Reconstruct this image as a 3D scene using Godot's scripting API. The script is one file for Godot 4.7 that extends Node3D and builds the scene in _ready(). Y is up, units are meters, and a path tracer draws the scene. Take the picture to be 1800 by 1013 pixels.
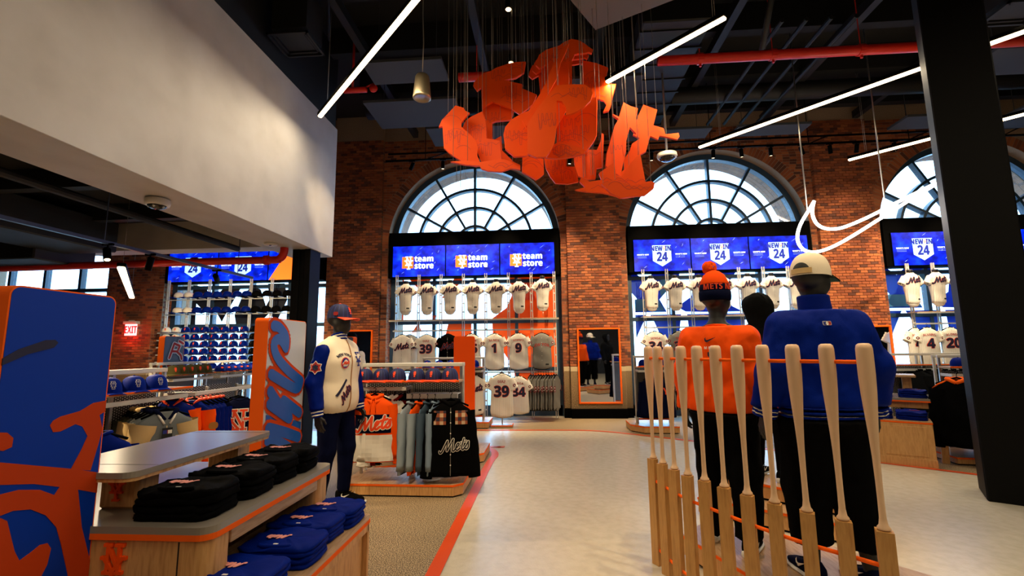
extends Node3D
# ---------------------------------------------------------------- helpers
const V0 := Vector3.ZERO
var M := {}
var used := {}
var rng := RandomNumberGenerator.new()
var fold := FastNoiseLite.new()

func numbered(n):
	if not used.has(n):
		used[n] = 0
		return n
	used[n] += 1
	return "%s_%03d" % [n, used[n]]

func tag(o, label, category, group = ""):
	o.set_meta("label", label)
	o.set_meta("category", category)
	if group != "":
		o.set_meta("group", group)
	return o

func thing(called, label, category, at = V0, turn = 0.0, group = ""):
	var o = Node3D.new()
	o.name = numbered(called)
	add_child(o)
	o.position = at
	o.rotation.y = turn
	return tag(o, label, category, group)

func obj(called, st, mat, parent = null, at = V0):
	var o = MeshInstance3D.new()
	o.mesh = st.commit() if st is SurfaceTool else st
	o.material_override = mat
	o.position = at
	if parent == null:
		o.name = numbered(called)
		add_child(o)
	else:
		o.name = called
		parent.add_child(o, true)
	return o

func struct(called, st, mat, parent = null):
	var o = obj(called, st, mat, parent)
	if parent == null:
		o.set_meta("kind", "structure")
	return o

func dup(root, at, turn, label = "", group = ""):
	var r = root.duplicate()
	r.name = numbered(String(root.name).rstrip("0123456789").trim_suffix("_"))
	add_child(r)
	r.position = at
	r.rotation.y = turn
	if label != "":
		r.set_meta("label", label)
	if group != "":
		r.set_meta("group", group)
	return r

func nst(smooth = true):
	var st = SurfaceTool.new()
	st.begin(Mesh.PRIMITIVE_TRIANGLES)
	st.set_smooth_group(0 if smooth else -1)
	return st

func fin(st):
	st.generate_normals()
	return st.commit()

func tri(st, a, b, c):
	st.add_vertex(a); st.add_vertex(c); st.add_vertex(b)

func quad(st, a, b, c, d):
	tri(st, a, b, c); tri(st, a, c, d)

func quv(st, a, b, c, d, u0 = 0.0, v0 = 0.0, u1 = 1.0, v1 = 1.0):
	var p = [a, b, c, a, c, d]
	var t = [Vector2(u0, v1), Vector2(u1, v1), Vector2(u1, v0), Vector2(u0, v1), Vector2(u1, v0), Vector2(u0, v0)]
	for i in [0, 2, 1, 3, 5, 4]:
		st.set_uv(t[i]); st.add_vertex(p[i])

# box with chamfered edges; st must be flat
func bx(st, c, s, r = 0.0, b = Basis()):
	var h = s / 2.0
	if r <= 0.0:
		var p = []
		for i in 8:
			p.append(c + b * Vector3(h.x if i & 1 else -h.x, h.y if i & 2 else -h.y, h.z if i & 4 else -h.z))
		quad(st, p[4], p[5], p[7], p[6]); quad(st, p[1], p[0], p[2], p[3])
		quad(st, p[5], p[1], p[3], p[7]); quad(st, p[0], p[4], p[6], p[2])
		quad(st, p[6], p[7], p[3], p[2]); quad(st, p[0], p[1], p[5], p[4])
		return
	r = minf(r, minf(h.x, minf(h.y, h.z)) * 0.9)
	var f = func(x, y, z, ax):
		var q = Vector3(x * (h.x - (0.0 if ax == 0 else r)), y * (h.y - (0.0 if ax == 1 else r)), z * (h.z - (0.0 if ax == 2 else r)))
		return c + b * q
	for sg in [-1, 1]:
		var o = [[-1, -1], [1, -1], [1, 1], [-1, 1]]
		if sg < 0:
			o.reverse()
		quad(st, f.call(sg, o[0][0], o[0][1], 0), f.call(sg, o[1][0], o[1][1], 0), f.call(sg, o[2][0], o[2][1], 0), f.call(sg, o[3][0], o[3][1], 0))
		quad(st, f.call(o[0][1], sg, o[0][0], 1), f.call(o[1][1], sg, o[1][0], 1), f.call(o[2][1], sg, o[2][0], 1), f.call(o[3][1], sg, o[3][0], 1))
		quad(st, f.call(o[0][0], o[0][1], sg, 2), f.call(o[1][0], o[1][1], sg, 2), f.call(o[2][0], o[2][1], sg, 2), f.call(o[3][0], o[3][1], sg, 2))
	for u in [-1, 1]:
		for v in [-1, 1]:
			var e = [[f.call(u, v, -1, 0), f.call(u, v, -1, 1), f.call(u, v, 1, 1), f.call(u, v, 1, 0)],
				[f.call(u, -1, v, 2), f.call(u, -1, v, 0), f.call(u, 1, v, 0), f.call(u, 1, v, 2)],
				[f.call(-1, u, v, 1), f.call(-1, u, v, 2), f.call(1, u, v, 2), f.call(1, u, v, 1)]]
			for k in 3:
				if u * v > 0:
					quad(st, e[k][0], e[k][1], e[k][2], e[k][3])
				else:
					quad(st, e[k][3], e[k][2], e[k][1], e[k][0])
			for w in [-1, 1]:
				var t = [f.call(u, v, w, 0), f.call(u, v, w, 1), f.call(u, v, w, 2)]
				if u * v * w > 0:
					tri(st, t[0], t[1], t[2])
				else:
					tri(st, t[0], t[2], t[1])

func box_mesh(s, r = 0.0):
	var st = nst(false)
	bx(st, V0, s, r)
	return fin(st)

func tube(st, pts, r, n = 8, r2 = -1.0):
	var rings = []
	var up = Vector3(0.3, 1, 0.2).normalized()
	for i in pts.size():
		var d = (pts[mini(i + 1, pts.size() - 1)] - pts[maxi(i - 1, 0)]).normalized()
		var x = up.cross(d)
		if x.length() < 0.05:
			x = Vector3(1, 0, 0).cross(d)
		x = x.normalized()
		up = d.cross(x)
		var rr = r if r2 < 0.0 else lerpf(r, r2, float(i) / maxi(pts.size() - 1, 1))
		var ring = []
		for k in n:
			var a = TAU * k / n
			ring.append(pts[i] + (x * cos(a) + up * sin(a)) * rr)
		rings.append(ring)
	loft(st, rings)

# rings run counter-clockwise seen from the END of the loft (looking back)
func loft(st, rings, caps = true, flip = false):
	for i in rings.size() - 1:
		var a = rings[i]
		var b = rings[i + 1]
		var n = a.size()
		for k in n:
			var k2 = (k + 1) % n
			if flip:
				quad(st, a[k2], a[k], b[k], b[k2])
			else:
				quad(st, a[k], a[k2], b[k2], b[k])
	if caps:
		for e in [0, rings.size() - 1]:
			var c = V0
			for p in rings[e]:
				c += p
			c /= rings[e].size()
			var n = rings[e].size()
			for k in n:
				if (e == 0) != flip:
					tri(st, c, rings[e][(k + 1) % n], rings[e][k])
				else:
					tri(st, c, rings[e][k], rings[e][(k + 1) % n])

# prof: Vector2(radius, y) from bottom to top
func lathe(st, prof, n = 20, at = V0, b = Basis(), sx = 1.0, sz = 1.0):
	var rings = []
	for p in prof:
		var ring = []
		for k in n:
			var a = -TAU * k / n
			ring.append(at + b * Vector3(cos(a) * p.x * sx, p.y, sin(a) * p.x * sz))
		rings.append(ring)
	loft(st, rings)

# polygon in the local xy plane, extruded along z from z0 to z1
func prism(st, poly, z0, z1, xf = Transform3D()):
	var pp = PackedVector2Array(poly)
	if Geometry2D.is_polygon_clockwise(pp):
		pp.reverse()
	var t = Geometry2D.triangulate_polygon(pp)
	for i in range(0, t.size(), 3):
		var a = pp[t[i]]; var b = pp[t[i + 1]]; var c = pp[t[i + 2]]
		if (b - a).cross(c - a) < 0:
			var s = b; b = c; c = s
		tri(st, xf * Vector3(a.x, a.y, z1), xf * Vector3(b.x, b.y, z1), xf * Vector3(c.x, c.y, z1))
		tri(st, xf * Vector3(a.x, a.y, z0), xf * Vector3(c.x, c.y, z0), xf * Vector3(b.x, b.y, z0))
	for i in pp.size():
		var a = pp[i]; var b = pp[(i + 1) % pp.size()]
		quad(st, xf * Vector3(a.x, a.y, z0), xf * Vector3(b.x, b.y, z0), xf * Vector3(b.x, b.y, z1), xf * Vector3(a.x, a.y, z1))

func rrect(w, h, r, n = 5):
	var p = PackedVector2Array()
	for c in [[1, 1, 0], [-1, 1, 1], [-1, -1, 2], [1, -1, 3]]:
		for i in n + 1:
			var a = (c[2] + float(i) / n) * PI / 2
			p.append(Vector2(c[0] * (w / 2 - r) + cos(a) * r, c[1] * (h / 2 - r) + sin(a) * r))
	return p

func arc(cx, cy, r, a0, a1, n):
	var p = PackedVector2Array()
	for i in n + 1:
		var a = lerpf(a0, a1, float(i) / n)
		p.append(Vector2(cx + cos(a) * r, cy + sin(a) * r))
	return p

# ring sector between two radii, extruded in z
func sector(st, cx, cy, r0, r1, a0, a1, z0, z1, n):
	var p = arc(cx, cy, r1, a0, a1, n)
	var q = arc(cx, cy, r0, a0, a1, n)
	q.reverse()
	p.append_array(q)
	prism(st, p, z0, z1)

func catmull(p, n = 6):
	var o = []
	for i in p.size() - 1:
		var a = p[maxi(i - 1, 0)]; var b = p[i]; var c = p[i + 1]; var d = p[mini(i + 2, p.size() - 1)]
		for k in n:
			var t = float(k) / n
			o.append(0.5 * ((2.0 * b) + (c - a) * t + (2.0 * a - 5.0 * b + 4.0 * c - d) * t * t + (3.0 * b - a - 3.0 * c + d) * t * t * t))
	o.append(p[-1])
	return o

# flat pen strokes in the xy plane with a small thickness
func stroke(st, pts, w, z = 0.0, th = 0.002, square = false):
	var z0 = z
	for i in pts.size() - 1:
		z = z0 + rise
		rise += 0.000012
		var a = pts[i]; var b = pts[i + 1]
		var d = (b - a).normalized() * w / 2
		var n = Vector2(-d.y, d.x)
		var e = d if square else V2Z
		var p = [a - n - e, b - n + e, b + n + e, a + n - e]
		var f = []
		var g = []
		for k in p:
			f.append(Vector3(k.x, k.y, z + th)); g.append(Vector3(k.x, k.y, z))
		quad(st, f[0], f[1], f[2], f[3])
		for k in 4:
			quad(st, g[k], g[(k + 1) % 4], f[(k + 1) % 4], f[k])
	if not square:
		for c in pts:
			z = z0 + rise
			rise += 0.000012
			var m = 7
			for k in m:
				var a0 = TAU * k / m; var a1 = TAU * (k + 1) / m
				tri(st, Vector3(c.x, c.y, z + th), Vector3(c.x + cos(a0) * w / 2, c.y + sin(a0) * w / 2, z + th), Vector3(c.x + cos(a1) * w / 2, c.y + sin(a1) * w / 2, z + th))
const V2Z := Vector2.ZERO
var rise := 0.0   # keeps crossing strokes from lying in one plane

func strokes(list, w, z, th, square = false):
	var st = nst(false)
	rise = 0.0
	for s in list:
		stroke(st, s, w, z, th, square)
	return fin(st)

# moves every vertex of a mesh with a function
func bent(mesh, f):
	var am = ArrayMesh.new()
	for s in mesh.get_surface_count():
		var a = mesh.surface_get_arrays(s)
		var v = a[Mesh.ARRAY_VERTEX]
		for i in v.size():
			v[i] = f.call(v[i])
		a[Mesh.ARRAY_VERTEX] = v
		var st = SurfaceTool.new()
		st.begin(Mesh.PRIMITIVE_TRIANGLES)
		st.set_smooth_group(-1)
		var ix = a[Mesh.ARRAY_INDEX]
		if ix != null and ix.size() > 0:
			for k in ix:
				st.add_vertex(v[k])
		else:
			for q in v:
				st.add_vertex(q)
		st.generate_normals()
		st.commit(am)
	return am

var fonts := {}
func text(s, h, depth = 0.002, serif = false, bold = true):
	var key = "%s%s" % [serif, bold]
	if not fonts.has(key):
		var f = SystemFont.new()
		f.font_names = PackedStringArray(["Droid Serif" if serif else "Droid Sans"])
		f.font_weight = 700 if bold else 400
		fonts[key] = f
	var t = TextMesh.new()
	t.font = fonts[key]
	t.font_size = 64
	t.text = s
	t.pixel_size = h / 46.0
	t.depth = depth
	t.curve_step = 2.0
	return t

# text bent along an arch: radius > 0 arches upward
func arched(s, h, radius, depth = 0.002, serif = false):
	var t = text(s, h, depth, serif)
	var am = ArrayMesh.new()
	am.add_surface_from_arrays(Mesh.PRIMITIVE_TRIANGLES, t.get_mesh_arrays())
	return bent(am, func(v):
		var a = v.x / radius
		return Vector3(sin(a) * (radius + v.y), cos(a) * (radius + v.y) - radius, v.z))

func as_array(t):
	var am = ArrayMesh.new()
	am.add_surface_from_arrays(Mesh.PRIMITIVE_TRIANGLES, t.get_mesh_arrays())
	return am

# heavier lettering: the same outline laid five times, a hair apart
func bold(m, e):
	var l = []
	var k = 0
	for d in [V2Z, Vector2(e, 0), Vector2(-e, 0), Vector2(0, e), Vector2(0, -e), Vector2(e, e) * 0.7, Vector2(-e, -e) * 0.7, Vector2(e, -e) * 0.7, Vector2(-e, e) * 0.7]:
		l.append([m, Transform3D(Basis(), Vector3(d.x, d.y, k * 0.00003))])
		k += 1
	return join(l)

func join(list):   # [[mesh, Transform3D], ...] into one mesh
	var st = SurfaceTool.new()
	st.begin(Mesh.PRIMITIVE_TRIANGLES)
	for m in list:
		for s in m[0].get_surface_count():
			st.append_from(m[0], s, m[1])
	return st.commit()

# ---------------------------------------------------------------- distance fields meshed as surface nets
# bones: [a, b, ra, rb]; planes: [normal, offset] keeps the side where n.p < offset
func blob(bones, cell, k = 0.03, inflate = 0.0, planes = [], wrinkle = 0.0, freq = 9.0, into = null):
	var lo = Vector3(1e9, 1e9, 1e9)
	var hi = -lo
	for b in bones:
		var r = maxf(b[2], b[3]) + inflate + cell * 2 + wrinkle
		for e in [b[0], b[1]]:
			lo = lo.min(e - Vector3(r, r, r)); hi = hi.max(e + Vector3(r, r, r))
	for p in planes:
		for ax in 3:
			if absf(p[0][ax]) > 0.999:
				if p[0][ax] > 0:
					hi[ax] = minf(hi[ax], p[1] + cell * 2)
				else:
					lo[ax] = maxf(lo[ax], -p[1] - cell * 2)
	var nx = int((hi.x - lo.x) / cell) + 2
	var ny = int((hi.y - lo.y) / cell) + 2
	var nz = int((hi.z - lo.z) / cell) + 2
	var f = PackedFloat32Array()
	f.resize(nx * ny * nz)
	f.fill(1.0)
	for b in bones:
		var a = b[0]; var ba = b[1] - b[0]
		var bb = maxf(ba.dot(ba), 1e-9)
		var ra = b[2] + inflate; var dr = b[3] - b[2]
		var r = maxf(b[2], b[3]) + inflate + k + cell * 1.5
		var l2 = ((b[0].min(b[1]) - Vector3(r, r, r) - lo) / cell).floor()
		var h2 = ((b[0].max(b[1]) + Vector3(r, r, r) - lo) / cell).ceil()
		for z in range(maxi(0, int(l2.z)), mini(nz, int(h2.z) + 1)):
			for y in range(maxi(0, int(l2.y)), mini(ny, int(h2.y) + 1)):
				var row = (z * ny + y) * nx
				for x in range(maxi(0, int(l2.x)), mini(nx, int(h2.x) + 1)):
					var p = lo + Vector3(x, y, z) * cell - a
					var t = clampf(p.dot(ba) / bb, 0.0, 1.0)
					var d = (p - ba * t).length() - ra - dr * t
					var o = f[row + x]
					var h = k - absf(o - d)
					f[row + x] = minf(o, d) - (h * h / (4.0 * k) if h > 0.0 else 0.0)
	if wrinkle > 0.0 or planes.size() > 0:
		fold.frequency = freq
		for z in nz:
			for y in ny:
				var row = (z * ny + y) * nx
				for x in nx:
					var d = f[row + x]
					if d < 0.06:
						var p = lo + Vector3(x, y, z) * cell
						if wrinkle > 0.0:
							d += wrinkle * fold.get_noise_3d(p.x, p.y * 0.55, p.z)
						for pl in planes:
							d = maxf(d, pl[0].dot(p) - pl[1])
						f[row + x] = d
	var ids = PackedInt32Array()
	ids.resize(nx * ny * nz)
	ids.fill(-1)
	var verts = PackedVector3Array()
	var st = nst(true) if into == null else into
	var off = [0, 1, nx, nx + 1, nx * ny, nx * ny + 1, nx * ny + nx, nx * ny + nx + 1]
	for z in nz - 1:
		for y in ny - 1:
			var i = (z * ny + y) * nx - 1
			for x in nx - 1:
				i += 1
				var d0 = f[i]
				if absf(d0) > cell * 2.2:
					continue
				var m = 0
				for c in 8:
					if f[i + off[c]] < 0.0:
						m |= 1 << c
				if m == 0 or m == 255:
					continue
				var s = V0
				var n = 0
				for e in [[0, 1], [2, 3], [4, 5], [6, 7], [0, 2], [1, 3], [4, 6], [5, 7], [0, 4], [1, 5], [2, 6], [3, 7]]:
					if ((m >> e[0]) & 1) != ((m >> e[1]) & 1):
						var fa = f[i + off[e[0]]]; var fb = f[i + off[e[1]]]
						var t = fa / (fa - fb)
						var pa = Vector3(e[0] & 1, (e[0] >> 1) & 1, e[0] >> 2)
						var pb = Vector3(e[1] & 1, (e[1] >> 1) & 1, e[1] >> 2)
						s += pa.lerp(pb, t); n += 1
				ids[i] = verts.size()
				verts.append(lo + (Vector3(x, y, z) + s / n) * cell)
	var sy = nx
	var sz = nx * ny
	for z in range(1, nz - 1):
		for y in range(1, ny - 1):
			for x in range(1, nx - 1):
				var i = z * sz + y * sy + x
				if ids[i] < 0:
					continue
				var s0 = f[i] < 0.0
				for ax in 3:
					var j = i + (1 if ax == 0 else (sy if ax == 1 else sz))
					if (f[j] < 0.0) == s0:
						continue
					var u = sy if ax == 0 else (sz if ax == 1 else 1)
					var v = sz if ax == 0 else (1 if ax == 1 else sy)
					var q = [ids[i], ids[i - u], ids[i - u - v], ids[i - v]]
					if q.min() < 0:
						continue
					if s0:
						quad(st, verts[q[0]], verts[q[1]], verts[q[2]], verts[q[3]])
					else:
						quad(st, verts[q[3]], verts[q[2]], verts[q[1]], verts[q[0]])
	if into != null:
		return null
	return fin(st)

func field(p, bones, k, inflate):
	var o = 1.0
	for b in bones:
		var ba = b[1] - b[0]
		var t = clampf((p - b[0]).dot(ba) / maxf(ba.dot(ba), 1e-9), 0.0, 1.0)
		var d = (p - b[0] - ba * t).length() - lerpf(b[2], b[3], t) - inflate
		var h = k - absf(o - d)
		o = minf(o, d) - (h * h / (4.0 * k) if h > 0.0 else 0.0)
	return o

# lays a flat mesh (in its own xy plane, placed by xf, facing xf.basis.z) onto a field
func laid(mesh, xf, bones, k, inflate):
	var n = -xf.basis.z
	var m = mesh if mesh is ArrayMesh else as_array(mesh)
	return bent(m, func(v):
		var p = xf * Vector3(v.x, v.y, 0)
		for i in 14:
			var d = field(p, bones, k, inflate)
			if absf(d) < 0.0006:
				break
			p += n * d * 0.9
		return p - n * v.z)

# ---------------------------------------------------------------- materials
func mat(name, c, rough = 0.7, metal = 0.0):
	var m = StandardMaterial3D.new()
	m.resource_name = name
	m.albedo_color = c if c is Color else Color(c)
	m.roughness = rough
	m.metallic = metal
	M[name] = m
	return m

func glow(name, c, e):
	var m = mat(name, c, 0.6)
	m.emission_enabled = true
	m.emission = m.albedo_color
	m.emission_energy_multiplier = e
	return m

func noise_tex(freq, size = 256, ramp = null, type = FastNoiseLite.TYPE_SIMPLEX_SMOOTH, nm = 0.0, oct = 4, sd = 1):
	var t = NoiseTexture2D.new()
	t.width = size; t.height = size
	t.seamless = true
	var n = FastNoiseLite.new()
	n.noise_type = type
	n.frequency = freq
	n.fractal_octaves = oct
	n.seed = sd
	t.noise = n
	if nm > 0.0:
		t.as_normal_map = true
		t.bump_strength = nm
	elif ramp != null:
		var g = Gradient.new()
		g.offsets = PackedFloat32Array(ramp[0])
		g.colors = PackedColorArray(ramp[1])
		t.color_ramp = g
	return t

func tri_map(m, s, world = true):
	m.uv1_triplanar = true
	m.uv1_world_triplanar = world
	m.uv1_scale = s if s is Vector3 else Vector3(s, s, s)

func materials():
	var cloth_n = noise_tex(0.09, 256, null, FastNoiseLite.TYPE_SIMPLEX_SMOOTH, 3.0, 3, 5)
	# floors
	var m = mat("aisle", Color(0.82, 0.79, 0.72), 0.27)
	m.albedo_texture = noise_tex(0.02, 512, [[0.0, 0.45, 1.0], [Color(0.93, 0.925, 0.91), Color(0.97, 0.965, 0.955), Color(1, 1, 1)]], FastNoiseLite.TYPE_SIMPLEX_SMOOTH, 0.0, 5, 2)
	m.normal_enabled = true
	m.normal_texture = noise_tex(0.12, 512, null, FastNoiseLite.TYPE_SIMPLEX_SMOOTH, 2.2, 3, 3)
	m.normal_scale = 0.13
	tri_map(m, 0.9)
	m = mat("speckle", Color(0.80, 0.74, 0.64), 0.5)
	m.albedo_texture = noise_tex(0.22, 512, [[0.30, 0.42, 0.50, 0.62, 0.8], [Color(0.28, 0.24, 0.2), Color(0.55, 0.5, 0.43), Color(0.72, 0.67, 0.6), Color(0.9, 0.86, 0.79), Color(1, 0.97, 0.92)]], FastNoiseLite.TYPE_SIMPLEX, 0.0, 2, 7)
	tri_map(m, 0.72)
	m = mat("aggregate", Color(0.72, 0.63, 0.49), 0.8)
	m.albedo_texture = noise_tex(0.2, 512, [[0.25, 0.42, 0.5, 0.6, 0.8], [Color(0.3, 0.25, 0.2), Color(0.62, 0.56, 0.48), Color(0.78, 0.72, 0.64), Color(0.92, 0.86, 0.78), Color(1, 0.98, 0.94)]], FastNoiseLite.TYPE_SIMPLEX, 0.0, 2, 9)
	tri_map(m, 0.6)
	mat("limestone", Color(0.74, 0.66, 0.52), 0.8)
	mat("stripe", Color(0.86, 0.31, 0.13), 0.35)
	# walls
	m = mat("mortar", Color(0.60, 0.50, 0.41), 0.95)
	m.albedo_texture = noise_tex(0.1, 256, [[0.0, 1.0], [Color(0.85, 0.84, 0.82), Color(1, 1, 1)]])
	tri_map(m, 1.5)
	m = mat("brick", Color(1, 1, 1), 0.85)
	m.vertex_color_use_as_albedo = true
	for i in BRICKS.size():
		mat("brick%d" % i, BRICKS[i], 0.85)
	m = mat("plaster", Color(0.76, 0.745, 0.725), 0.62)
	m.albedo_texture = noise_tex(0.006, 512, [[0.0, 0.5, 1.0], [Color(0.9, 0.89, 0.88), Color(0.96, 0.955, 0.95), Color(1, 1, 1)]], FastNoiseLite.TYPE_SIMPLEX_SMOOTH, 0.0, 6, 4)
	tri_map(m, 0.35)
	mat("black_wall", Color(0.035, 0.036, 0.04), 0.7)
	mat("deck", Color(0.022, 0.022, 0.025), 0.85)
	mat("duct", Color(0.022, 0.024, 0.029), 0.65)
	mat("black", Color(0.014, 0.014, 0.017), 0.6).metallic_specular = 0.12
	mat("column", Color(0.022, 0.022, 0.025), 0.6).metallic_specular = 0.25
	mat("acoustic", Color(0.20, 0.215, 0.24), 0.9)
	mat("pale_panel", Color(0.42, 0.41, 0.40), 0.9)
	mat("frame", Color(0.13, 0.225, 0.31), 0.4)
	m = mat("glass", Color(0.9, 0.96, 1.0, 0.06), 0.03)
	m.transparency = BaseMaterial3D.TRANSPARENCY_ALPHA
	for f in [["film_orange", Color(0.95, 0.44, 0.13)], ["film_blue", Color(0.06, 0.28, 0.70)], ["film_sky", Color(0.28, 0.54, 0.70)], ["film_dark", Color(0.03, 0.05, 0.09)], ["film_pink", Color(0.9, 0.38, 0.25)]]:
		m = mat(f[0], f[1], 0.6)
		m.backlight_enabled = true
		m.backlight = f[1]
	mat("pavement", Color(0.6, 0.6, 0.6), 0.9)
	# metals, plastics, wood
	mat("white_metal", Color(0.78, 0.77, 0.74), 0.4)
	mat("steel", Color(0.72, 0.71, 0.69), 0.3, 0.9)
	mat("speaker_metal", Color(0.66, 0.6, 0.48), 0.35, 0.85)
	mat("cable", Color(0.62, 0.6, 0.56), 0.4, 0.6)
	mat("white_plastic", Color(0.82, 0.81, 0.78), 0.5)
	mat("dark_glass", Color(0.02, 0.02, 0.025), 0.1)
	mat("red_pipe", Color(0.80, 0.13, 0.05), 0.4)
	mat("orange", Color(0.96, 0.32, 0.02), 0.55).metallic_specular = 0.3
	mat("orange_deep", Color(0.80, 0.22, 0.02), 0.6)
	mat("orange_edge", Color(0.95, 0.39, 0.11), 0.55).metallic_specular = 0.12
	var wood = noise_tex(0.02, 512, [[0.0, 0.35, 0.6, 1.0], [Color(0.80, 0.72, 0.62), Color(0.93, 0.89, 0.83), Color(1, 0.98, 0.95), Color(0.88, 0.82, 0.74)]], FastNoiseLite.TYPE_SIMPLEX_SMOOTH, 0.0, 5, 11)
	m = mat("oak", Color(0.82, 0.64, 0.42), 0.5)
	m.albedo_texture = wood
	tri_map(m, Vector3(3.0, 0.35, 3.0))
	m = mat("oak_top", Color(0.72, 0.60, 0.47), 0.35)
	m.albedo_texture = wood
	tri_map(m, Vector3(3.0, 3.0, 0.35))
	m = mat("maple", Color(0.88, 0.74, 0.60), 0.32)
	m.albedo_texture = noise_tex(0.02, 256, [[0.0, 0.5, 1.0], [Color(0.93, 0.90, 0.87), Color(0.98, 0.97, 0.96), Color(1, 1, 1)]], FastNoiseLite.TYPE_SIMPLEX_SMOOTH, 0.0, 4, 15)
	tri_map(m, Vector3(4.0, 0.3, 4.0))
	m = mat("post_oak", Color(0.76, 0.58, 0.34), 0.45)
	m.albedo_texture = wood
	tri_map(m, Vector3(5.0, 0.4, 5.0))
	m = mat("table_top", Color(0.52, 0.49, 0.45), 0.24)
	mat("dark_wood", Color(0.12, 0.085, 0.06), 0.6)
	m = mat("perforated", Color(1, 1, 1), 0.5)
	var im = Image.create(32, 32, false, Image.FORMAT_RGB8)
	im.fill(Color(0.05, 0.05, 0.055))
	for y in 32:
		for x in 32:
			var p = Vector2(x % 16 - 8, (y + (8 if x >= 16 else 0)) % 16 - 8)
			if p.length() < 4.2:
				im.set_pixel(x, y, Color(0.72, 0.7, 0.68))
	m.albedo_texture = ImageTexture.create_from_image(im)
	tri_map(m, Vector3(22, 22, 22), false)
	m = mat("mirror", Color(0.9, 0.9, 0.9), 0.02, 1.0)
	# lights
	glow("led", Color(1.0, 0.86, 0.66), 4.5)
	glow("bulb", Color(1.0, 0.84, 0.62), 3.0)
	glow("neon", Color(1.0, 0.97, 0.93), 3.2)
	glow("exit_red", Color(0.9, 0.06, 0.08), 1.3)
	glow("exit_white", Color(1.0, 0.75, 0.75), 0.8)
	glow("screen_white", Color(0.88, 0.95, 1.0), 1.0)
	glow("screen_navy", Color(0.03, 0.10, 0.50), 0.7)
	glow("screen_orange", Color(0.95, 0.42, 0.12), 0.9)
	glow("screen_streak", Color(0.45, 0.55, 1.0), 0.6)
	glow("screen_ice", Color(0.62, 0.82, 0.98), 0.8)
	var scr = noise_tex(0.012, 512, [[0.0, 0.35, 0.55, 0.75, 1.0], [Color(0.0, 0.03, 0.42), Color(0.0, 0.07, 0.62), Color(0.0, 0.12, 0.86), Color(0.02, 0.2, 0.95), Color(0.1, 0.32, 1.0)]], FastNoiseLite.TYPE_CELLULAR, 0.0, 3, 21)
	m = mat("screen", Color(0.01, 0.02, 0.08), 0.25)
	m.emission_enabled = true
	m.emission = Color(1, 1, 1)
	m.emission_operator = BaseMaterial3D.EMISSION_OP_MULTIPLY
	m.emission_texture = scr
	m.emission_energy_multiplier = 1.0
	# cloth
	var cloths = {"white_cloth": Color(0.92, 0.90, 0.86), "cream": Color(0.92, 0.87, 0.78), "royal": Color(0.0, 0.105, 0.47), "navy": Color(0.02, 0.04, 0.15), "navy_satin": Color(0.01, 0.09, 0.42),
		"black_cloth": Color(0.012, 0.012, 0.014), "grey_cloth": Color(0.50, 0.49, 0.47), "heather": Color(0.42, 0.44, 0.45), "orange_cloth": Color(0.97, 0.33, 0.06), "orange_knit": Color(0.92, 0.30, 0.06), "tan": Color(0.80, 0.68, 0.48),
		"denim": Color(0.48, 0.56, 0.64), "dark_denim": Color(0.10, 0.16, 0.25), "grey_denim": Color(0.27, 0.34, 0.41), "pale_denim": Color(0.58, 0.64, 0.69), "olive": Color(0.30, 0.28, 0.16), "red_cloth": Color(0.45, 0.07, 0.06), "sky_cloth": Color(0.22, 0.46, 0.76), "charcoal": Color(0.06, 0.065, 0.07), "sage": Color(0.36, 0.38, 0.30)}
	for n in cloths:
		m = mat(n, cloths[n], 0.85)
		m.normal_enabled = true
		m.normal_texture = cloth_n
		m.normal_scale = 0.25
		m.metallic_specular = 0.16
		tri_map(m, 5.0, false)
	M.navy_satin.roughness = 0.45
	M.royal.roughness = 0.6
	M.orange_cloth.roughness = 0.6
	im = Image.create(256, 8, false, Image.FORMAT_RGB8)
	im.fill(Color(0.93, 0.91, 0.87))
	for i in 16:
		im.fill_rect(Rect2i(i * 16, 0, 2, 8), Color(0.60, 0.58, 0.62))
	var pin = ImageTexture.create_from_image(im)
	m = mat("pinstripe", Color(1, 1, 1), 0.8)
	m.albedo_texture = pin
	im = Image.create(256, 8, false, Image.FORMAT_RGB8)
	im.fill(Color(0.02, 0.07, 0.28))
	for i in 16:
		im.fill_rect(Rect2i(i * 16, 0, 2, 8), Color(0.15, 0.22, 0.48))
	m = mat("cap_pinstripe", Color(1, 1, 1), 0.7)
	m.albedo_texture = ImageTexture.create_from_image(im)
	im = Image.create(64, 64, false, Image.FORMAT_RGB8)
	for y in 64:
		for x in 64:
			var a = int(x / 16) % 2; var b = int(y / 16) % 2
			var c = Color(0.10, 0.12, 0.2)
			if a + b == 2:
				c = Color(0.78, 0.68, 0.55)
			elif a + b == 1:
				c = Color(0.55, 0.27, 0.14)
			im.set_pixel(x, y, c)
	m = mat("plaid", Color(1, 1, 1), 0.85)
	m.albedo_texture = ImageTexture.create_from_image(im)
	tri_map(m, 7.0, false)
	M.pom = M.orange_knit
	# flat prints
	mat("ink_navy", Color(0.03, 0.04, 0.20), 0.7)
	mat("ink_royal", Color(0.04, 0.12, 0.48), 0.6)
	mat("ink_orange", Color(0.93, 0.27, 0.06), 0.6)
	mat("ink_red", Color(0.62, 0.10, 0.10), 0.7)
	mat("ink_white", Color(0.90, 0.88, 0.84), 0.7)
	mat("ink_pink", Color(0.93, 0.62, 0.58), 0.7)
	mat("ink_tan", Color(0.86, 0.76, 0.55), 0.7)
	mat("ink_black", Color(0.02, 0.02, 0.022), 0.7)
	mat("ink_gold", Color(0.62, 0.40, 0.12), 0.7)
	mat("print_blue", Color(0.01, 0.20, 0.62), 0.45).metallic_specular = 0.25
	mat("print_rust", Color(0.72, 0.24, 0.08), 0.7).metallic_specular = 0.2
	mat("print_ash", Color(0.72, 0.74, 0.78), 0.35)
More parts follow.
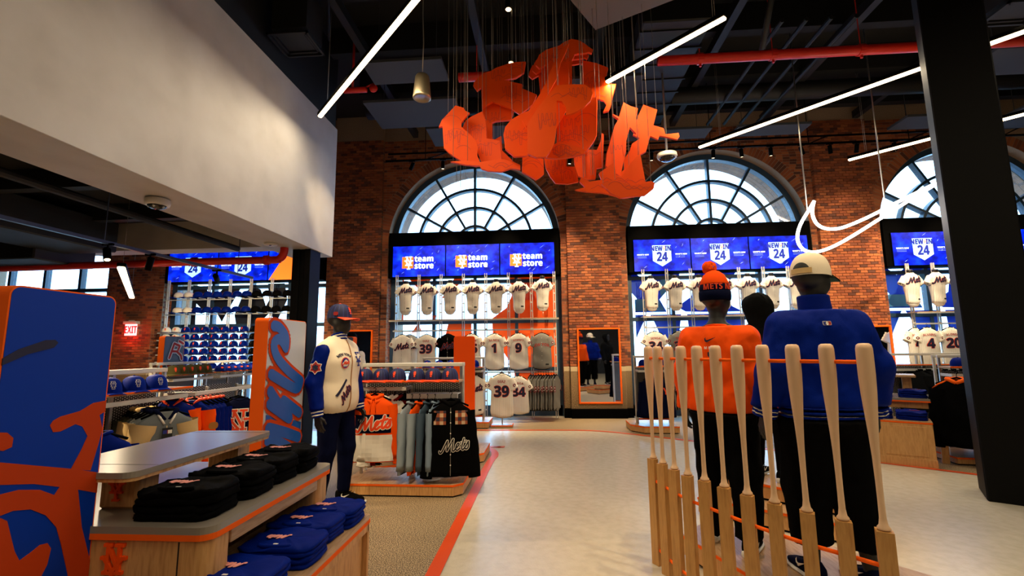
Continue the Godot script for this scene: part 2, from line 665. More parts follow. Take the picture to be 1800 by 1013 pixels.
	mat("print_sky", Color(0.10, 0.32, 0.66), 0.35)
	mat("print_slate", Color(0.20, 0.25, 0.36), 0.4)
	mat("mannequin", Color(0.085, 0.085, 0.092), 0.5)
	mat("rubber_white", Color(0.85, 0.85, 0.84), 0.5)
	mat("skin", Color(0.62, 0.42, 0.32), 0.6)

const BRICKS := [Color(0.55, 0.28, 0.155), Color(0.60, 0.32, 0.175), Color(0.50, 0.25, 0.14), Color(0.64, 0.36, 0.20), Color(0.34, 0.18, 0.13), Color(0.57, 0.30, 0.155), Color(0.44, 0.225, 0.14)]

func brick_pick():
	var r = rng.randf()
	return 4 if r < 0.13 else (6 if r < 0.25 else [0, 1, 2, 3, 5][rng.randi() % 5])
func _ready():
	# ---------------------------------------------------------------- camera, sky, exposure
	rng.seed = 41
	fold.seed = 3
	var cam = Camera3D.new()
	cam.name = "camera"
	add_child(cam)
	cam.fov = 64.291
	cam.near = 0.05
	cam.far = 200.0
	cam.position = Vector3(0, 1.5, 0)
	cam.rotation = Vector3(0.133008, 0.0719134, -0.0113235)
	cam.current = true
	var we = WorldEnvironment.new()
	we.name = "environment"
	var env = Environment.new()
	env.background_mode = Environment.BG_COLOR
	env.background_color = Color(0.60, 0.82, 1.0)
	env.background_energy_multiplier = 3.6
	env.tonemap_mode = Environment.TONE_MAPPER_LINEAR
	env.tonemap_exposure = 2.15
	env.sdfgi_enabled = true
	env.ssao_enabled = true
	env.ssil_enabled = true
	we.environment = env
	add_child(we)
	materials()
	build_floor()
	build_back_wall()
	build_room()
	build_soffit()
	build_ceiling()
	build_lights()
	build_windows()
	build_bays()
	build_wall_things()
	build_sculpture()
	build_neon()
	build_fence()
	build_mannequins()
	build_left_tables()
	build_panels()
	build_front_rack()
	build_left_racks()
	build_cap_wall()
	build_jerseys()
	build_right_side()

# ---------------------------------------------------------------- floor
func build_floor():
	var st = nst(false)
	bx(st, Vector3(0, -0.1, -1.5), Vector3(34, 0.2, 18.8))
	struct("floor", fin(st), M.aisle)
	st = nst(false)
	var up = Transform3D(Basis(Vector3(1, 0, 0), Vector3(0, 0, -1), Vector3(0, 1, 0)), V0)
	var edge = [Vector2(-0.79, -7.9), Vector2(-0.79, 6.5), Vector2(-0.73, 6.75), Vector2(-0.79, 7.0), Vector2(-1.0, 7.22), Vector2(-1.5, 7.3), Vector2(-16.5, 7.3), Vector2(-16.5, -7.9)]
	prism(st, edge, -0.001, 0.004, up)
	struct("floor", fin(st), M.speckle)
	st = nst(false)
	var line = catmull([Vector2(-16.5, 8.8), Vector2(-6, 8.8), Vector2(-1.36, 8.8), Vector2(0.39, 8.81), Vector2(1.0, 8.7), Vector2(1.55, 8.37), Vector2(2.19, 7.93), Vector2(3.29, 7.2), Vector2(4.04, 6.65), Vector2(5.02, 5.86), Vector2(8.0, 3.5)], 5)
	var back = []
	for p in line:
		back.append(p)
	back.append_array([Vector2(16.5, 3.5), Vector2(16.5, 10.35), Vector2(-16.5, 10.35)])
	prism(st, back, -0.001, 0.004, up)
	struct("floor", fin(st), M.speckle)
	var i = 0
	for pl in [[catmull([Vector2(-0.79, -7.9), Vector2(-0.79, 2.0), Vector2(-0.79, 5.5), Vector2(-0.78, 6.4), Vector2(-0.76, 6.8), Vector2(-0.86, 7.15), Vector2(-1.1, 7.3), Vector2(-2.0, 7.34), Vector2(-16.0, 7.34)], 6), 0.1], [line, 0.075]]:
		st = nst(false)
		for k in pl[0].size() - 1:
			var a = pl[0][k]; var b = pl[0][k + 1]
			var d = (b - a).normalized()
			var n = Vector2(-d.y, d.x) * pl[1] / 2
			var e = d * 0.012
			prism(st, [a - n - e, b - n + e, b + n + e, a + n - e], 0.003, 0.0062 + 0.00002 * (k % 2), up)
		i += 1
		struct("trim_%d" % i, fin(st), M.stripe)

# ---------------------------------------------------------------- brick wall with arched openings
const ZW := -10.4
const R_IN := 2.03
const SPRING := 4.0
var centres := [-12.75, -7.2, -1.65, 3.9, 9.42]

func build_back_wall():
	var wall = Node3D.new()
	wall.name = "wall_back"
	wall.set_meta("kind", "structure")
	add_child(wall)
	var st = nst(false)
	var edges = [-17.0]
	for i in 4:
		edges.append((centres[i] + centres[i + 1]) / 2)
	edges.append(17.0)
	for i in 5:
		var c = centres[i]
		var p = PackedVector2Array([Vector2(edges[i], 0), Vector2(c - R_IN, 0)])
		p.append_array(arc(c, SPRING, R_IN, PI, 0, 40))
		p.append_array([Vector2(c + R_IN, 0), Vector2(edges[i + 1], 0), Vector2(edges[i + 1], 7.3), Vector2(edges[i], 7.3)])
		prism(st, p, ZW - 0.35, ZW - 0.008)
		# the outer leaf of the wall has a narrower opening
		p = PackedVector2Array([Vector2(edges[i], 0), Vector2(c - 1.93, 0)])
		p.append_array(arc(c, SPRING, 1.93, PI, 0, 40))
		p.append_array([Vector2(c + 1.93, 0), Vector2(edges[i + 1], 0), Vector2(edges[i + 1], 7.3), Vector2(edges[i], 7.3)])
		prism(st, p, ZW - 0.95, ZW - 0.48)
	obj("mortar", fin(st), M.mortar, wall)
	var list = []   # [centre, size, angle, is pilaster of the middle pier]
	var y = 1.14
	var row = 0
	while y < 6.6:
		for i in 6:
			var pc = edges[i]
			if i == 0 or i == 5:
				continue
			var ex = R_IN + 0.004
			if y > SPRING:
				ex = sqrt(maxf(0.0, 2.26 * 2.26 - (y - SPRING) * (y - SPRING)))
			var l = centres[i - 1] + ex
			var r = centres[i] - ex
			var off = 0.076 * (row % 2)
			lay(list, l, pc - 0.6, y, ZW, off, 0.06, 0)
			lay(list, pc + 0.6, r, y, ZW, off, 0.06, 0)
			lay(list, pc - 0.6, pc + 0.6, y, ZW + 0.1, off, 0.108, 1 if i == 3 else 0)
		y += 0.0607
		row += 1
	for c in centres:
		var n = 92
		for k in n:
			var a = PI * (k + 0.5) / n
			for dz in [0, 1]:
				list.append([Vector3(c + cos(a) * 2.145, SPRING + sin(a) * 2.145, ZW - 0.085 - dz * 0.17), Vector3(0.222, 0.063, 0.162), a, 0])
			var a2 = a
			for dz in 3:
				list.append([Vector3(c + cos(a2) * 2.0, SPRING + sin(a2) * 2.0, ZW - 0.565 - dz * 0.15), Vector3(0.15, 0.058, 0.14), a2, 2])
		var yy = 0.3
		var rr = 0
		while yy < SPRING:
			for s in [-1, 1]:
				for dz in 2:
					list.append([Vector3(c + s * (R_IN + 0.045), yy, ZW - 0.1 - dz * 0.16 - 0.04 * (rr % 2)), Vector3(0.1, 0.0505, 0.15), 0.0, 0])
			yy += 0.0607
			rr += 1
	var unit = box_mesh(Vector3(1, 1, 1), 0.0)
	var bm = box_mesh(Vector3(0.143, 0.0505, 0.108), 0.005)
	var rest = []
	var n300 = 0
	for b in list:
		if b[3] == 1 and n300 < 300 and absf(b[1].x - 0.143) < 0.002 and b[0].y < 4.4:
			n300 += 1
			var o = MeshInstance3D.new()
			o.name = "brick"
			o.mesh = bm
			o.material_override = M["brick%d" % brick_pick()]
			o.position = b[0] + Vector3(rng.randf_range(-0.001, 0.001), 0, rng.randf_range(-0.003, 0.002))
			wall.add_child(o, true)
		else:
			rest.append(b)
	var mm = MultiMesh.new()
	mm.transform_format = MultiMesh.TRANSFORM_3D
	mm.use_colors = true
	mm.mesh = unit
	mm.instance_count = rest.size()
	for k in rest.size():
		var b = rest[k]
		mm.set_instance_transform(k, Transform3D(Basis(Vector3(0, 0, 1), b[2]) * Basis.from_scale(b[1]), b[0] + Vector3(0, 0, rng.randf_range(-0.003, 0.002))))
		var col = BRICKS[brick_pick()]
		if b[3] == 2:
			col = col.lerp(Color(0.62, 0.52, 0.46), 0.5)
		mm.set_instance_color(k, col.srgb_to_linear())
	var mi = MultiMeshInstance3D.new()
	mi.name = "brickwork"
	mi.multimesh = mm
	mi.material_override = M.brick
	mi.set_meta("kind", "stuff")
	wall.add_child(mi)
	# pilaster cores, stone skirting of the piers
	var pil = nst(false)
	var agg = nst(false)
	var cap = nst(false)
	var base = nst(false)
	for i in range(1, 5):
		var pc = edges[i]
		bx(pil, Vector3(pc, 4.2, ZW + 0.03), Vector3(1.196, 6.2, 0.1))
		var l = centres[i - 1] + R_IN
		var r = centres[i] - R_IN
		for s in [[l, pc - 0.6, 0.0], [pc + 0.6, r, 0.0], [pc - 0.6, pc + 0.6, 0.1]]:
			var w = s[1] - s[0] - 0.004
			var x = (s[0] + s[1]) / 2
			bx(agg, Vector3(x, 0.6, ZW + s[2] - 0.05), Vector3(w, 0.8, 0.13), 0.006)
			bx(cap, Vector3(x, 1.05, ZW + s[2] - 0.05), Vector3(w, 0.105, 0.136), 0.006)
			bx(base, Vector3(x, 0.1, ZW + s[2] - 0.03), Vector3(w + 0.004, 0.2, 0.19), 0.006)
	obj("pilaster_core", fin(pil), M.mortar, wall)
	obj("aggregate_panel", fin(agg), M.aggregate, wall)
	obj("stone_cap", fin(cap), M.limestone, wall)
	struct("baseboard_back", fin(base), M.black)

func lay(list, x0, x1, y, z, off, depth, flag):
	var x = x0 - off
	while x < x1 - 0.02:
		var a = maxf(x, x0)
		var b = minf(x + 0.143, x1 - 0.002)
		if b - a > 0.025:
			list.append([Vector3((a + b) / 2, y, z - depth / 2), Vector3(b - a, 0.0505, depth), 0.0, flag])
		x += 0.152

# ---------------------------------------------------------------- the rest of the shell
func build_room():
	for w in [["wall_left", Vector3(-16.7, 3.6, -1.5), Vector3(0.4, 7.6, 18.8)], ["wall_right", Vector3(16.7, 3.6, -1.5), Vector3(0.4, 7.6, 18.8)], ["wall_front", Vector3(0, 3.6, 7.8), Vector3(33.8, 7.6, 0.3)]]:
		var st = nst(false)
		bx(st, w[1], w[2])
		struct(w[0], fin(st), M.black_wall)
	var st = nst(false)
	bx(st, Vector3(0, 7.35, -1.7), Vector3(34, 0.3, 19.4))
	struct("ceiling", fin(st), M.deck)
	st = nst(false)
	bx(st, Vector3(0, -0.3, -21), Vector3(60, 0.2, 19))
	var g = obj("pavement", fin(st), M.pavement)
	g.set_meta("kind", "structure")
	# steel column on the right, turned a little, and the column under the bulkhead
	st = nst(false)
	bx(st, Vector3(0, 3.6, 0), Vector3(0.5, 7.2, 0.5), 0.012)
	var c = struct("column", fin(st), M.column)
	c.position = Vector3(4.547, 0, -5.025)
	c.rotation.y = -0.6
	st = nst(false)
	bx(st, Vector3(-4.13, 1.6, -7.4), Vector3(0.12, 3.2, 0.34), 0.004)
	bx(st, Vector3(-3.93, 1.6, -7.4), Vector3(0.1, 3.2, 0.34), 0.004)
	bx(st, Vector3(-4.03, 1.6, -7.4), Vector3(0.2, 3.2, 0.3), 0.004)
	struct("column", fin(st), M.column)

func build_soffit():
	var s = Node3D.new()
	s.name = "soffit"
	s.set_meta("kind", "structure")
	add_child(s)
	var st = nst(false)
	bx(st, Vector3(-4.22, 4.43, -2.2), Vector3(0.74, 2.46, 11.5), 0.004)
	obj("plaster_face", fin(st), M.plaster, s)
	st = nst(false)
	bx(st, Vector3(-8.6, 3.6, -7.75), Vector3(8.0, 0.52, 0.35), 0.004)
	obj("return_face", fin(st), M.plaster, s)
	st = nst(false)
	bx(st, Vector3(-10.6, 3.95, -2.2), Vector3(11.9, 0.2, 11.5))
	obj("low_deck", fin(st), M.deck, s)
	st = nst(false)
	bx(st, Vector3(-4.22, 6.4, -2.2), Vector3(0.7, 1.6, 11.4))
	obj("upper_band", fin(st), M.black_wall, s)
	# beams and ducts under the low deck
	st = nst(false)
	for z in [-6.6, -5.2, -3.8, -2.4]:
		bx(st, Vector3(-10.5, 3.72, z), Vector3(11.6, 0.26, 0.14))
	bx(st, Vector3(-7.6, 3.42, -4.0), Vector3(1.0, 0.5, 6.0), 0.02)
	tube(st, [Vector3(-5.35, 3.3, 1.0), Vector3(-5.35, 3.3, -7.5)], 0.05, 10)
	bx(st, Vector3(-9.6, 3.25, -7.0), Vector3(3.2, 0.5, 1.0), 0.02)
	obj("low_beam", fin(st), M.duct, s)

func build_ceiling():
	# joists, ducts and conduits of the open black ceiling
	var st = nst(false)
	for z in [-9.9, -8.6, -7.3, -6.0, -4.7, -3.4, -2.1]:
		bx(st, Vector3(6.3, 6.95, z), Vector3(20, 0.5, 0.16))
	var b = struct("beam", fin(st), M.deck)
	st = nst(false)
	for x in range(-3, 14, 2):
		bx(st, Vector3(x, 6.62, -4.0), Vector3(0.12, 0.16, 12.4))
	struct("beam", fin(st), M.duct)
	st = nst(true)
	tube(st, [Vector3(-3.6, 6.45, -8.75), Vector3(14, 6.45, -8.75)], 0.17, 16)
	var d = obj("air_duct", fin(st), M.duct)
	tag(d, "round black air duct running along the window wall under the ceiling", "duct")
	st = nst(false)
	bx(st, Vector3(2.0, 6.35, -7.9), Vector3(1.0, 0.36, 3.4), 0.02)
	for k in 8:
		bx(st, Vector3(2.0, 6.35, -6.4 - k * 0.42), Vector3(1.04, 0.4, 0.03))
	tag(obj("air_duct", fin(st), M.duct), "square ribbed black duct hanging behind the orange sculpture", "duct")
	st = nst(false)
	for x in [0.0, 0.35, 0.7, 1.05]:
		tube(st, [Vector3(3.6 + x, 6.3, -9.7), Vector3(3.6 + x, 6.3, -6.5)], 0.035, 8)
	tag(obj("conduit_run", fin(st), M.duct), "four parallel black conduits under the ceiling left of the big column", "conduit")
	# thin conduits
	for q in [[Vector3(-3.4, 6.5, -6.6), Vector3(-1.9, 6.5, -3.4), 0.02, "thin grey conduit crossing the black ceiling near the plaster bulkhead"], [Vector3(1.0, 6.3, -6.2), Vector3(4.2, 6.3, -5.1), 0.018, "thin grey conduit crossing above the short tube light"], [Vector3(3.35, 7.0, -5.9), Vector3(3.35, 5.95, -6.65), 0.045, "steep black pipe coming down onto the long red sprinkler pipe"]]:
		st = nst(true)
		tube(st, [q[0], q[1]], q[2], 8)
		tag(obj("ceiling_conduit", fin(st), M.duct), q[3], "conduit")
	# sprinkler pipe, orange red, with couplings and hangers
	var p = thing("sprinkler_pipe", "long red sprinkler pipe under the black ceiling, ending behind the big column", "pipe", Vector3(0, 5.98, -6.85))
	st = nst(true)
	tube(st, [Vector3(1.85, 0, 0), Vector3(9.0, 0, 0)], 0.075, 16)
	obj("pipe", fin(st), M.red_pipe, p)
	for x in [2.5, 3.6, 4.9]:
		st = nst(false)
		tube(st, [Vector3(x - 0.04, 0, 0), Vector3(x + 0.04, 0, 0)], 0.09, 14)
		bx(st, Vector3(x, -0.1, 0), Vector3(0.03, 0.06, 0.03))
		tube(st, [Vector3(x, 0.08, 0), Vector3(x, 1.2, 0)], 0.008, 6)
		obj("coupling", fin(st), M.red_pipe, p)
	p = thing("sprinkler_pipe", "short red pipe piece glimpsed behind the left plates of the sculpture", "pipe", Vector3(-1.15, 5.98, -7.0))
	st = nst(true)
	tube(st, [Vector3(-0.2, 0, 0), Vector3(0.5, 0, 0)], 0.075, 14)
	tube(st, [Vector3(0.1, 0.07, 0), Vector3(0.1, 1.2, 0)], 0.008, 6)
	obj("pipe", fin(st), M.red_pipe, p)
	p = thing("sprinkler_pipe", "small red sprinkler branch with valve behind the leftmost long light", "pipe", Vector3(-3.0, 5.98, -7.2))
	st = nst(true)
	tube(st, [Vector3(-0.4, 0.0, 0), Vector3(0.0, 0.0, 0)], 0.05, 12)
	tube(st, [Vector3(-0.25, 0.0, 0), Vector3(-0.25, 1.2, 0)], 0.02, 8)
	obj("pipe", fin(st), M.red_pipe, p)
	st = nst(true)
	lathe(st, [Vector2(0.0, -0.02), Vector2(0.07, -0.02), Vector2(0.07, 0.02), Vector2(0.0, 0.02)], 14, Vector3(0.12, 0.02, 0), Basis(Vector3(1, 0, 0), PI / 2))
	tube(st, [Vector3(0.0, 0.05, 0), Vector3(0.12, 0.1, 0)], 0.015, 6)
	obj("valve", fin(st), M.red_pipe, p)
	# acoustic boards
	for q in [["grey acoustic board above the hanging speaker", [-2.75, -1.5, -6.95, -6.36], 5.92], ["wide grey acoustic board below the hanging speaker", [-3.16, -1.5, -8.42, -7.44], 5.9], ["narrow grey acoustic board beside the sculpture's left end", [-2.3, -0.6, -9.3, -8.5], 5.9],
			["grey acoustic board behind the hook plates of the sculpture", [0.3, 1.7, -8.0, -7.2], 6.0], ["grey acoustic board over the second arched window, left one", [1.5, 3.4, -9.35, -8.9], 5.85], ["grey acoustic board over the second arched window, right one", [3.9, 5.3, -9.35, -8.9], 5.85],
			["grey acoustic board over the third arched window", [7.0, 8.6, -9.35, -8.8], 5.85], ["grey acoustic board right of the big column near the window wall", [8.9, 11.0, -9.5, -8.6], 5.85], ["long pale board right of the big column, below the upper light", [7.0, 9.6, -7.75, -7.0], 6.0]]:
		st = nst(false)
		bx(st, Vector3((q[1][0] + q[1][1]) / 2, q[2], (q[1][2] + q[1][3]) / 2), Vector3(q[1][1] - q[1][0], 0.05, q[1][3] - q[1][2]), 0.004)
		for ex in [0.12, 0.88]:
			tube(st, [Vector3(lerpf(q[1][0], q[1][1], ex), q[2], (q[1][2] + q[1][3]) / 2), Vector3(lerpf(q[1][0], q[1][1], ex), 7.2, (q[1][2] + q[1][3]) / 2)], 0.005, 5)
		tag(obj("acoustic_board", fin(st), M.acoustic), q[0], "ceiling board")
	st = nst(false)
	prism(st, [Vector2(0.40, 5.34), Vector2(0.78, 5.93), Vector2(1.75, 5.44), Vector2(2.6, 5.0), Vector2(2.0, 4.0), Vector2(0.0, 4.6)], 0, 0.06, Transform3D(Basis(Vector3(1, 0, 0), Vector3(0, 0, -1), Vector3(0, 1, 0)), Vector3(0, 5.9, 0)))
	tag(obj("acoustic_board", fin(st), M.pale_panel), "pale angled acoustic board at the top above the sculpture wires", "ceiling board")
	# air diffusers
	for q in [["square black air diffuser beside the plaster bulkhead", Vector3(-3.5, 5.9, -5.86), 0.56, 0.5], ["square air diffuser at the top right corner beyond the column", Vector3(6.4, 5.9, -6.1), 0.6, 0.45]]:
		var f = thing("air_diffuser", q[0], "air vent", q[1])
		st = nst(false)
		for k in 3:
			var w = q[2] - k * 0.1; var h = q[3] - k * 0.1
			for s in [-1, 1]:
				bx(st, Vector3(s * w / 2, 0.02 * k, 0), Vector3(0.03, 0.03, h + 0.03))
				bx(st, Vector3(0, 0.02 * k, s * h / 2), Vector3(w + 0.03, 0.03, 0.03))
		obj("frame", fin(st), M.duct, f)
		st = nst(false)
		bx(st, Vector3(0, 0.03, 0), Vector3(q[2] - 0.16, 0.02, q[3] - 0.16), 0.004)
		obj("plate", fin(st), M.duct, f)
		st = nst(false)
		bx(st, Vector3(0, 0.4, 0), Vector3(q[2] - 0.05, 0.6, q[3] - 0.05))
		obj("neck", fin(st), M.deck, f)

# ---------------------------------------------------------------- lamps
func led(a, b, label, energy, width = 0.062, top = 2.2):
	var mid = (a + b) / 2
	var d = b - a
	var o = thing("linear_light", label, "light", mid, -atan2(d.z, d.x), "long tubular lights")
	var L = d.length()
	var st = nst(false)
	bx(st, Vector3(0, 0.055, 0), Vector3(L, 0.05, width + 0.012), 0.006)
	obj("housing", fin(st), M.black, o)
	st = nst(false)
	bx(st, Vector3(0, 0.012, 0), Vector3(L - 0.01, 0.036, width), 0.012)
	obj("lamp_diffuser", fin(st), M.led, o)
	st = nst(true)
	for s in [-0.42, 0.42]:
		for e in [-0.012, 0.012]:
			st = nst(true)
			tube(st, [Vector3(s * L + e, 0.07, 0), Vector3(s * L + e, minf(7.18 - mid.y, top), 0)], 0.0025, 5)
			obj("suspension_wire", fin(st), M.cable, o)
	var li = AreaLight3D.new()
	li.name = "light"
	li.area_size = Vector2(L - 0.02, width)
	li.light_energy = energy
	li.light_color = Color(1.0, 0.92, 0.78)
	li.area_range = 40.0
	li.area_attenuation = 2.0
	li.shadow_enabled = true
	o.add_child(li)
	li.position = Vector3(0, -0.012, 0)
	li.rotation.x = -PI / 2
	return o

func spot(at, towards, label, energy, angle = 28.0, drop = 0.12, group = "track spotlights"):
	var o = thing("track_spotlight", label, "spotlight", at, 0.0, group)
	var dir = (towards - (at - Vector3(0, drop, 0))).normalized()
	var x = dir.cross(Vector3(0, 1, 0)).normalized()
	var bs = Basis(x, -dir, x.cross(-dir))
	var c = Vector3(0, -drop, 0)
	var st = nst(true)
	lathe(st, [Vector2(0, 0.09), Vector2(0.036, 0.085), Vector2(0.04, 0.07), Vector2(0.04, -0.09), Vector2(0.034, -0.092), Vector2(0.032, -0.07)].map(func(p): return Vector2(p.x, -p.y)), 16, c, bs * Basis(Vector3(1, 0, 0), PI))
	obj("barrel", fin(st), M.black, o)
	st = nst(true)
	lathe(st, [Vector2(0.0, -0.004), Vector2(0.030, -0.003), Vector2(0.030, 0.003), Vector2(0.0, 0.004)], 14, c + dir * 0.082, bs)
	obj("bulb", fin(st), M.bulb, o)
	st = nst(false)
	bx(st, Vector3(0, 0.0, 0), Vector3(0.14, 0.03, 0.035), 0.005)
	tube(st, [Vector3(0, 0, 0), c], 0.01, 6)
	obj("adapter", fin(st), M.black, o)
	if energy > 0.0:
		var s = SpotLight3D.new()
		s.name = "light"
		s.light_energy = energy
		s.light_color = Color(1.0, 0.88, 0.69)
		s.spot_angle = angle
		s.spot_angle_attenuation = 0.7
		s.spot_range = 40.0
		s.spot_attenuation = 2.0
		s.light_size = 0.03
		s.shadow_enabled = true
		o.add_child(s)
		s.position = c + dir * 0.1
		s.basis = Basis.looking_at(dir)
	return o

func build_lights():
	var Y = 5.1
	led(Vector3(-3.43, Y, -6.47), Vector3(-0.45, Y, -3.4), "long glowing tube light beside the plaster bulkhead, running up out of view", 4.6)
	led(Vector3(0.9, Y, -5.94), Vector3(2.06, Y, -4.79), "short glowing tube light just right of the orange sculpture", 1.8)
	led(Vector3(2.855, Y, -8.19), Vector3(6.4, Y, -4.57), "longest glowing tube light, passing behind the big black column", 3.4)
	led(Vector3(6.0, Y, -9.07), Vector3(8.6, Y, -6.5), "glowing tube light in front of the third arched window", 3.0)
	# the same rows go on behind the camera
	led(Vector3(-1.2, Y, -1.2), Vector3(1.8, Y, 1.8), "tube light of the rows behind, near the bulkhead", 2.4)
	led(Vector3(2.4, Y, -2.0), Vector3(5.4, Y, 1.0), "tube light of the rows behind, over the bat fence", 3.2)
	led(Vector3(5.4, Y, -2.6), Vector3(8.4, Y, 0.4), "tube light of the rows behind, right of the column", 3.2)
	led(Vector3(-2.0, Y, 3.0), Vector3(1.0, Y, 6.0), "tube light of the rows behind, by the front wall", 3.2)
	led(Vector3(9.4, Y, -8.4), Vector3(12.0, Y, -5.8), "tube light of the rows beyond the third arched window", 3.0)
	led(Vector3(-5.6, 2.62, -5.6), Vector3(-8.4, 2.62, -8.7), "tube light hanging low in front of the dark brick pier", 1.0, 0.085, 1.15)
	led(Vector3(-8.4, 3.0, -0.2), Vector3(-6.4, 3.0, 1.8), "tube light of the rows behind, under the low ceiling", 2.0, 0.062, 0.8)
	# track along the window wall
	var st = nst(false)
	bx(st, Vector3(3.2, 5.72, -9.6), Vector3(13.4, 0.035, 0.035))
	bx(st, Vector3(3.2, 5.95, -9.75), Vector3(13.4, 0.03, 0.03))
	for x in [-2.6, -0.4, 1.6, 3.6, 5.6, 7.6, 9.4]:
		tube(st, [Vector3(x, 5.72, -9.6), Vector3(x, 7.2, -9.6)], 0.008, 5)
		tube(st, [Vector3(x, 5.72, -9.6), Vector3(x + 0.5, 5.95, -9.75)], 0.012, 5)
	tag(obj("light_track", fin(st), M.black), "long black lighting track above the arched windows", "track")
	var heads = [[-2.9, Vector3(-4.4, 2.6, -10.3), 16], [-2.2, Vector3(-2.3, 1.6, -10.0), 11], [-0.9, Vector3(-0.9, 2.2, -10.0), 10], [0.6, Vector3(0.3, 1.4, -10.0), 10], [1.6, Vector3(1.12, 2.3, -10.35), 26], [2.35, Vector3(2.3, 2.5, -10.0), 9],
		[3.64, Vector3(3.6, 2.4, -10.0), 9], [4.22, Vector3(4.6, 2.2, -10.0), 9], [4.82, Vector3(5.0, 2.4, -10.0), 9], [5.45, Vector3(6.6, 3.4, -10.35), 24], [6.02, Vector3(6.66, 2.2, -10.35), 20], [6.55, Vector3(6.7, 3.8, -10.35), 18], [7.3, Vector3(7.9, 2.2, -10.0), 12], [8.6, Vector3(8.6, 2.0, -10.0), 10]]
	for i in heads.size():
		var h = heads[i]
		spot(Vector3(h[0], 5.70, -9.6), h[1], "black cylinder spotlight on the window wall track, %s from its left end" % ORD[i], h[2] * (0.03 if i in [0, 4, 9, 10, 11] else 0.75), 26.0)
	# track under the low ceiling
	var tr = nst(false)
	bx(tr, Vector3(-5.25, 2.83, -3.7), Vector3(0.04, 0.04, 8.2))
	for z in [-7.4, -5.0, -2.6]:
		tube(tr, [Vector3(-5.25, 2.83, z), Vector3(-5.25, 3.84, z)], 0.006, 5)
	tag(obj("light_track", fin(tr), M.print_slate), "blue grey lighting track under the low ceiling, hung on thin rods", "track")
	spot(Vector3(-5.25, 2.81, -5.05), Vector3(-4.3, 0.8, -4.4), "spotlight aimed right on the low track, left one of the pair", 5, 34, 0.12, "low track spotlights")
	spot(Vector3(-5.25, 2.81, -5.65), Vector3(-5.9, 0.9, -5.9), "spotlight aimed left on the low track, right one of the pair", 5, 34, 0.12, "low track spotlights")
	spot(Vector3(-5.25, 2.81, -6.9), Vector3(-6.6, 1.6, -9.6), "spotlight on the low track nearest the cap wall", 7, 40, 0.12, "low track spotlights")
	spot(Vector3(-5.25, 2.81, -3.4), Vector3(-3.6, 0.9, -3.7), "spotlight on the low track over the grey varsity jackets", 5, 40, 0.12, "low track spotlights")
	# spotlights over the aisle, above the picture
	st = nst(false)
	bx(st, Vector3(1.0, 6.02, -2.6), Vector3(11.0, 0.035, 0.035))
	for x in [-3.0, 0.5, 3.0, 6.0]:
		tube(st, [Vector3(x, 6.02, -2.6), Vector3(x, 7.2, -2.6)], 0.008, 5)
	tag(obj("light_track", fin(st), M.black), "black lighting track over the aisle in front of the bat fence", "track")
	st = nst(false)
	bx(st, Vector3(1.6, 6.02, -4.4), Vector3(9.4, 0.035, 0.035))
	for x in [-2.8, 0.5, 3.0, 6.0]:
		tube(st, [Vector3(x, 6.02, -4.4), Vector3(x, 7.2, -4.4)], 0.008, 5)
	tag(obj("light_track", fin(st), M.black), "black lighting track above the near end of the long tube lights", "track")
	var over = [[-2.4, Vector3(-4.4, 2.2, -10.3), 16, "left pier", -4.4], [-1.9, Vector3(-2.1, 1.3, -4.6), 4, "varsity jacket mannequin", -2.6], [-1.0, Vector3(-1.5, 0.8, -5.0), 6, "front clothes rack", -2.6], [2.45, Vector3(1.15, 2.3, -10.3), 26, "middle pier", -4.4], [1.3, Vector3(1.2, 1.2, -3.2), 3.5, "orange shirt", -2.6], [2.2, Vector3(1.7, 1.2, -3.0), 3.5, "blue jacket", -2.6], [5.6, Vector3(6.65, 2.6, -10.3), 30, "right pier", -4.4]]
	for q in over:
		spot(Vector3(q[0], 6.0, q[4]), q[1], "spotlight on the aisle tracks aimed at the %s" % q[3], q[2], (11.0 if q[0] < 0 else 14.0) if q[4] < -4 else 19.0)
	# small recessed lamps high above the sculpture
	for q in [[Vector3(-0.46, 6.6, -6.3), "small round lamp high above the left plates, upper one"], [Vector3(-0.52, 6.6, -7.6), "small round lamp high above the left plates, lower one"]]:
		var r = thing("downlight", q[1], "light", q[0])
		st = nst(true)
		lathe(st, [Vector2(0.045, 0), Vector2(0.05, 0.005), Vector2(0.05, 0.14), Vector2(0, 0.15)], 14)
		obj("can", fin(st), M.black, r)
		st = nst(true)
		lathe(st, [Vector2(0, -0.003), Vector2(0.044, -0.002), Vector2(0.044, 0.004), Vector2(0, 0.005)], 14)
		obj("lamp_lens", fin(st), M.bulb, r)
		st = nst(true)
		tube(st, [Vector3(0, 0.14, 0), Vector3(0, 0.5, 0)], 0.01, 5)
		obj("stem", fin(st), M.black, r)
	# pendant speaker
	var s = thing("pendant_speaker", "bronze grey bucket speaker hanging on a steel cable", "speaker", Vector3(-1.545, 4.75, -5.5))
	st = nst(true)
	lathe(st, [Vector2(0.085, 0.012), Vector2(0.105, 0.0), Vector2(0.117, 0.01), Vector2(0.117, 0.03), Vector2(0.092, 0.30), Vector2(0.08, 0.325), Vector2(0.03, 0.335), Vector2(0, 0.335)], 26)
	obj("shell", fin(st), M.speaker_metal, s)
	st = nst(true)
	lathe(st, [Vector2(0, 0.02), Vector2(0.09, 0.016), Vector2(0.09, 0.03), Vector2(0, 0.03)], 20)
	obj("grille", fin(st), M.black, s)
	st = nst(true)
	tube(st, [Vector3(0, 0.33, 0), Vector3(0.01, 0.8, 0), Vector3(-0.005, 1.2, 0), Vector3(0.0, 2.45, 0)], 0.007, 6)
	obj("cable", fin(st), M.cable, s)
	# cameras and detector
	s = thing("dome_camera", "white dome camera on a pole in front of the second arched window", "camera", Vector3(2.09, 4.62, -7.5))
	dome(s, 0.165)
	st = nst(true)
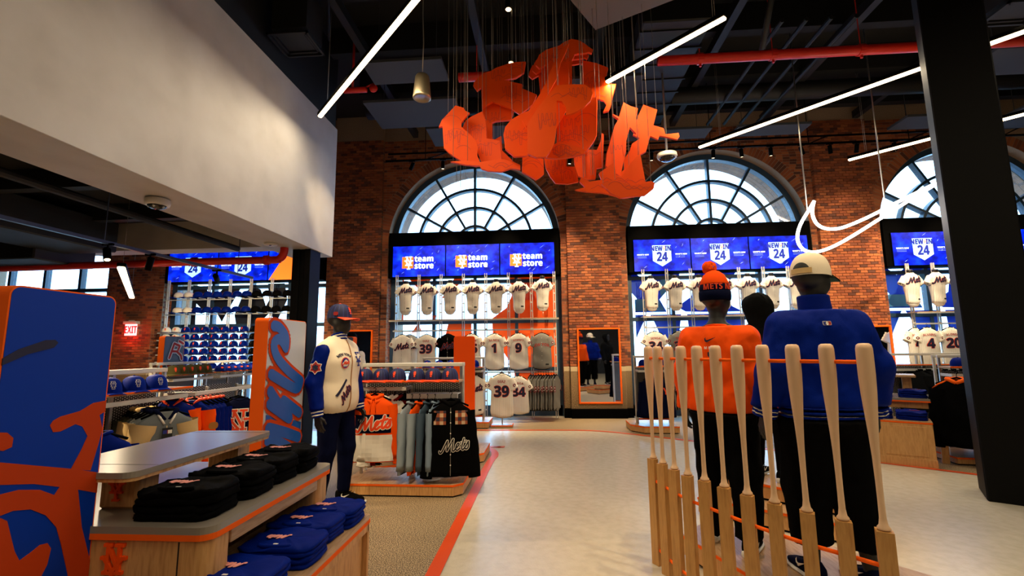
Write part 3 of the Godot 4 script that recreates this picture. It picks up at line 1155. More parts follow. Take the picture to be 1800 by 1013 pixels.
	tube(st, [Vector3(0, 0.12, 0), Vector3(0, 2.6, 0)], 0.018, 8)
	obj("pole", fin(st), M.steel, s)
	s = thing("dome_camera", "white dome camera on the underside of the plaster bulkhead", "camera", Vector3(-4.25, 3.085, -4.6))
	dome(s, 0.12)
	s = thing("smoke_detector", "flat white smoke detector on the bulkhead near the red pipe", "detector", Vector3(-4.3, 3.17, -6.78))
	st = nst(true)
	lathe(st, [Vector2(0, 0), Vector2(0.09, 0.0), Vector2(0.1, 0.012), Vector2(0.1, 0.034), Vector2(0, 0.034)], 18)
	obj("shell", fin(st), M.white_plastic, s)
	st = nst(true)
	lathe(st, [Vector2(0, -0.008), Vector2(0.02, -0.006), Vector2(0.02, 0.004), Vector2(0, 0.004)], 10)
	obj("sensor", fin(st), M.dark_glass, s)
	s = thing("sprinkler_pipe", "orange red pipe with elbow under the bulkhead beside the thin column", "pipe", Vector3(-4.3, 3.0, -7.1))
	st = nst(true)
	tube(st, catmull([Vector3(-6.5, -0.03, 0), Vector3(-1.5, 0, 0), Vector3(-0.2, 0, 0), Vector3(-0.03, 0.02, 0), Vector3(0.03, 0.1, 0), Vector3(0.04, 0.2, 0)], 6), 0.062, 14)
	obj("pipe", fin(st), M.red_pipe, s)
	for x in [-1.5, -0.25]:
		st = nst(true)
		tube(st, [Vector3(x - 0.035, 0, 0), Vector3(x + 0.035, 0, 0)], 0.08, 14)
		obj("coupling", fin(st), M.red_pipe, s)

func dome(s, r):
	var st = nst(true)
	lathe(st, [Vector2(r * 0.78, 0.03), Vector2(r * 0.95, 0.035), Vector2(r, 0.06), Vector2(r * 0.97, 0.1), Vector2(r * 0.7, 0.115), Vector2(0, 0.115)], 26)
	obj("housing", fin(st), M.white_plastic, s)
	st = nst(true)
	var p = []
	for k in 7:
		var a = PI / 2 * k / 6
		p.append(Vector2(sin(a) * r * 0.78, 0.04 - cos(a) * r * 0.42))
	lathe(st, p, 22)
	obj("bubble", fin(st), M.dark_glass, s)
	st = nst(true)
	for k in 5:
		var a = TAU * k / 5
		lathe(st, [Vector2(0, -0.012), Vector2(0.016, -0.004), Vector2(0.016, 0.01), Vector2(0, 0.01)], 8, Vector3(cos(a) * r * 0.6, 0.012, sin(a) * r * 0.6))
	obj("lens", fin(st), M.steel, s)

const ORD := ["first", "second", "third", "fourth", "fifth", "sixth", "seventh", "eighth", "ninth", "tenth", "eleventh", "twelfth", "thirteenth", "fourteenth", "fifteenth", "sixteenth"]

# ---------------------------------------------------------------- arched windows
func build_windows():
	for i in 5:
		var c = centres[i]
		var w = Node3D.new()
		w.name = "window_%d" % (i + 1)
		w.set_meta("kind", "structure")
		add_child(w)
		w.position = Vector3(c, 0, -10.75)
		var f = nst(false)
		sector(f, 0, SPRING, 1.9, R_IN, 0, PI, -0.08, 0.09, 44)
		for s in [-1, 1]:
			bx(f, Vector3(s * 1.965, 2.0, 0.005), Vector3(0.13, 4.0, 0.17))
		bx(f, Vector3(0, 0.12, 0.005), Vector3(4.0, 0.24, 0.17))
		obj("frame", fin(f), M.frame, w)
		for r in [0.46, 0.92, 1.38]:
			f = nst(false)
			sector(f, 0, SPRING, r - 0.03, r + 0.03, 0, PI, -0.08, 0.07, 36)
			obj("arc_bar", fin(f), M.frame, w)
		for a in [30, 60, 90, 120, 150]:
			f = nst(false)
			var d = Vector3(cos(deg_to_rad(a)), sin(deg_to_rad(a)), 0)
			bx(f, Vector3(0, SPRING, 0) + d * (1.18 if a != 90 else 0.95), Vector3(1.46 if a != 90 else 1.92, 0.055, 0.145), 0.0, Basis(Vector3(0, 0, 1), deg_to_rad(a)))
			obj("spoke", fin(f), M.frame, w)
		for x in [-0.98, 0.0, 0.98]:
			f = nst(false)
			bx(f, Vector3(x, 2.1, 0), Vector3(0.075, 3.8, 0.14))
			obj("mullion", fin(f), M.frame, w)
		for y in [1.05, 2.15, 3.1]:
			f = nst(false)
			bx(f, Vector3(0, y, 0), Vector3(3.8, 0.085, 0.145))
			obj("transom", fin(f), M.frame, w)
		var radii = [[0.46, 0.92], [0.92, 1.38], [1.38, 1.9]]
		for rr in radii:
			for k in 6:
				f = nst(false)
				sector(f, 0, SPRING, rr[0], rr[1], k * PI / 6, (k + 1) * PI / 6, -0.006, 0.0, 5)
				obj("pane", fin(f), M.glass, w)
		for k in 2:
			f = nst(false)
			sector(f, 0, SPRING, 0.01, 0.46, k * PI / 2, (k + 1) * PI / 2, -0.006, 0.0, 8)
			obj("pane", fin(f), M.glass, w)
		for x in [-1.44, -0.49, 0.49, 1.44]:
			for y in [[0.24, 1.05], [1.05, 2.15], [2.15, 3.1], [3.1, 4.0]]:
				f = nst(false)
				bx(f, Vector3(x, (y[0] + y[1]) / 2, -0.003), Vector3(0.9, y[1] - y[0], 0.006))
				obj("pane", fin(f), M.glass, w)
		film(w, i)

# printed film on the lower panes: broad letter fragments
func film(w, i):
	var px = func(list, ox, oy, sc, cx):
		var o = []
		for p in list:
			o.append(Vector2((ox + p[0] * sc - cx) * 0.01331, 3.24 - (oy + p[1] * sc - 487.0) * 0.01335))
		return o
	var sets = []
	if i == 2:
		var s = 0.1876
		for q in [[[215, 110], [430, 110], [335, 235]], [[650, 110], [745, 110], [600, 280], [530, 300]], [[1165, 80], [1640, 80], [1640, 500], [1010, 500], [1150, 400], [1200, 290], [1195, 190]], [[1015, 515], [1640, 515], [1640, 1520], [1290, 1520], [1210, 950], [1020, 660]],
				[[600, 530], [820, 530], [820, 660], [560, 690]], [[310, 530], [345, 610], [245, 620]], [[150, 110], [165, 110], [165, 500], [150, 500]], [[560, 700], [820, 680], [800, 1500], [560, 1500]]]:
			sets.append(["film_orange", px.call(q, 670.0, 470.0, s, 830.0)])
		sets.append(["film_pink", px.call([[1290, 130], [1420, 150], [1420, 330], [1290, 330]], 670.0, 470.0, s, 830.0)])
		sets.append(["film_pink", px.call([[445, 460], [485, 460], [465, 510]], 670.0, 470.0, s, 830.0)])
	elif i >= 3:
		var s = 0.158
		for q in [[[110, 110], [140, 150], [270, 265], [400, 150], [400, 110], [670, 110], [640, 230], [420, 475], [490, 612], [150, 612], [175, 460], [110, 380]], [[820, 140], [1000, 140], [900, 620], [690, 612], [600, 560], [760, 450]], [[1000, 140], [1250, 140], [1240, 200], [1180, 280], [1120, 420], [1180, 560], [1290, 620], [900, 620]],
				[[150, 640], [275, 640], [170, 850], [150, 900]], [[310, 640], [640, 640], [600, 900], [420, 900], [350, 720]], [[700, 640], [1300, 640], [1300, 1500], [760, 1500]]]:
			sets.append(["film_blue", px.call(q, 1100.0, 460.0, s, 1262.0)])
		sets.append(["film_sky", px.call([[1780, 200], [1900, 200], [1900, 600], [1780, 600]], 1100.0, 460.0, s, 1262.0)])
		sets.append(["film_sky", px.call([[420, 280], [560, 180], [560, 330], [430, 450]], 1100.0, 460.0, s, 1262.0)])
		sets.append(["film_sky", px.call([[150, 470], [400, 470], [470, 600], [150, 600]], 1100.0, 460.0, s, 1262.0)])
	elif i == 1:
		var s = 0.2172
		for q in [[[190, 240], [300, 255], [370, 370], [480, 255], [630, 255], [520, 460], [470, 560], [400, 450], [310, 470], [230, 400], [235, 620], [190, 620]], [[640, 340], [720, 255], [800, 290], [880, 500], [760, 620], [600, 590], [580, 500]], [[860, 240], [1010, 240], [1040, 380], [960, 560], [840, 460], [880, 380]], [[190, 600], [330, 600], [300, 660], [190, 660]], [[400, 600], [560, 600], [560, 660], [420, 660]]]:
			sets.append(["film_dark", px.call(q, 280.0, 440.0, s, 436.0)])
	for k in sets.size():
		var st = nst(false)
		prism(st, sets[k][1], 0.045 + 0.003 * k, 0.0465 + 0.003 * k)
		obj("window_film", fin(st), M[sets[k][0]], w)
# ---------------------------------------------------------------- lettering that repeats
var LIB := {}
func library():
	# script word, capital height 1, drawn with a pen
	var m = [catmull([Vector2(0.0, 0.16), Vector2(0.08, 0.0), Vector2(0.24, 0.1), Vector2(0.42, 0.55), Vector2(0.62, 1.06)]), [Vector2(0.62, 1.06), Vector2(0.66, 0.6), Vector2(0.72, 0.14)],
		[Vector2(0.72, 0.14), Vector2(0.94, 0.62), Vector2(1.16, 1.12)], catmull([Vector2(1.16, 1.12), Vector2(1.19, 0.6), Vector2(1.24, 0.12), Vector2(1.36, 0.03), Vector2(1.52, 0.2)]),
		catmull([Vector2(1.5, 0.2), Vector2(1.74, 0.42), Vector2(1.8, 0.6), Vector2(1.66, 0.66), Vector2(1.55, 0.46), Vector2(1.56, 0.16), Vector2(1.72, 0.03), Vector2(1.95, 0.2)]),
		catmull([Vector2(2.2, 1.02), Vector2(2.12, 0.5), Vector2(2.12, 0.16), Vector2(2.24, 0.03), Vector2(2.42, 0.2)]), [Vector2(1.92, 0.66), Vector2(2.46, 0.74)],
		catmull([Vector2(2.4, 0.18), Vector2(2.6, 0.5), Vector2(2.68, 0.66), Vector2(2.72, 0.4), Vector2(2.74, 0.14), Vector2(2.6, 0.02), Vector2(2.44, 0.1)])]
	var s = []
	for l in m:
		var q = []
		for p in l:
			q.append(Vector2((p.x - 1.37 + 0.16 * p.y) * 1.02, p.y - 0.5 + (p.x - 1.37) * 0.13))
		s.append(q)
	LIB.script = s
	# interlocking N and Y with slab ends
	var n = [[Vector2(-0.30, -0.42), Vector2(-0.30, 0.86)], [Vector2(-0.30, 0.86), Vector2(0.30, -0.30)], [Vector2(0.30, -0.42), Vector2(0.30, 0.86)],
		[Vector2(-0.46, 0.9), Vector2(-0.16, 0.9)], [Vector2(0.14, 0.9), Vector2(0.48, 0.9)], [Vector2(-0.46, -0.42), Vector2(-0.14, -0.42)],
		[Vector2(-0.5, 0.28), Vector2(0.0, -0.36)], [Vector2(0.5, 0.28), Vector2(0.0, -0.36)], [Vector2(0.0, -0.36), Vector2(0.0, -1.0)], [Vector2(-0.2, -1.0), Vector2(0.2, -1.0)],
		[Vector2(-0.6, 0.28), Vector2(-0.38, 0.28)], [Vector2(0.4, 0.28), Vector2(0.62, 0.28)], [Vector2(0.2, -0.42), Vector2(0.46, -0.42)]]
	LIB.ny = n
	LIB.swoosh = PackedVector2Array([Vector2(-0.5, 0.12), Vector2(-0.36, 0.28), Vector2(-0.4, 0.08), Vector2(-0.34, 0.0), Vector2(-0.2, -0.01), Vector2(0.55, 0.26), Vector2(-0.22, -0.2), Vector2(-0.38, -0.2), Vector2(-0.48, -0.08)])

func sc(list, k):
	var o = []
	for l in list:
		var q = []
		for p in l:
			q.append(p * k)
		o.append(q)
	return o

var cached := {}
func script_mesh(h, w, z = 0.0):
	var key = "s%.4f_%.4f_%.4f" % [h, w, z]
	if not cached.has(key):
		cached[key] = strokes(sc(LIB.script, h), w * h, z, 0.0012)
	return cached[key]

func ny_mesh(h, w, z = 0.0, th = 0.0012):
	var key = "n%.4f_%.4f_%.4f_%.4f" % [h, w, z, th]
	if not cached.has(key):
		cached[key] = strokes(sc(LIB.ny, h / 2.0), w * h / 2.0, z, th, true)
	return cached[key]

func swoosh_mesh(s):
	var st = nst(false)
	var p = []
	for q in LIB.swoosh:
		p.append(q * s)
	prism(st, p, 0, 0.0012)
	return fin(st)

# round club patch, radius r: ring, disc, skyline and script; returns parts on a node
func patch(parent, r, xf, place = null):
	var disc = nst(false)
	prism(disc, arc(0, 0, r, 0, TAU * 23 / 24, 23), 0, 0.001)
	var inner = nst(false)
	prism(inner, arc(0, 0, r * 0.86, 0, TAU * 23 / 24, 23), 0.001, 0.0018)
	var sky = nst(false)
	prism(sky, [Vector2(-0.8, -0.1), Vector2(-0.6, 0.2), Vector2(-0.45, 0.15), Vector2(-0.4, 0.45), Vector2(-0.2, 0.4), Vector2(-0.1, 0.65), Vector2(0.05, 0.5), Vector2(0.2, 0.6), Vector2(0.35, 0.35), Vector2(0.5, 0.4), Vector2(0.7, 0.1), Vector2(0.8, -0.1), Vector2(0.5, -0.62), Vector2(-0.5, -0.62)].map(func(p): return p * r), 0.0018, 0.0024)
	var k = 0
	for q in [[fin(disc), M.ink_orange], [fin(inner), M.ink_royal], [fin(sky), M.ink_white], [script_mesh(r * 0.5, 0.24, 0.0024), M.ink_orange]]:
		decal("club_patch", q[0], q[1], parent, xf, place)
		k += 1

# puts a flat mesh on a parent, through a bending function when one is given
func decal(called, mesh, mt, parent, xf, place = null):
	var o = MeshInstance3D.new()
	o.name = called
	o.material_override = mt
	if place == null:
		o.mesh = mesh
		o.transform = xf
	else:
		o.mesh = place.call(mesh, xf)
	parent.add_child(o, true)
	return o

# ---------------------------------------------------------------- header bands, screens and wall fixtures
func build_bays():
	library()
	var names = ["", "over the cap wall", "over the orange window film, showing the team store sign", "over the second bay with blue film", "over the third bay beyond the column"]
	for i in range(1, 5):
		var c = centres[i]
		var st = nst(false)
		bx(st, Vector3(c, 3.72, -10.52), Vector3(4.0, 1.08, 0.32), 0.01)
		struct("trim_%d" % (i + 2), fin(st), M.black)
		for k in 3:
			screen(Vector3(c + (k - 1) * 1.262 + 0.0, 3.56, -10.345), i, k)
		fixture(i, c)

func screen(at, i, k):
	var where = ["leftmost", "middle", "rightmost"][k]
	var lb
	if i == 2:
		lb = "%s of three blue screens reading team store above the orange bay" % where
	elif i == 1:
		lb = "%s of three blue screens with number 24 above the cap wall" % where
	else:
		lb = "%s of three blue NEW IN 24 screens above the %s jersey bay" % [where, ["second", "third"][i - 3]]
	var s = thing("video_screen", lb, "screen", at, 0.0, "video screens above the bays")
	var st = nst(false)
	bx(st, V0, Vector3(1.25, 0.735, 0.05), 0.004)
	obj("case", fin(st), M.black, s)
	st = nst(false)
	quv(st, Vector3(-0.618, -0.36, 0.0262), Vector3(0.618, -0.36, 0.0262), Vector3(0.618, 0.36, 0.0262), Vector3(-0.618, 0.36, 0.0262), 0.1 + 0.15 * k, 0.2, 0.9 + 0.15 * k, 0.7)
	obj("screen_display", fin(st), M.screen, s)
	# light streaks of the picture
	rng.seed = 7 + k
	st = nst(false)
	for n in 9:
		var p = Vector2(rng.randf_range(-0.5, 0.5), rng.randf_range(-0.3, 0.3))
		var d = Vector2(rng.randf_range(0.03, 0.13), rng.randf_range(0.03, 0.1))
		prism(st, [p, p + d * 0.5 + Vector2(0.004, -0.006), p + d, p + d * 0.5 + Vector2(-0.004, 0.004)], 0.0263, 0.0266)
	obj("screen_streak", fin(st), M.screen_streak, s)
	if i == 2:
		st = nst(false)
		bx(st, Vector3(-0.26, -0.03, 0.0275), Vector3(0.27, 0.27, 0.002))
		obj("screen_logo", fin(st), M.screen_orange, s)
		decal("screen_logo", ny_mesh(0.3, 0.17, 0.0, 0.001), M.screen_white, s, Transform3D(Basis(), Vector3(-0.24, -0.03, 0.029)))
		for t in [["team", 0.055], ["store", -0.11]]:
			var tm = text(t[0], 0.132, 0.001)
			tm.horizontal_alignment = HORIZONTAL_ALIGNMENT_LEFT
			tm = bold(as_array(tm), 0.003)
			decal("screen_text", tm, M.screen_white, s, Transform3D(Basis(), Vector3(-0.105, t[1], 0.029)))
	elif i == 1 and k == 2:
		st = nst(false)
		prism(st, [Vector2(-0.6, -0.36), Vector2(0.25, -0.36), Vector2(0.3, 0.36), Vector2(-0.15, 0.36)], 0.0267, 0.0275)
		obj("screen_logo", fin(st), M.screen_orange, s)
		decal("screen_text", text("24", 0.2, 0.001), M.screen_white, s, Transform3D(Basis(), Vector3(0.28, -0.02, 0.029)))
	else:
		st = nst(false)
		prism(st, [Vector2(-0.205, 0.225), Vector2(-0.205, -0.13), Vector2(0.0, -0.26), Vector2(0.205, -0.13), Vector2(0.205, 0.225)], 0.0267, 0.0275)
		obj("screen_logo", fin(st), M.screen_ice, s)
		st = nst(false)
		for x in [-0.15, -0.1, -0.05, 0.0, 0.05, 0.1, 0.15]:
			bx(st, Vector3(x, 0.02 , 0.0277), Vector3(0.004, 0.36 - absf(x) * 0.3, 0.0006))
		obj("screen_logo", fin(st), M.screen_white, s)
		for t in [["NEW", 0.115, 0.085, -0.115], ["IN", 0.115, 0.085, 0.14], ["24", 0.2, 0.0, 0.0]]:
			decal("screen_text", bold(as_array(text(t[0], 0.105 if t[0] != "24" else 0.2, 0.001)), 0.006), M.screen_navy, s, Transform3D(Basis.from_scale(Vector3(0.8, 1, 1)), Vector3(t[3], 0.15 if t[0] != "24" else -0.04, 0.029)))
		decal("screen_logo", ny_mesh(0.1, 0.17, 0.0, 0.001), M.screen_orange, s, Transform3D(Basis(), Vector3(0.05, 0.15, 0.029)))
		for x in [-0.42, 0.42]:
			decal("screen_text", text("WHAT'S NEW", 0.03, 0.001), M.screen_white, s, Transform3D(Basis(), Vector3(x, 0.015, 0.029)))
			for n in 2:
				st = nst(false)
				bx(st, Vector3(x - 0.02, -0.025 - n * 0.03, 0.0275), Vector3(0.2, 0.006, 0.001))
				obj("screen_text", fin(st), M.screen_streak, s)
	if k == 0:
		var a = AreaLight3D.new()
		a.name = "light"
		a.area_size = Vector2(3.6, 0.68)
		a.light_energy = 0.28
		a.light_color = Color(0.25, 0.4, 1.0)
		a.area_range = 30.0
		a.area_attenuation = 2.0
		a.shadow_enabled = true
		s.add_child(a)
		a.position = Vector3(1.262, 0, 0.04)
		a.rotation.y = PI

func fixture(i, c):
	var lb = ["", "silver wall frame with pegs and shelves for caps", "silver wall frame with shelf and rails before the orange film", "silver wall frame with shelf and rails before the blue film", "silver wall frame with shelf and rails beyond the big column"][i]
	var f = thing("wall_display_frame", lb, "display frame", Vector3(c, 0, -10.2))
	var n = 8
	for k in n:
		var st = nst(false)
		var x = -1.73 + 0.513 * k
		for e in [-0.022, 0.022]:
			bx(st, Vector3(x + e, 1.62, 0), Vector3(0.017, 3.2, 0.03))
		for y in 16:
			bx(st, Vector3(x, 0.2 + y * 0.195, -0.002), Vector3(0.03, 0.03, 0.02))
		obj("upright", fin(st), M.white_metal, f)
	var w = 3.66
	var rails = [[2.52, 2.5], [1.93, 1.93], [1.0, 1.0]]
	if i == 1:
		for y in [2.74, 2.39]:
			var st = nst(false)
			bx(st, Vector3(0.06, y, 0.02), Vector3(w, 0.018, 0.02))
			obj("rail", fin(st), M.white_metal, f)
		for y in [1.955, 1.79, 1.625, 1.46, 1.295, 1.13]:
			var st = nst(false)
			bx(st, Vector3(0.0, y, 0.16), Vector3(3.3, 0.025, 0.3), 0.004)
			obj("shelf", fin(st), M.white_metal, f)
		return
	var st = nst(false)
	bx(st, Vector3(0.06, 2.165, 0.12), Vector3(w + 0.1, 0.014, 0.28), 0.003)
	obj("shelf", fin(st), M.oak_top, f)
	st = nst(false)
	bx(st, Vector3(0.06, 2.145, 0.24), Vector3(w + 0.1, 0.022, 0.03), 0.003)
	obj("shelf_edge", fin(st), M.white_metal, f)
	for y in [1.93, 1.01]:
		st = nst(false)
		bx(st, Vector3(0.06, y, 0.1), Vector3(w, 0.03, 0.016), 0.003)
		for k in n:
			bx(st, Vector3(-1.73 + 0.513 * k, y, 0.05), Vector3(0.012, 0.03, 0.1))
		obj("hang_rail", fin(st), M.white_metal, f)

# ---------------------------------------------------------------- mirrors, exit sign
func build_wall_things():
	for q in [["tall wall mirror with orange frame on the pier between the first two windows", 1.157, 1.13, 0.9, 1.6, -10.265], ["orange framed mirror on the left pier behind the white shirted shopper", -4.35, 1.1, 0.78, 1.72, -10.265], ["orange framed mirror on the pier behind the blue jacket mannequin", 6.85, 1.1, 0.8, 1.6, -10.265]]:
		var m = thing("wall_mirror", q[0], "mirror", Vector3(q[1], q[2], q[5]))
		var st = nst(false)
		for s in [-1, 1]:
			bx(st, Vector3(s * q[3] / 2, 0, 0), Vector3(0.035, q[4] + 0.035, 0.06), 0.006)
			bx(st, Vector3(0, s * q[4] / 2, 0), Vector3(q[3] - 0.035, 0.035, 0.06), 0.006)
		obj("frame", fin(st), M.orange_edge, m)
		st = nst(false)
		bx(st, Vector3(0, 0, -0.01), Vector3(q[3] - 0.02, q[4] - 0.02, 0.03))
		obj("mirror_glass", fin(st), M.mirror, m)
	var e = thing("exit_sign", "red lit EXIT sign on the dark brick pier at left", "exit sign", Vector3(-9.83, 2.06, -10.24))
	var st = nst(false)
	bx(st, Vector3(0, 0.17, 0.0), Vector3(0.34, 0.07, 0.12), 0.008)
	bx(st, Vector3(0, 0.215, 0.0), Vector3(0.12, 0.03, 0.05), 0.004)
	obj("housing", fin(st), M.white_plastic, e)
	st = nst(false)
	bx(st, V0, Vector3(0.3, 0.27, 0.02), 0.004)
	obj("lit_panel", fin(st), M.exit_white, e)
	decal("sign_letters", text("EXIT", 0.15, 0.004), M.exit_red, e, Transform3D(Basis.from_scale(Vector3(0.72, 1.15, 1)), Vector3(0, 0, 0.012)))
	var l = OmniLight3D.new()
	l.name = "light"
	l.light_energy = 0.12
	l.light_color = Color(1, 0.12, 0.1)
	l.omni_range = 20.0
	l.omni_attenuation = 2.0
	l.light_size = 0.1
	l.shadow_enabled = true
	e.add_child(l)
	l.position = Vector3(0, -0.1, 0.12)

# ---------------------------------------------------------------- hanging sculpture of cut orange plates
func build_sculpture():
	var s = thing("hanging_sculpture", "big orange sculpture of layered cut plates hanging on many wires", "sculpture", Vector3(0, 4.4, -6.0))
	# plates: distance, turn, outline in metres (x, y pairs)
	var plates = [
		[-5.75, 8, [-1.37,4.45,-1.33,4.55,-1.26,4.63,-1.15,4.76,-1.04,4.73,-1.02,4.69,-0.96,4.66,-1.02,4.59,-1.07,4.52,-1.07,4.46,-0.95,4.35,-0.87,4.26,-0.85,4.18,-0.86,4.06,-0.81,3.94,-0.87,3.91,-1.01,3.94,-1.22,4.08,-1.30,4.16,-1.32,4.46]],
		[-6.1, -6, [-0.85,5.25,-0.92,5.20,-0.97,5.28,-0.96,5.33,-0.91,5.39,-0.82,5.46,-0.71,5.48,-0.63,5.52,-0.46,5.56,-0.33,5.57,-0.20,5.56,-0.23,5.40,-0.35,5.33,-0.52,5.32,-0.25,5.22,-0.26,5.16,-0.05,5.04,-0.11,4.90,-0.30,4.77,-0.41,4.87,-0.69,5.01,-0.84,4.93]],
		[-6.25, 0, [-0.86,5.04,-0.71,5.11,-0.39,4.94,-0.43,4.79,-0.65,4.78,-0.71,4.76,-0.71,4.51,-0.67,4.50,-0.58,4.55,-0.57,4.33,-0.40,4.15,-0.69,4.07,-0.88,4.19,-0.95,4.44,-0.85,4.79]],
		[-5.95, -10, [-1.10,4.56,-1.05,4.67,-0.96,4.72,-0.81,4.77,-0.76,4.63,-0.75,4.37,-0.56,4.31,-0.54,4.03,-0.82,4.02,-0.90,4.25,-1.05,4.43]],
		[-5.6, 0, [-1.18,3.91,-0.98,3.92,-0.79,3.89,-0.50,3.92,-0.36,3.87,-0.28,3.83,-0.28,3.77,-0.40,3.79,-0.53,3.75,-0.70,3.77,-0.78,3.80,-0.80,3.84,-0.98,3.86]],
		[-5.5, 6, [-0.48,4.19,-0.46,4.28,-0.38,4.38,-0.27,4.45,-0.16,4.50,0.03,4.75,0.21,4.99,0.37,5.24,0.36,4.58,0.19,4.27,0.10,4.12,0.02,4.01,-0.20,3.90,-0.35,3.89,-0.46,3.99]],
		[-5.9, 0, [-0.06,5.39,-0.05,5.45,-0.01,5.54,0.09,5.61,0.20,5.64,0.27,5.66,0.34,5.71,0.44,5.75,0.55,5.72,0.64,5.65,0.67,5.62,0.73,5.57,0.71,5.52,0.67,5.54,0.62,5.53,0.48,5.52,0.44,5.43,0.43,5.06,0.30,5.06,0.22,5.17,0.10,5.10,0.08,5.39,-0.01,5.34]],
		[-5.35, 4, [-0.23,4.29,-0.15,4.42,-0.02,4.62,0.07,4.79,0.14,4.97,0.18,5.07,0.21,5.08,0.29,5.26,0.37,5.31,0.32,5.18,0.26,5.06,0.20,4.83,0.06,4.58,-0.09,4.38,-0.19,4.20]],
		[-5.2, 0, [-0.17,4.17,-0.02,4.40,0.08,4.52,0.20,4.65,0.39,4.65,0.53,4.64,0.60,4.58,0.62,4.52,0.59,4.43,0.52,4.36,0.42,4.30,0.34,4.27,0.29,4.26,0.30,4.36,0.25,4.44,0.19,4.45,0.18,4.11,0.15,3.92,0.11,3.84,0.05,3.75,-0.07,3.75,-0.17,3.80]],
		[-5.55, -8, [0.20,4.49,0.31,4.46,0.36,4.46,0.56,4.56,0.71,4.66,0.69,4.15,0.66,4.08,0.56,3.95,0.37,3.94,0.19,3.95]],
		[-6.0, -12, [0.59,5.52,0.78,5.44,0.94,5.34,0.89,5.14,0.91,5.11,1.04,5.08,0.99,4.92,0.95,4.77,0.92,4.71,0.85,4.70,0.90,4.80,0.86,4.87,0.78,4.91,0.75,4.38,0.63,4.37,0.53,4.89,0.61,5.13,0.58,5.15]],
		[-6.15, 6, [0.17,4.24,0.43,4.25,0.76,4.24,0.82,4.36,0.84,4.49,0.87,4.47,0.84,3.99,0.75,3.97,0.73,3.82,0.63,3.81,0.49,3.86,0.45,4.00,0.44,4.14,0.20,4.15]],
		[-6.35, 0, [0.03,4.23,0.20,4.24,0.35,4.26,0.35,4.09,0.50,4.08,0.51,3.86,0.36,3.83,0.18,3.85,0.11,3.95,0.05,4.08]],
		[-6.05, 12, [-0.27,4.14,-0.11,4.12,0.02,4.10,0.02,3.88,-0.04,3.83,-0.09,3.80,-0.18,3.85,-0.28,3.90]],
		[-5.9, 8, [1.11,4.78,1.20,4.73,1.30,4.70,1.27,4.55,1.32,4.51,1.26,4.34,1.18,4.43,1.12,4.23,1.11,4.08,1.06,3.90,1.02,3.74,0.94,3.79,0.83,3.88,0.85,4.05,0.88,4.14,0.98,4.46,1.03,4.54,0.95,4.60,0.96,4.61,1.04,4.57]],
		[-6.15, -8, [1.43,4.87,1.52,4.82,1.61,4.77,1.55,4.55,1.68,4.49,1.70,4.40,1.87,4.40,1.88,4.35,1.85,4.31,1.69,4.37,1.62,4.39,1.60,4.34,1.50,4.40,1.43,4.18,1.31,4.12,1.21,4.00,1.08,3.83,1.08,3.91,1.13,3.95,1.13,4.10,1.18,4.16,1.22,4.22,1.25,4.31,1.36,4.38,1.27,4.44,1.33,4.57,1.35,4.71]],
		[-5.7, 0, [0.41,3.51,0.54,3.54,0.47,3.62,0.50,3.68,0.60,3.61,0.75,3.63,0.72,3.72,0.91,3.85,0.94,3.68,1.00,3.66,1.12,3.83,1.25,3.96,1.30,3.58,1.37,3.59,1.41,3.56,1.40,3.50,1.27,3.41,1.02,3.38,0.89,3.42,0.75,3.46,0.56,3.48]],
		[-5.45, 10, [0.70,3.46,0.86,3.52,1.06,3.45,1.26,3.48,1.30,3.51,1.34,3.49,1.34,3.41,1.24,3.33,1.05,3.31,0.93,3.29,0.81,3.35]],
		[-5.4, 0, [0.05,3.93,0.22,4.03,0.52,3.91,0.52,3.86,0.34,3.82,0.17,3.81,0.04,3.83]]]
	var k = 0
	for p in plates:
		var z = p[0]
		var q = []
		var mid = V2Z
		for i in range(0, p[2].size(), 2):
			q.append(Vector2(p[2][i], p[2][i + 1]))
			mid += q[-1]
		mid /= q.size()
		var o = []
		for v in q:
			o.append(v - mid)
		var st = nst(false)
		prism(st, o, -0.022, 0.022)
		var m = obj("plate", fin(st), M.orange, s, Vector3(mid.x, mid.y - 4.4, z + 6.0))
		m.rotation.y = deg_to_rad(p[1])
		# further layers of the same outline behind the first
		for n in [0, 0, 0, 0, 0, 0, 2, 0, 0, 0, 0, 0, 0, 0, 0, 0, 0, 0, 0][k]:
			st = nst(false)
			prism(st, o, -0.018, 0.018)
			obj("plate_layer", fin(st), M.orange, m, Vector3(-0.05 - 0.055 * n, -0.012 - 0.02 * n, -0.1 - 0.09 * n))
		# cut drawing lines standing on the face: drips, arcs and short waves
		rng.seed = 100 + k
		var eng = nst(false)
		rise = 0.0
		var poly = PackedVector2Array(o)
		var lo = Vector2(9, 9); var hi = -lo
		for v in o:
			lo = lo.min(v); hi = hi.max(v)
		var made = 0
		for t in 90:
			if made > 6:
				break
			var a = Vector2(rng.randf_range(lo.x, hi.x), rng.randf_range(lo.y, hi.y))
			var line = []
			var style = t % 3
			if style == 0:
				for n in 4:
					var dy = rng.randf_range(0.05, 0.2)
					line.append(a + Vector2(n * 0.055, 0)); line.append(a + Vector2(n * 0.055 + 0.012, -dy)); line.append(a + Vector2(n * 0.055 + 0.03, -dy)); line.append(a + Vector2(n * 0.055 + 0.042, 0))
			elif style == 1:
				var r = rng.randf_range(0.1, 0.26)
				for n in 9:
					var an = 0.5 + n * 0.26
					line.append(a + Vector2(cos(an), sin(an)) * r)
			else:
				for n in 8:
					line.append(a + Vector2(n * 0.045, 0.025 * sin(n * 1.9 + t)))
			var ok = true
			for p2 in line:
				ok = ok and Geometry2D.is_point_in_polygon(p2, poly)
			if ok:
				made += 1
				stroke(eng, line, 0.006, 0.0222, 0.001)
		if made > 0:
			obj("drawing_line", fin(eng), M.orange_deep, m)
		# wires from the plate up to the ceiling
		var tops = []
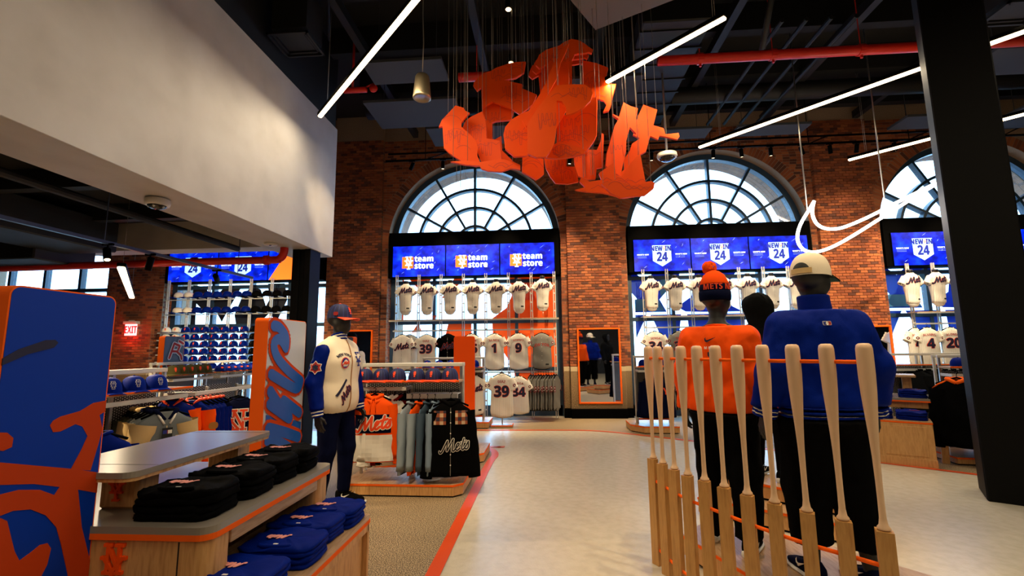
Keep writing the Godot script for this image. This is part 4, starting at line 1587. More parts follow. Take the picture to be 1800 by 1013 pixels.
		for v in o:
			tops.append(v)
		tops.sort_custom(func(a, b): return a.y > b.y)
		var wn = nst(true)
		for n in mini(3, tops.size()):
			var v = tops[n * 2 if n * 2 < tops.size() else n]
			wn = nst(true)
			var bse = Vector3(v.x * 0.94, v.y - 0.01, 0)
			tube(wn, [bse, Vector3(bse.x, 7.2 - mid.y, 0)], 0.0032, 5)
			obj("wire", fin(wn), M.cable, m)
		k += 1
	# further wires that hold plates from behind
	rng.seed = 12
	for n in 46:
		var wn = nst(true)
		var x = rng.randf_range(-1.25, 1.35)
		var y0 = 0.25 if x > -0.9 and x < 0.55 else -0.35
		var z = rng.randf_range(-0.5, 0.0)
		tube(wn, [Vector3(x, y0 - 0.2, z), Vector3(x, 2.8, z)], 0.0026, 4)
		obj("wire", fin(wn), M.cable, s)

# ---------------------------------------------------------------- neon outline sign
func build_neon():
	var n = thing("neon_sign", "white neon tube sign bent into a swoosh outline, hung on two rods", "neon sign", Vector3(4.9, 3.4, -7.5))
	var pts = [Vector3(4.37, 3.82, 0), Vector3(4.28, 3.68, 0), Vector3(4.13, 3.45, 0), Vector3(4.06, 3.25, 0), Vector3(4.08, 3.1, 0), Vector3(4.18, 3.0, 0), Vector3(4.36, 2.99, 0), Vector3(4.6, 3.07, 0), Vector3(4.92, 3.24, 0), Vector3(5.4, 3.53, 0), Vector3(5.9, 3.83, 0), Vector3(6.4, 4.12, 0)]
	var p2 = [Vector3(4.37, 3.82, 0), Vector3(4.33, 3.68, 0), Vector3(4.33, 3.56, 0), Vector3(4.38, 3.44, 0), Vector3(4.48, 3.37, 0), Vector3(4.62, 3.35, 0), Vector3(4.8, 3.38, 0), Vector3(5.15, 3.52, 0), Vector3(5.6, 3.74, 0), Vector3(6.0, 3.93, 0), Vector3(6.4, 4.12, 0)]
	for q in [pts, p2]:
		var o = []
		for v in catmull(q, 6):
			o.append(v - Vector3(4.9, 3.4, 0))
		var st = nst(true)
		tube(st, o, 0.024, 12)
		obj("neon_tube", fin(st), M.neon, n)
	var st = nst(true)
	for x in [4.26, 5.46]:
		var y = 3.62 if x < 5 else 3.68
		tube(st, [Vector3(x - 4.9, y - 3.4, -0.02), Vector3(x - 4.9, 3.75, -0.02)], 0.012, 6)
	obj("hanging_rod", fin(st), M.steel, n)
	for x in [-0.55, 0.3]:
		var l = OmniLight3D.new()
		l.name = "light"
		l.light_energy = 0.25
		l.light_color = Color(1, 0.95, 0.88)
		l.light_size = 0.25
		l.omni_range = 30.0
		l.omni_attenuation = 2.0
		l.shadow_enabled = true
		n.add_child(l)
		l.position = Vector3(x, -0.05, 0.3)

# ---------------------------------------------------------------- fence of bats standing on posts
func build_fence():
	var spots = [Vector2(0.755, -3.5), Vector2(0.785, -3.35), Vector2(0.822, -3.2), Vector2(0.866, -3.06), Vector2(0.93, -2.945), Vector2(0.995, -2.815), Vector2(1.066, -2.68), Vector2(1.145, -2.55), Vector2(1.235, -2.425), Vector2(1.337, -2.32), Vector2(1.435, -2.205)]
	var f = thing("bat_fence", "curved fence of eleven wooden baseball bats standing on posts with orange rods", "fence", Vector3(spots[5].x, 0, spots[5].y))
	var o0 = f.position
	var prof = [Vector2(0.0, 0.0), Vector2(0.021, 0.001), Vector2(0.0255, 0.006), Vector2(0.025, 0.012), Vector2(0.0175, 0.022), Vector2(0.0135, 0.05), Vector2(0.0125, 0.12), Vector2(0.0128, 0.2), Vector2(0.0145, 0.3), Vector2(0.019, 0.4), Vector2(0.0255, 0.5), Vector2(0.0305, 0.58), Vector2(0.0328, 0.66), Vector2(0.033, 0.74), Vector2(0.0325, 0.775), Vector2(0.029, 0.792), Vector2(0.02, 0.799), Vector2(0.0, 0.8)]
	var st = nst(true)
	lathe(st, prof, 28)
	var bat = fin(st)
	for i in spots.size():
		var a = spots[maxi(i - 1, 0)]; var b = spots[mini(i + 1, spots.size() - 1)]
		var d = (b - a).normalized()
		var at = Vector3(spots[i].x, 0.71, spots[i].y) - o0
		obj("bat", bat, M.maple, f, at).rotation.y = i * 1.3
		st = nst(false)
		prism(st, [Vector2(-0.031, -0.031), Vector2(0.031, -0.031), Vector2(0.031, 0.012), Vector2(0.012, 0.031), Vector2(-0.031, 0.031)], 0.0, 0.71, Transform3D(Basis(Vector3(0, 1, 0), -atan2(d.y, d.x) + 0.4) * Basis(Vector3(1, 0, 0), -PI / 2), V0))
		obj("post", fin(st), M.post_oak, f, Vector3(at.x, 0, at.z))
		if i > 0:
			for y in [1.425, 0.56, 0.1]:
				st = nst(true)
				tube(st, [Vector3(spots[i - 1].x, y, spots[i - 1].y) - o0, Vector3(spots[i].x, y, spots[i].y) - o0], 0.0095, 10)
				obj("rod", fin(st), M.orange_edge, f)
# ---------------------------------------------------------------- figures
# bones of a standing figure that looks along +z, feet on y = 0
func figure(arm_l, arm_r, head_turn = 0.0, stance = 0.0):
	var g = {}
	g.torso = [[Vector3(-0.15, 1.40, -0.01), Vector3(0.15, 1.40, -0.01), 0.062, 0.062], [Vector3(-0.02, 1.495, -0.02), Vector3(-0.16, 1.415, -0.01), 0.045, 0.055], [Vector3(0.02, 1.495, -0.02), Vector3(0.16, 1.415, -0.01), 0.045, 0.055], [Vector3(-0.09, 1.30, 0.005), Vector3(0.09, 1.30, 0.005), 0.118, 0.118], [Vector3(-0.075, 1.10, 0), Vector3(0.075, 1.10, 0), 0.108, 0.108],
		[Vector3(-0.085, 0.94, -0.005), Vector3(0.085, 0.94, -0.005), 0.118, 0.118], [Vector3(0, 1.4, -0.01), Vector3(0, 1.0, 0), 0.1, 0.1], [Vector3(-0.085, 1.2, 0), Vector3(0.085, 1.2, 0), 0.112, 0.112], [Vector3(-0.085, 1.02, 0), Vector3(0.085, 1.02, 0), 0.112, 0.112]]
	g.neck = [[Vector3(0, 1.42, -0.02), Vector3(0, 1.60, 0.005), 0.062, 0.055]]
	var t = Basis(Vector3(0, 1, 0), head_turn)
	var h = []
	for b in [[Vector3(0, 1.725, -0.035), Vector3(0, 1.735, 0.022), 0.088, 0.086], [Vector3(0, 1.67, 0.035), Vector3(0, 1.605, 0.055), 0.062, 0.040], [Vector3(-0.03, 1.66, 0.02), Vector3(0.03, 1.66, 0.02), 0.055, 0.055], [Vector3(0, 1.675, 0.094), Vector3(0, 1.645, 0.104), 0.008, 0.013], [Vector3(-0.012, 1.612, 0.088), Vector3(0.012, 1.612, 0.088), 0.009, 0.009]]:
		h.append([t * b[0], t * b[1], b[2], b[3]])
	g.head = h
	g.turn = t
	g.arms = []
	g.sides = []
	for s in [[1, arm_l], [-1, arm_r]]:
		var sh = Vector3(s[0] * 0.19, 1.395, -0.01)
		var el = s[1][0]; var wr = s[1][1]
		var a = [[sh, el, 0.058, 0.045], [el, wr, 0.045, 0.031]]
		g.sides.append(a)
		g.arms.append_array(a)
	g.legs = []
	for s in [1, -1]:
		var dz = stance * s
		g.legs.append_array([[Vector3(s * 0.095, 0.92, 0), Vector3(s * 0.115, 0.5, 0.02 + dz * 0.5), 0.088, 0.06], [Vector3(s * 0.115, 0.5, 0.02 + dz * 0.5), Vector3(s * 0.125, 0.09, -0.02 + dz), 0.058, 0.038]])
	g.feet = []
	for s in [1, -1]:
		g.feet.append(Vector3(s * 0.125, 0.0, stance * s - 0.02))
	return g

func hand_bones(el, wr, side, curl = 0.35):
	var d = (wr - el).normalized()
	var x = Vector3(side, 0, 0)
	x = (x - d * x.dot(d)).normalized()          # back of the hand points outward
	var z = x.cross(d) * side                     # towards the thumb
	if z.z < 0:
		z = -z
	var o = [[wr - d * 0.02, wr + d * 0.02, 0.027, 0.026]]
	for i in 4:
		var off = (i - 1.5) * -0.0195
		var kn = wr + d * (0.098 - absf(i - 1.2) * 0.006) + z * off
		o.append([wr + d * 0.018 + z * off * 0.7, kn, 0.0145, 0.0115])
		var len = [0.072, 0.082, 0.076, 0.058][i]
		var dir = d.rotated(z, 0.0)
		var p = kn
		for sgm in 3:
			var ang = curl * (sgm + 0.6)
			var dd = (d * cos(ang) - x * sin(ang)).normalized()
			var q = p + dd * len * [0.42, 0.32, 0.26][sgm]
			o.append([p, q, 0.0098 - sgm * 0.0009, 0.009 - sgm * 0.0009])
			p = q
	var tb = wr + d * 0.03 + z * 0.022
	var t1 = tb + (d * 0.75 + z * 0.6 - x * 0.25).normalized() * 0.045
	var t2 = t1 + (d * 0.95 + z * 0.25 - x * 0.3).normalized() * 0.034
	o.append([tb, t1, 0.0135, 0.011]); o.append([t1, t2, 0.0105, 0.009])
	return o

func body(parent, g, mt, hands = true):
	var st = nst(true)
	var core = g.torso + g.neck + g.arms + g.legs
	blob(core, 0.016, 0.03, 0.0, [], 0.0, 9.0, st)
	blob(g.head + g.neck, 0.0075, 0.035, 0.0, [[Vector3(0, -1, 0), -1.5]], 0.0, 9.0, st)
	if hands:
		for i in 2:
			var a = g.sides[i]
			blob(hand_bones(a[1][0], a[1][1], 1 if i == 0 else -1), 0.0042, 0.007, 0.0, [], 0.0, 9.0, st)
	return obj("body", fin(st), mt, parent)

func trousers(parent, g, mt, inflate = 0.03, low = 0.12, wrinkle = 0.012, high = 0.93):
	return obj("trousers", blob([g.torso[5], g.torso[4]] + g.legs, 0.017, 0.03, inflate, [[Vector3(0, 1, 0), high], [Vector3(0, -1, 0), -low]], wrinkle, 7.0), mt, parent)

func sneakers(parent, g, mt, swoosh = true):
	for i in 2:
		var f = g.feet[i]
		var side = 1 if i == 0 else -1
		var up = nst(true)
		var so = nst(true)
		# half width, top height along the length from heel to toe
		var prof = [[-0.075, 0.02, 0.075], [-0.07, 0.034, 0.1], [-0.03, 0.04, 0.115], [0.02, 0.041, 0.105], [0.06, 0.044, 0.085], [0.12, 0.05, 0.07], [0.17, 0.049, 0.058], [0.205, 0.038, 0.048], [0.222, 0.016, 0.038]]
		for q in [[up, 0.018, 1.0, false], [so, 0.0, 1.1, true]]:
			var rings = []
			for p in prof:
				var ring = []
				var w = p[1] * q[2]
				var top = p[2] if not q[3] else 0.026 + 0.02 * (1.0 if p[0] < -0.02 else 0.0)
				for k in 14:
					var a = TAU * k / 14
					var cx = signf(cos(a)) * pow(absf(cos(a)), 0.6); var cy = signf(sin(a)) * pow(absf(sin(a)), 0.7)
					ring.append(f + Vector3(cx * w, q[1] + (top - q[1]) * (0.5 + 0.5 * cy), p[0] * q[2]))
				rings.append(ring)
			loft(q[0], rings)
		var sh = obj("shoe", fin(up), mt, parent)
		obj("sole", fin(so), M.rubber_white, sh)
		if swoosh:
			for s in [-1, 1]:
				var b = Basis(Vector3(0, 0, -s), Vector3(0, 1, 0), Vector3(s, 0, 0))
				decal("mark", swoosh_mesh(0.09), M.ink_white, sh, Transform3D(b, f + Vector3(s * 0.0445, 0.062, 0.05)))
		var lc = nst(true)
		for k in 4:
			tube(lc, [f + Vector3(-0.022, 0.112 - k * 0.009, 0.02 + k * 0.022), f + Vector3(0.022, 0.112 - k * 0.009, 0.026 + k * 0.022)], 0.003, 5)
		obj("laces", fin(lc), M.black_cloth if mt != M.black_cloth else M.charcoal, sh)

const BACK := Basis(Vector3(-1, 0, 0), Vector3(0, 1, 0), Vector3(0, 0, -1))

# ---------------------------------------------------------------- caps
var cap_parts := {}
func cap_meshes():
	if cap_parts.size() > 0:
		return
	var st = nst(true)
	var n = 24
	var rows = 9
	var g = []
	for i in rows + 1:
		var t = float(i) / rows
		var ring = []
		for k in n + 1:
			var a = TAU * k / n
			var ph = t * PI / 2
			var r = pow(cos(ph), 0.75)
			var y = 0.118 * pow(sin(ph), 0.85)
			var front = maxf(0.0, cos(a))
			ring.append(Vector3(sin(a) * 0.083 * r, y * (1.0 + 0.05 * front * (1 - t)), cos(a) * 0.098 * r))
		g.append(ring)
	for i in rows:
		for k in n:
			var p = [g[i][k], g[i][k + 1], g[i + 1][k + 1], g[i + 1][k]]
			var u = [Vector2(float(k) / n, i), Vector2(float(k + 1) / n, i), Vector2(float(k + 1) / n, i + 1), Vector2(float(k) / n, i + 1)]
			for q in [[0, 2, 1], [0, 3, 2]]:
				for e in q:
					st.set_uv(u[e]); st.add_vertex(p[e])
	cap_parts.crown = fin(st)
	st = nst(true)
	var top = []
	var bot = []
	for v in 6:
		var rt = []; var rb = []
		for u in 15:
			var a = lerpf(-1.25, 1.25, u / 14.0)
			var e = Vector3(sin(a) * 0.084, 0.006, cos(a) * 0.098)
			var o = Vector3(sin(a) * 0.088, 0.0, 0.075 + cos(a) * 0.098)
			var p = e.lerp(o, v / 5.0)
			p.y = 0.008 - 0.016 * (v / 5.0) * (0.35 + pow(absf(sin(a)), 2.0) * 1.1)
			rt.append(p); rb.append(p - Vector3(0, 0.0045, 0))
		top.append(rt); bot.append(rb)
	for v in 5:
		for u in 14:
			quad(st, top[v][u], top[v + 1][u], top[v + 1][u + 1], top[v][u + 1])
			quad(st, bot[v][u + 1], bot[v + 1][u + 1], bot[v + 1][u], bot[v][u])
	for u in 14:
		quad(st, bot[5][u], bot[5][u + 1], top[5][u + 1], top[5][u])
	cap_parts.brim = fin(st)
	st = nst(true)
	lathe(st, [Vector2(0.009, 0.115), Vector2(0.009, 0.121), Vector2(0.005, 0.124), Vector2(0, 0.124)], 10)
	cap_parts.button = fin(st)
	var onto = func(v):
		var th = v.x / 0.095; var ph = v.y / 0.11 + 0.52
		var r = pow(cos(ph), 0.75) * 1.015
		return Vector3(sin(th) * 0.083 * r, 0.122 * pow(sin(ph), 0.85), cos(th) * 0.098 * r + v.z)
	cap_parts.ny = bent(strokes(sc(LIB.ny, 0.026), 0.0075, 0, 0.002, true), onto)
	cap_parts.ny_outline = bent(strokes(sc(LIB.ny, 0.026), 0.0125, -0.001, 0.0015, true), onto)
	cap_parts.word = bent(script_mesh(0.028, 0.24), onto)
	var blobm = nst(false)
	prism(blobm, rrect(0.05, 0.026, 0.01, 3), 0, 0.0015)
	cap_parts.bar = bent(fin(blobm), onto)
	st = nst(true)
	for k in 6:
		var a = TAU * k / 6 + 0.5
		var pts = []
		for t in 8:
			var ph = PI / 2 * t / 7.6
			var r = pow(cos(ph), 0.75) * 1.006
			pts.append(Vector3(sin(a) * 0.083 * r, 0.1185 * pow(sin(ph), 0.85), cos(a) * 0.098 * r))
		tube(st, pts, 0.0011, 4)
	cap_parts.seams = fin(st)

func make_cap(label, crown, brim, emblem = "ny", ink = null, group = "", front = null):
	cap_meshes()
	var c = thing("baseball_cap", label, "cap", V0, 0.0, group)
	obj("crown", cap_parts.crown, crown, c)
	obj("brim", cap_parts.brim, brim, c)
	obj("button", cap_parts.button, brim, c)
	if emblem == "outline":
		obj("emblem", cap_parts.ny_outline, M.ink_white, c)
		obj("emblem", cap_parts.ny, M.ink_royal, c)
	elif emblem != "":
		obj("emblem", cap_parts[emblem], ink if ink != null else M.ink_orange, c)
	return c

func seat(c, at, turn, tilt = 0.0, scale = 1.0):
	c.position = at
	c.rotation = Vector3(tilt, turn, 0)
	if scale != 1.0:
		c.scale = Vector3(scale, scale, scale)
	return c

# ---------------------------------------------------------------- the five mannequins
func build_mannequins():
	# platforms
	platform("low oak platform with orange edge under the two mannequins behind the bats", [Vector2(0.96, 3.62), Vector2(1.2, 3.0), Vector2(1.5, 2.66), Vector2(2.15, 2.6), Vector2(2.3, 3.0), Vector2(1.85, 3.55), Vector2(1.2, 3.88)], 0.15)
	platform("lower tier of the oak display steps behind the fence", [Vector2(1.35, 4.5), Vector2(2.42, 3.74), Vector2(2.75, 4.2), Vector2(1.7, 5.0)], 0.15)
	platform("upper tier of the oak display steps under the black hooded mannequin", [Vector2(1.56, 4.74), Vector2(2.36, 3.98), Vector2(2.64, 4.3), Vector2(1.82, 4.96)], 0.29, 0.15)
	letterman()
	orange_shirt()
	hooded()
	blue_jacket()
	shopper()

func platform(label, poly, h, y0 = 0.0):
	var cx = V2Z
	for p in poly:
		cx += p
	cx /= poly.size()
	var q = []
	for p in poly:
		q.append(p - cx)
	var o = thing("display_platform", label, "platform", Vector3(cx.x, y0, -cx.y))
	var up = Transform3D(Basis(Vector3(1, 0, 0), Vector3(0, 0, -1), Vector3(0, 1, 0)), V0)
	var grown = Geometry2D.offset_polygon(PackedVector2Array(q), -0.02)[0]
	var st = nst(false)
	prism(st, grown, 0.0, 0.02, up)
	obj("plinth", fin(st), M.black, o)
	st = nst(false)
	prism(st, q, 0.02, h - y0 - 0.022, up)
	obj("side", fin(st), M.oak, o)
	var edge = Geometry2D.offset_polygon(PackedVector2Array(q), 0.004)[0]
	st = nst(false)
	prism(st, edge, h - y0 - 0.022, h - y0 - 0.003, up)
	obj("orange_edge", fin(st), M.orange_edge, o)
	st = nst(false)
	prism(st, q, h - y0 - 0.004, h - y0, up)
	obj("top", fin(st), M.oak_top, o)
	return o

func letterman():
	var g = figure([Vector3(0.265, 1.13, -0.01), Vector3(0.275, 0.86, 0.06)], [Vector3(-0.265, 1.125, -0.045), Vector3(-0.265, 0.85, 0.01)], 0.1, 0.04)
	var m = thing("mannequin", "dark grey mannequin in a cream and navy varsity jacket beside the folded shirts", "mannequin", Vector3(-2.12, 0.0, -4.6), 1.34)
	m.scale = Vector3(1.07, 1.07, 1.07)
	body(m, g, M.mannequin)
	trousers(m, g, M.navy, 0.02, 0.1, 0.01, 0.85)
	sneakers(m, g, M.black_cloth)
	var infl = 0.032
	var tors = g.torso
	obj("jacket_body", blob(tors, 0.013, 0.035, infl, [[Vector3(0, -1, 0), -0.84], [Vector3(0, 1, 0), 1.545]], 0.005, 5.0), M.cream, m)
	for i in 2:
		var a = g.sides[i]
		var d = (a[1][1] - a[1][0]).normalized()
		obj("sleeve", blob(a, 0.013, 0.03, 0.026, [[d, d.dot(a[1][1]) - 0.035]], 0.012, 10.0), M.navy_satin, m)
		for k in [[0.0, 0.016, M.royal], [0.016, 0.03, M.ink_white], [0.03, 0.044, M.royal], [0.044, 0.058, M.ink_white], [0.058, 0.072, M.royal]]:
			obj("cuff", blob([a[1]], 0.008, 0.01, 0.02, [[d, d.dot(a[1][1]) - 0.042 + k[1]], [-d, -d.dot(a[1][1]) + 0.042 - k[0]]]), k[2], m)
	for k in [[0.77, 0.79, M.royal], [0.79, 0.803, M.ink_white], [0.803, 0.818, M.royal], [0.818, 0.83, M.ink_white], [0.83, 0.85, M.royal]]:
		obj("hem_band", blob(tors, 0.012, 0.035, infl - 0.004, [[Vector3(0, 1, 0), k[1]], [Vector3(0, -1, 0), -k[0]]]), k[2], m)
	for k in [[1.50, 1.515, M.royal], [1.515, 1.528, M.ink_white], [1.528, 1.543, M.royal], [1.543, 1.555, M.ink_white], [1.555, 1.572, M.royal]]:
		obj("collar", blob(g.neck, 0.008, 0.02, 0.022 - (k[0] - 1.5) * 0.12, [[Vector3(0, 1, -0.25).normalized(), k[1] * 0.97], [Vector3(0, -1, 0.25).normalized(), -k[0] * 0.97]]), k[2], m)
	var place = func(mesh, xf): return laid(mesh, xf, tors, 0.035, infl + 0.004)
	var st = nst(false)
	for k in 16:
		bx(st, Vector3(0, -0.33 + k * 0.042, 0.001), Vector3(0.009, 0.042, 0.003))
	decal("zipper", fin(st), M.ink_gold, m, Transform3D(Basis(), Vector3(0.0, 1.19, 0.4)), place)
	decal("lettering", arched("NEW YORK", 0.024, 0.13, 0.0015), M.ink_navy, m, Transform3D(Basis(), Vector3(-0.095, 1.375, 0.4)), place)
	patch(m, 0.052, Transform3D(Basis(), Vector3(-0.095, 1.295, 0.4)), place)
	decal("chest_emblem", ny_mesh(0.13, 0.2), M.ink_royal, m, Transform3D(Basis(), Vector3(0.1, 1.33, 0.4)), place)
	st = nst(false)
	for k in 6:
		bx(st, Vector3(0, -0.075 + k * 0.03, 0.001), Vector3(0.02, 0.03, 0.003))
	decal("pocket", fin(st), M.ink_navy, m, Transform3D(Basis(Vector3(0, 0, 1), -0.65), Vector3(-0.115, 1.07, 0.4)), place)
	decal("lettering", script_mesh(0.062, 0.26), M.ink_red, m, Transform3D(Basis(Vector3(0, 0, 1), 0.85), Vector3(-0.075, 1.005, 0.4)), place)
	decal("lettering", script_mesh(0.062, 0.17, 0.001), M.ink_navy, m, Transform3D(Basis(Vector3(0, 0, 1), 0.85), Vector3(-0.075, 1.005, 0.4)), place)
	# star shaped sleeve patch
	var arm = g.sides[1]
	var pl2 = func(mesh, xf): return laid(mesh, xf, arm, 0.03, 0.03)
	for q in [[0.062, M.ink_white], [0.054, M.ink_red], [0.03, M.ink_navy]]:
		st = nst(false)
		var star = []
		for k in 12:
			var a = TAU * k / 12 + PI / 2
			star.append(Vector2(cos(a), sin(a)) * q[0] * (1.0 if k % 2 == 0 else 0.68))
		prism(st, star, 0, 0.002 + (0.062 - q[0]) * 0.1)
		decal("sleeve_patch", fin(st), q[1], m, Transform3D(Basis(Vector3(0.5, 0, 0.866), Vector3(0, 1, 0), Vector3(-0.866, 0, 0.5)), Vector3(-0.55, 1.26, 0.14)), pl2)
	var c = make_cap("navy pinstripe cap with orange brim edge on the varsity jacket mannequin", M.cap_pinstripe, M.ink_orange)
	var hd = Vector3(0, 1.715, 0.0)
	seat(c, m.transform * (hd + g.turn * Vector3(0, 0, -0.006)), 1.34 + 0.1, 0.03, 1.29)
	st = nst(false)
	prism(st, rrect(0.04, 0.028, 0.01, 3), 0, 0.002)
	decal("side_patch", fin(st), M.ink_red, c, Transform3D(Basis(Vector3(0, 0, 1), Vector3(0, 1, 0), Vector3(-1, 0, 0)) , Vector3(-0.083, 0.035, 0.02)))

func orange_shirt():
	var yaw = 2.55
	var g = figure([Vector3(0.25, 1.15, -0.03), Vector3(0.275, 0.91, 0.03)], [Vector3(-0.265, 1.16, -0.03), Vector3(-0.27, 0.91, 0.06)], -0.35, 0.07)
	var m = thing("mannequin", "mannequin seen from behind in an orange long-sleeved shirt and black trousers", "mannequin", Vector3(1.25, 0.15, -3.45), yaw)
	body(m, g, M.mannequin)
	trousers(m, g, M.black_cloth, 0.046, 0.1, 0.016, 0.895)
	sneakers(m, g, M.black_cloth)
	var all = g.torso + g.arms
	var planes = [[Vector3(0, -1, 0), -0.90], [Vector3(0, 1, 0), 1.50]]
	obj("shirt", blob(all, 0.012, 0.045, 0.03, planes, 0.018, 6.5), M.orange_cloth, m)
	var st = nst(true)
	var ring = []
	for k in 25:
		var a = TAU * k / 24
		ring.append(Vector3(cos(a) * 0.078, 1.495 + 0.012 * -sin(a), sin(a) * 0.075 - 0.012))
	tube(st, ring, 0.008, 8)
	obj("collar", fin(st), M.orange_cloth, m)
	var place = func(mesh, xf): return laid(mesh, xf, all, 0.045, 0.043)
	decal("mark", swoosh_mesh(0.075), M.ink_navy, m, Transform3D(BACK, Vector3(0.02, 1.40, -0.4)), place)
	decal("lettering", text("M E T S", 0.018, 0.0015), M.ink_white, m, Transform3D(BACK, Vector3(0.02, 1.345, -0.4)), place)
	st = nst(false)
	prism(st, [Vector2(-0.018, 0.02), Vector2(0.018, 0.02), Vector2(0.018, -0.005), Vector2(0, -0.024), Vector2(-0.018, -0.005)], 0, 0.0015)
	decal("mark", fin(st), M.ink_navy, m, Transform3D(BACK, Vector3(0.02, 1.295, -0.4)), place)
	# knitted hat with pompom
	var b = thing("knit_hat", "navy and orange pompom knit hat on the orange shirt mannequin", "hat", m.position + Basis(Vector3(0, 1, 0), yaw) * (g.turn * Vector3(0, 1.70, -0.005)), yaw - 0.35)
	st = nst(true)
	lathe(st, [Vector2(0.094, -0.012), Vector2(0.104, -0.016), Vector2(0.11, -0.008), Vector2(0.113, 0.02), Vector2(0.112, 0.05), Vector2(0.106, 0.056), Vector2(0.1, 0.05)], 30, V0, Basis(), 0.94, 1.06)
	obj("cuff", fin(st), M.navy, b)
	st = nst(true)
	lathe(st, [Vector2(0.104, 0.04), Vector2(0.108, 0.055), Vector2(0.105, 0.085), Vector2(0.099, 0.108), Vector2(0.096, 0.11)], 30, V0, Basis(), 0.94, 1.06)
	obj("band", fin(st), M.navy, b)
	st = nst(true)
	lathe(st, [Vector2(0.1, 0.104), Vector2(0.1, 0.112), Vector2(0.092, 0.14), Vector2(0.074, 0.175), Vector2(0.045, 0.2), Vector2(0.018, 0.212), Vector2(0, 0.214)], 30, V0, Basis(), 0.94, 1.06)
	obj("crown", fin(st), M.orange_knit, b)
	obj("pompom", blob([[Vector3(0.03, 0.235, 0), Vector3(0.032, 0.235, 0), 0.05, 0.05]], 0.005, 0.01, 0.0, [[Vector3(0, -1, 0), 5.0]], 0.012, 45.0), M.pom, b)
	var word = as_array(text("METS NEW YORK METS", 0.041, 0.002))
	var wrap = bent(word, func(v):
		var a = v.x / 0.1075 + 5.85
		return Vector3(sin(a) * 0.102 , 0.082 + v.y, cos(a) * 0.1145) * Vector3(1.0 + v.z * 9, 1, 1.0 + v.z * 9))
	obj("lettering", wrap, M.ink_orange, b)

func hooded():
	var yaw = 2.35
	var g = figure([Vector3(0.25, 1.15, -0.03), Vector3(0.26, 0.91, 0.05)], [Vector3(-0.255, 1.15, -0.03), Vector3(-0.26, 0.91, 0.06)], -0.15, 0.05)
	var m = thing("mannequin", "mannequin in a black hooded jacket with the hood up, on the upper tier", "mannequin", Vector3(2.07, 0.29, -4.62), yaw)
	m.scale = Vector3(0.95, 0.93, 0.95)
	body(m, g, M.mannequin)
	trousers(m, g, M.black_cloth, 0.012, 0.1, 0.006)
	sneakers(m, g, M.black_cloth)
	var all = g.torso + g.arms
	obj("jacket", blob(all, 0.015, 0.045, 0.03, [[Vector3(0, -1, 0), -0.86], [Vector3(0, 1, 0), 1.54]], 0.018, 6.5), M.charcoal, m)
	var f = g.turn * Vector3(0, 0, 1)
	obj("hood", blob([g.head[0], g.head[1], g.head[2]] + g.neck, 0.010, 0.07, 0.042, [[f, 0.06], [Vector3(0, -1, 0), -1.42]], 0.016, 9.0), M.charcoal, m)

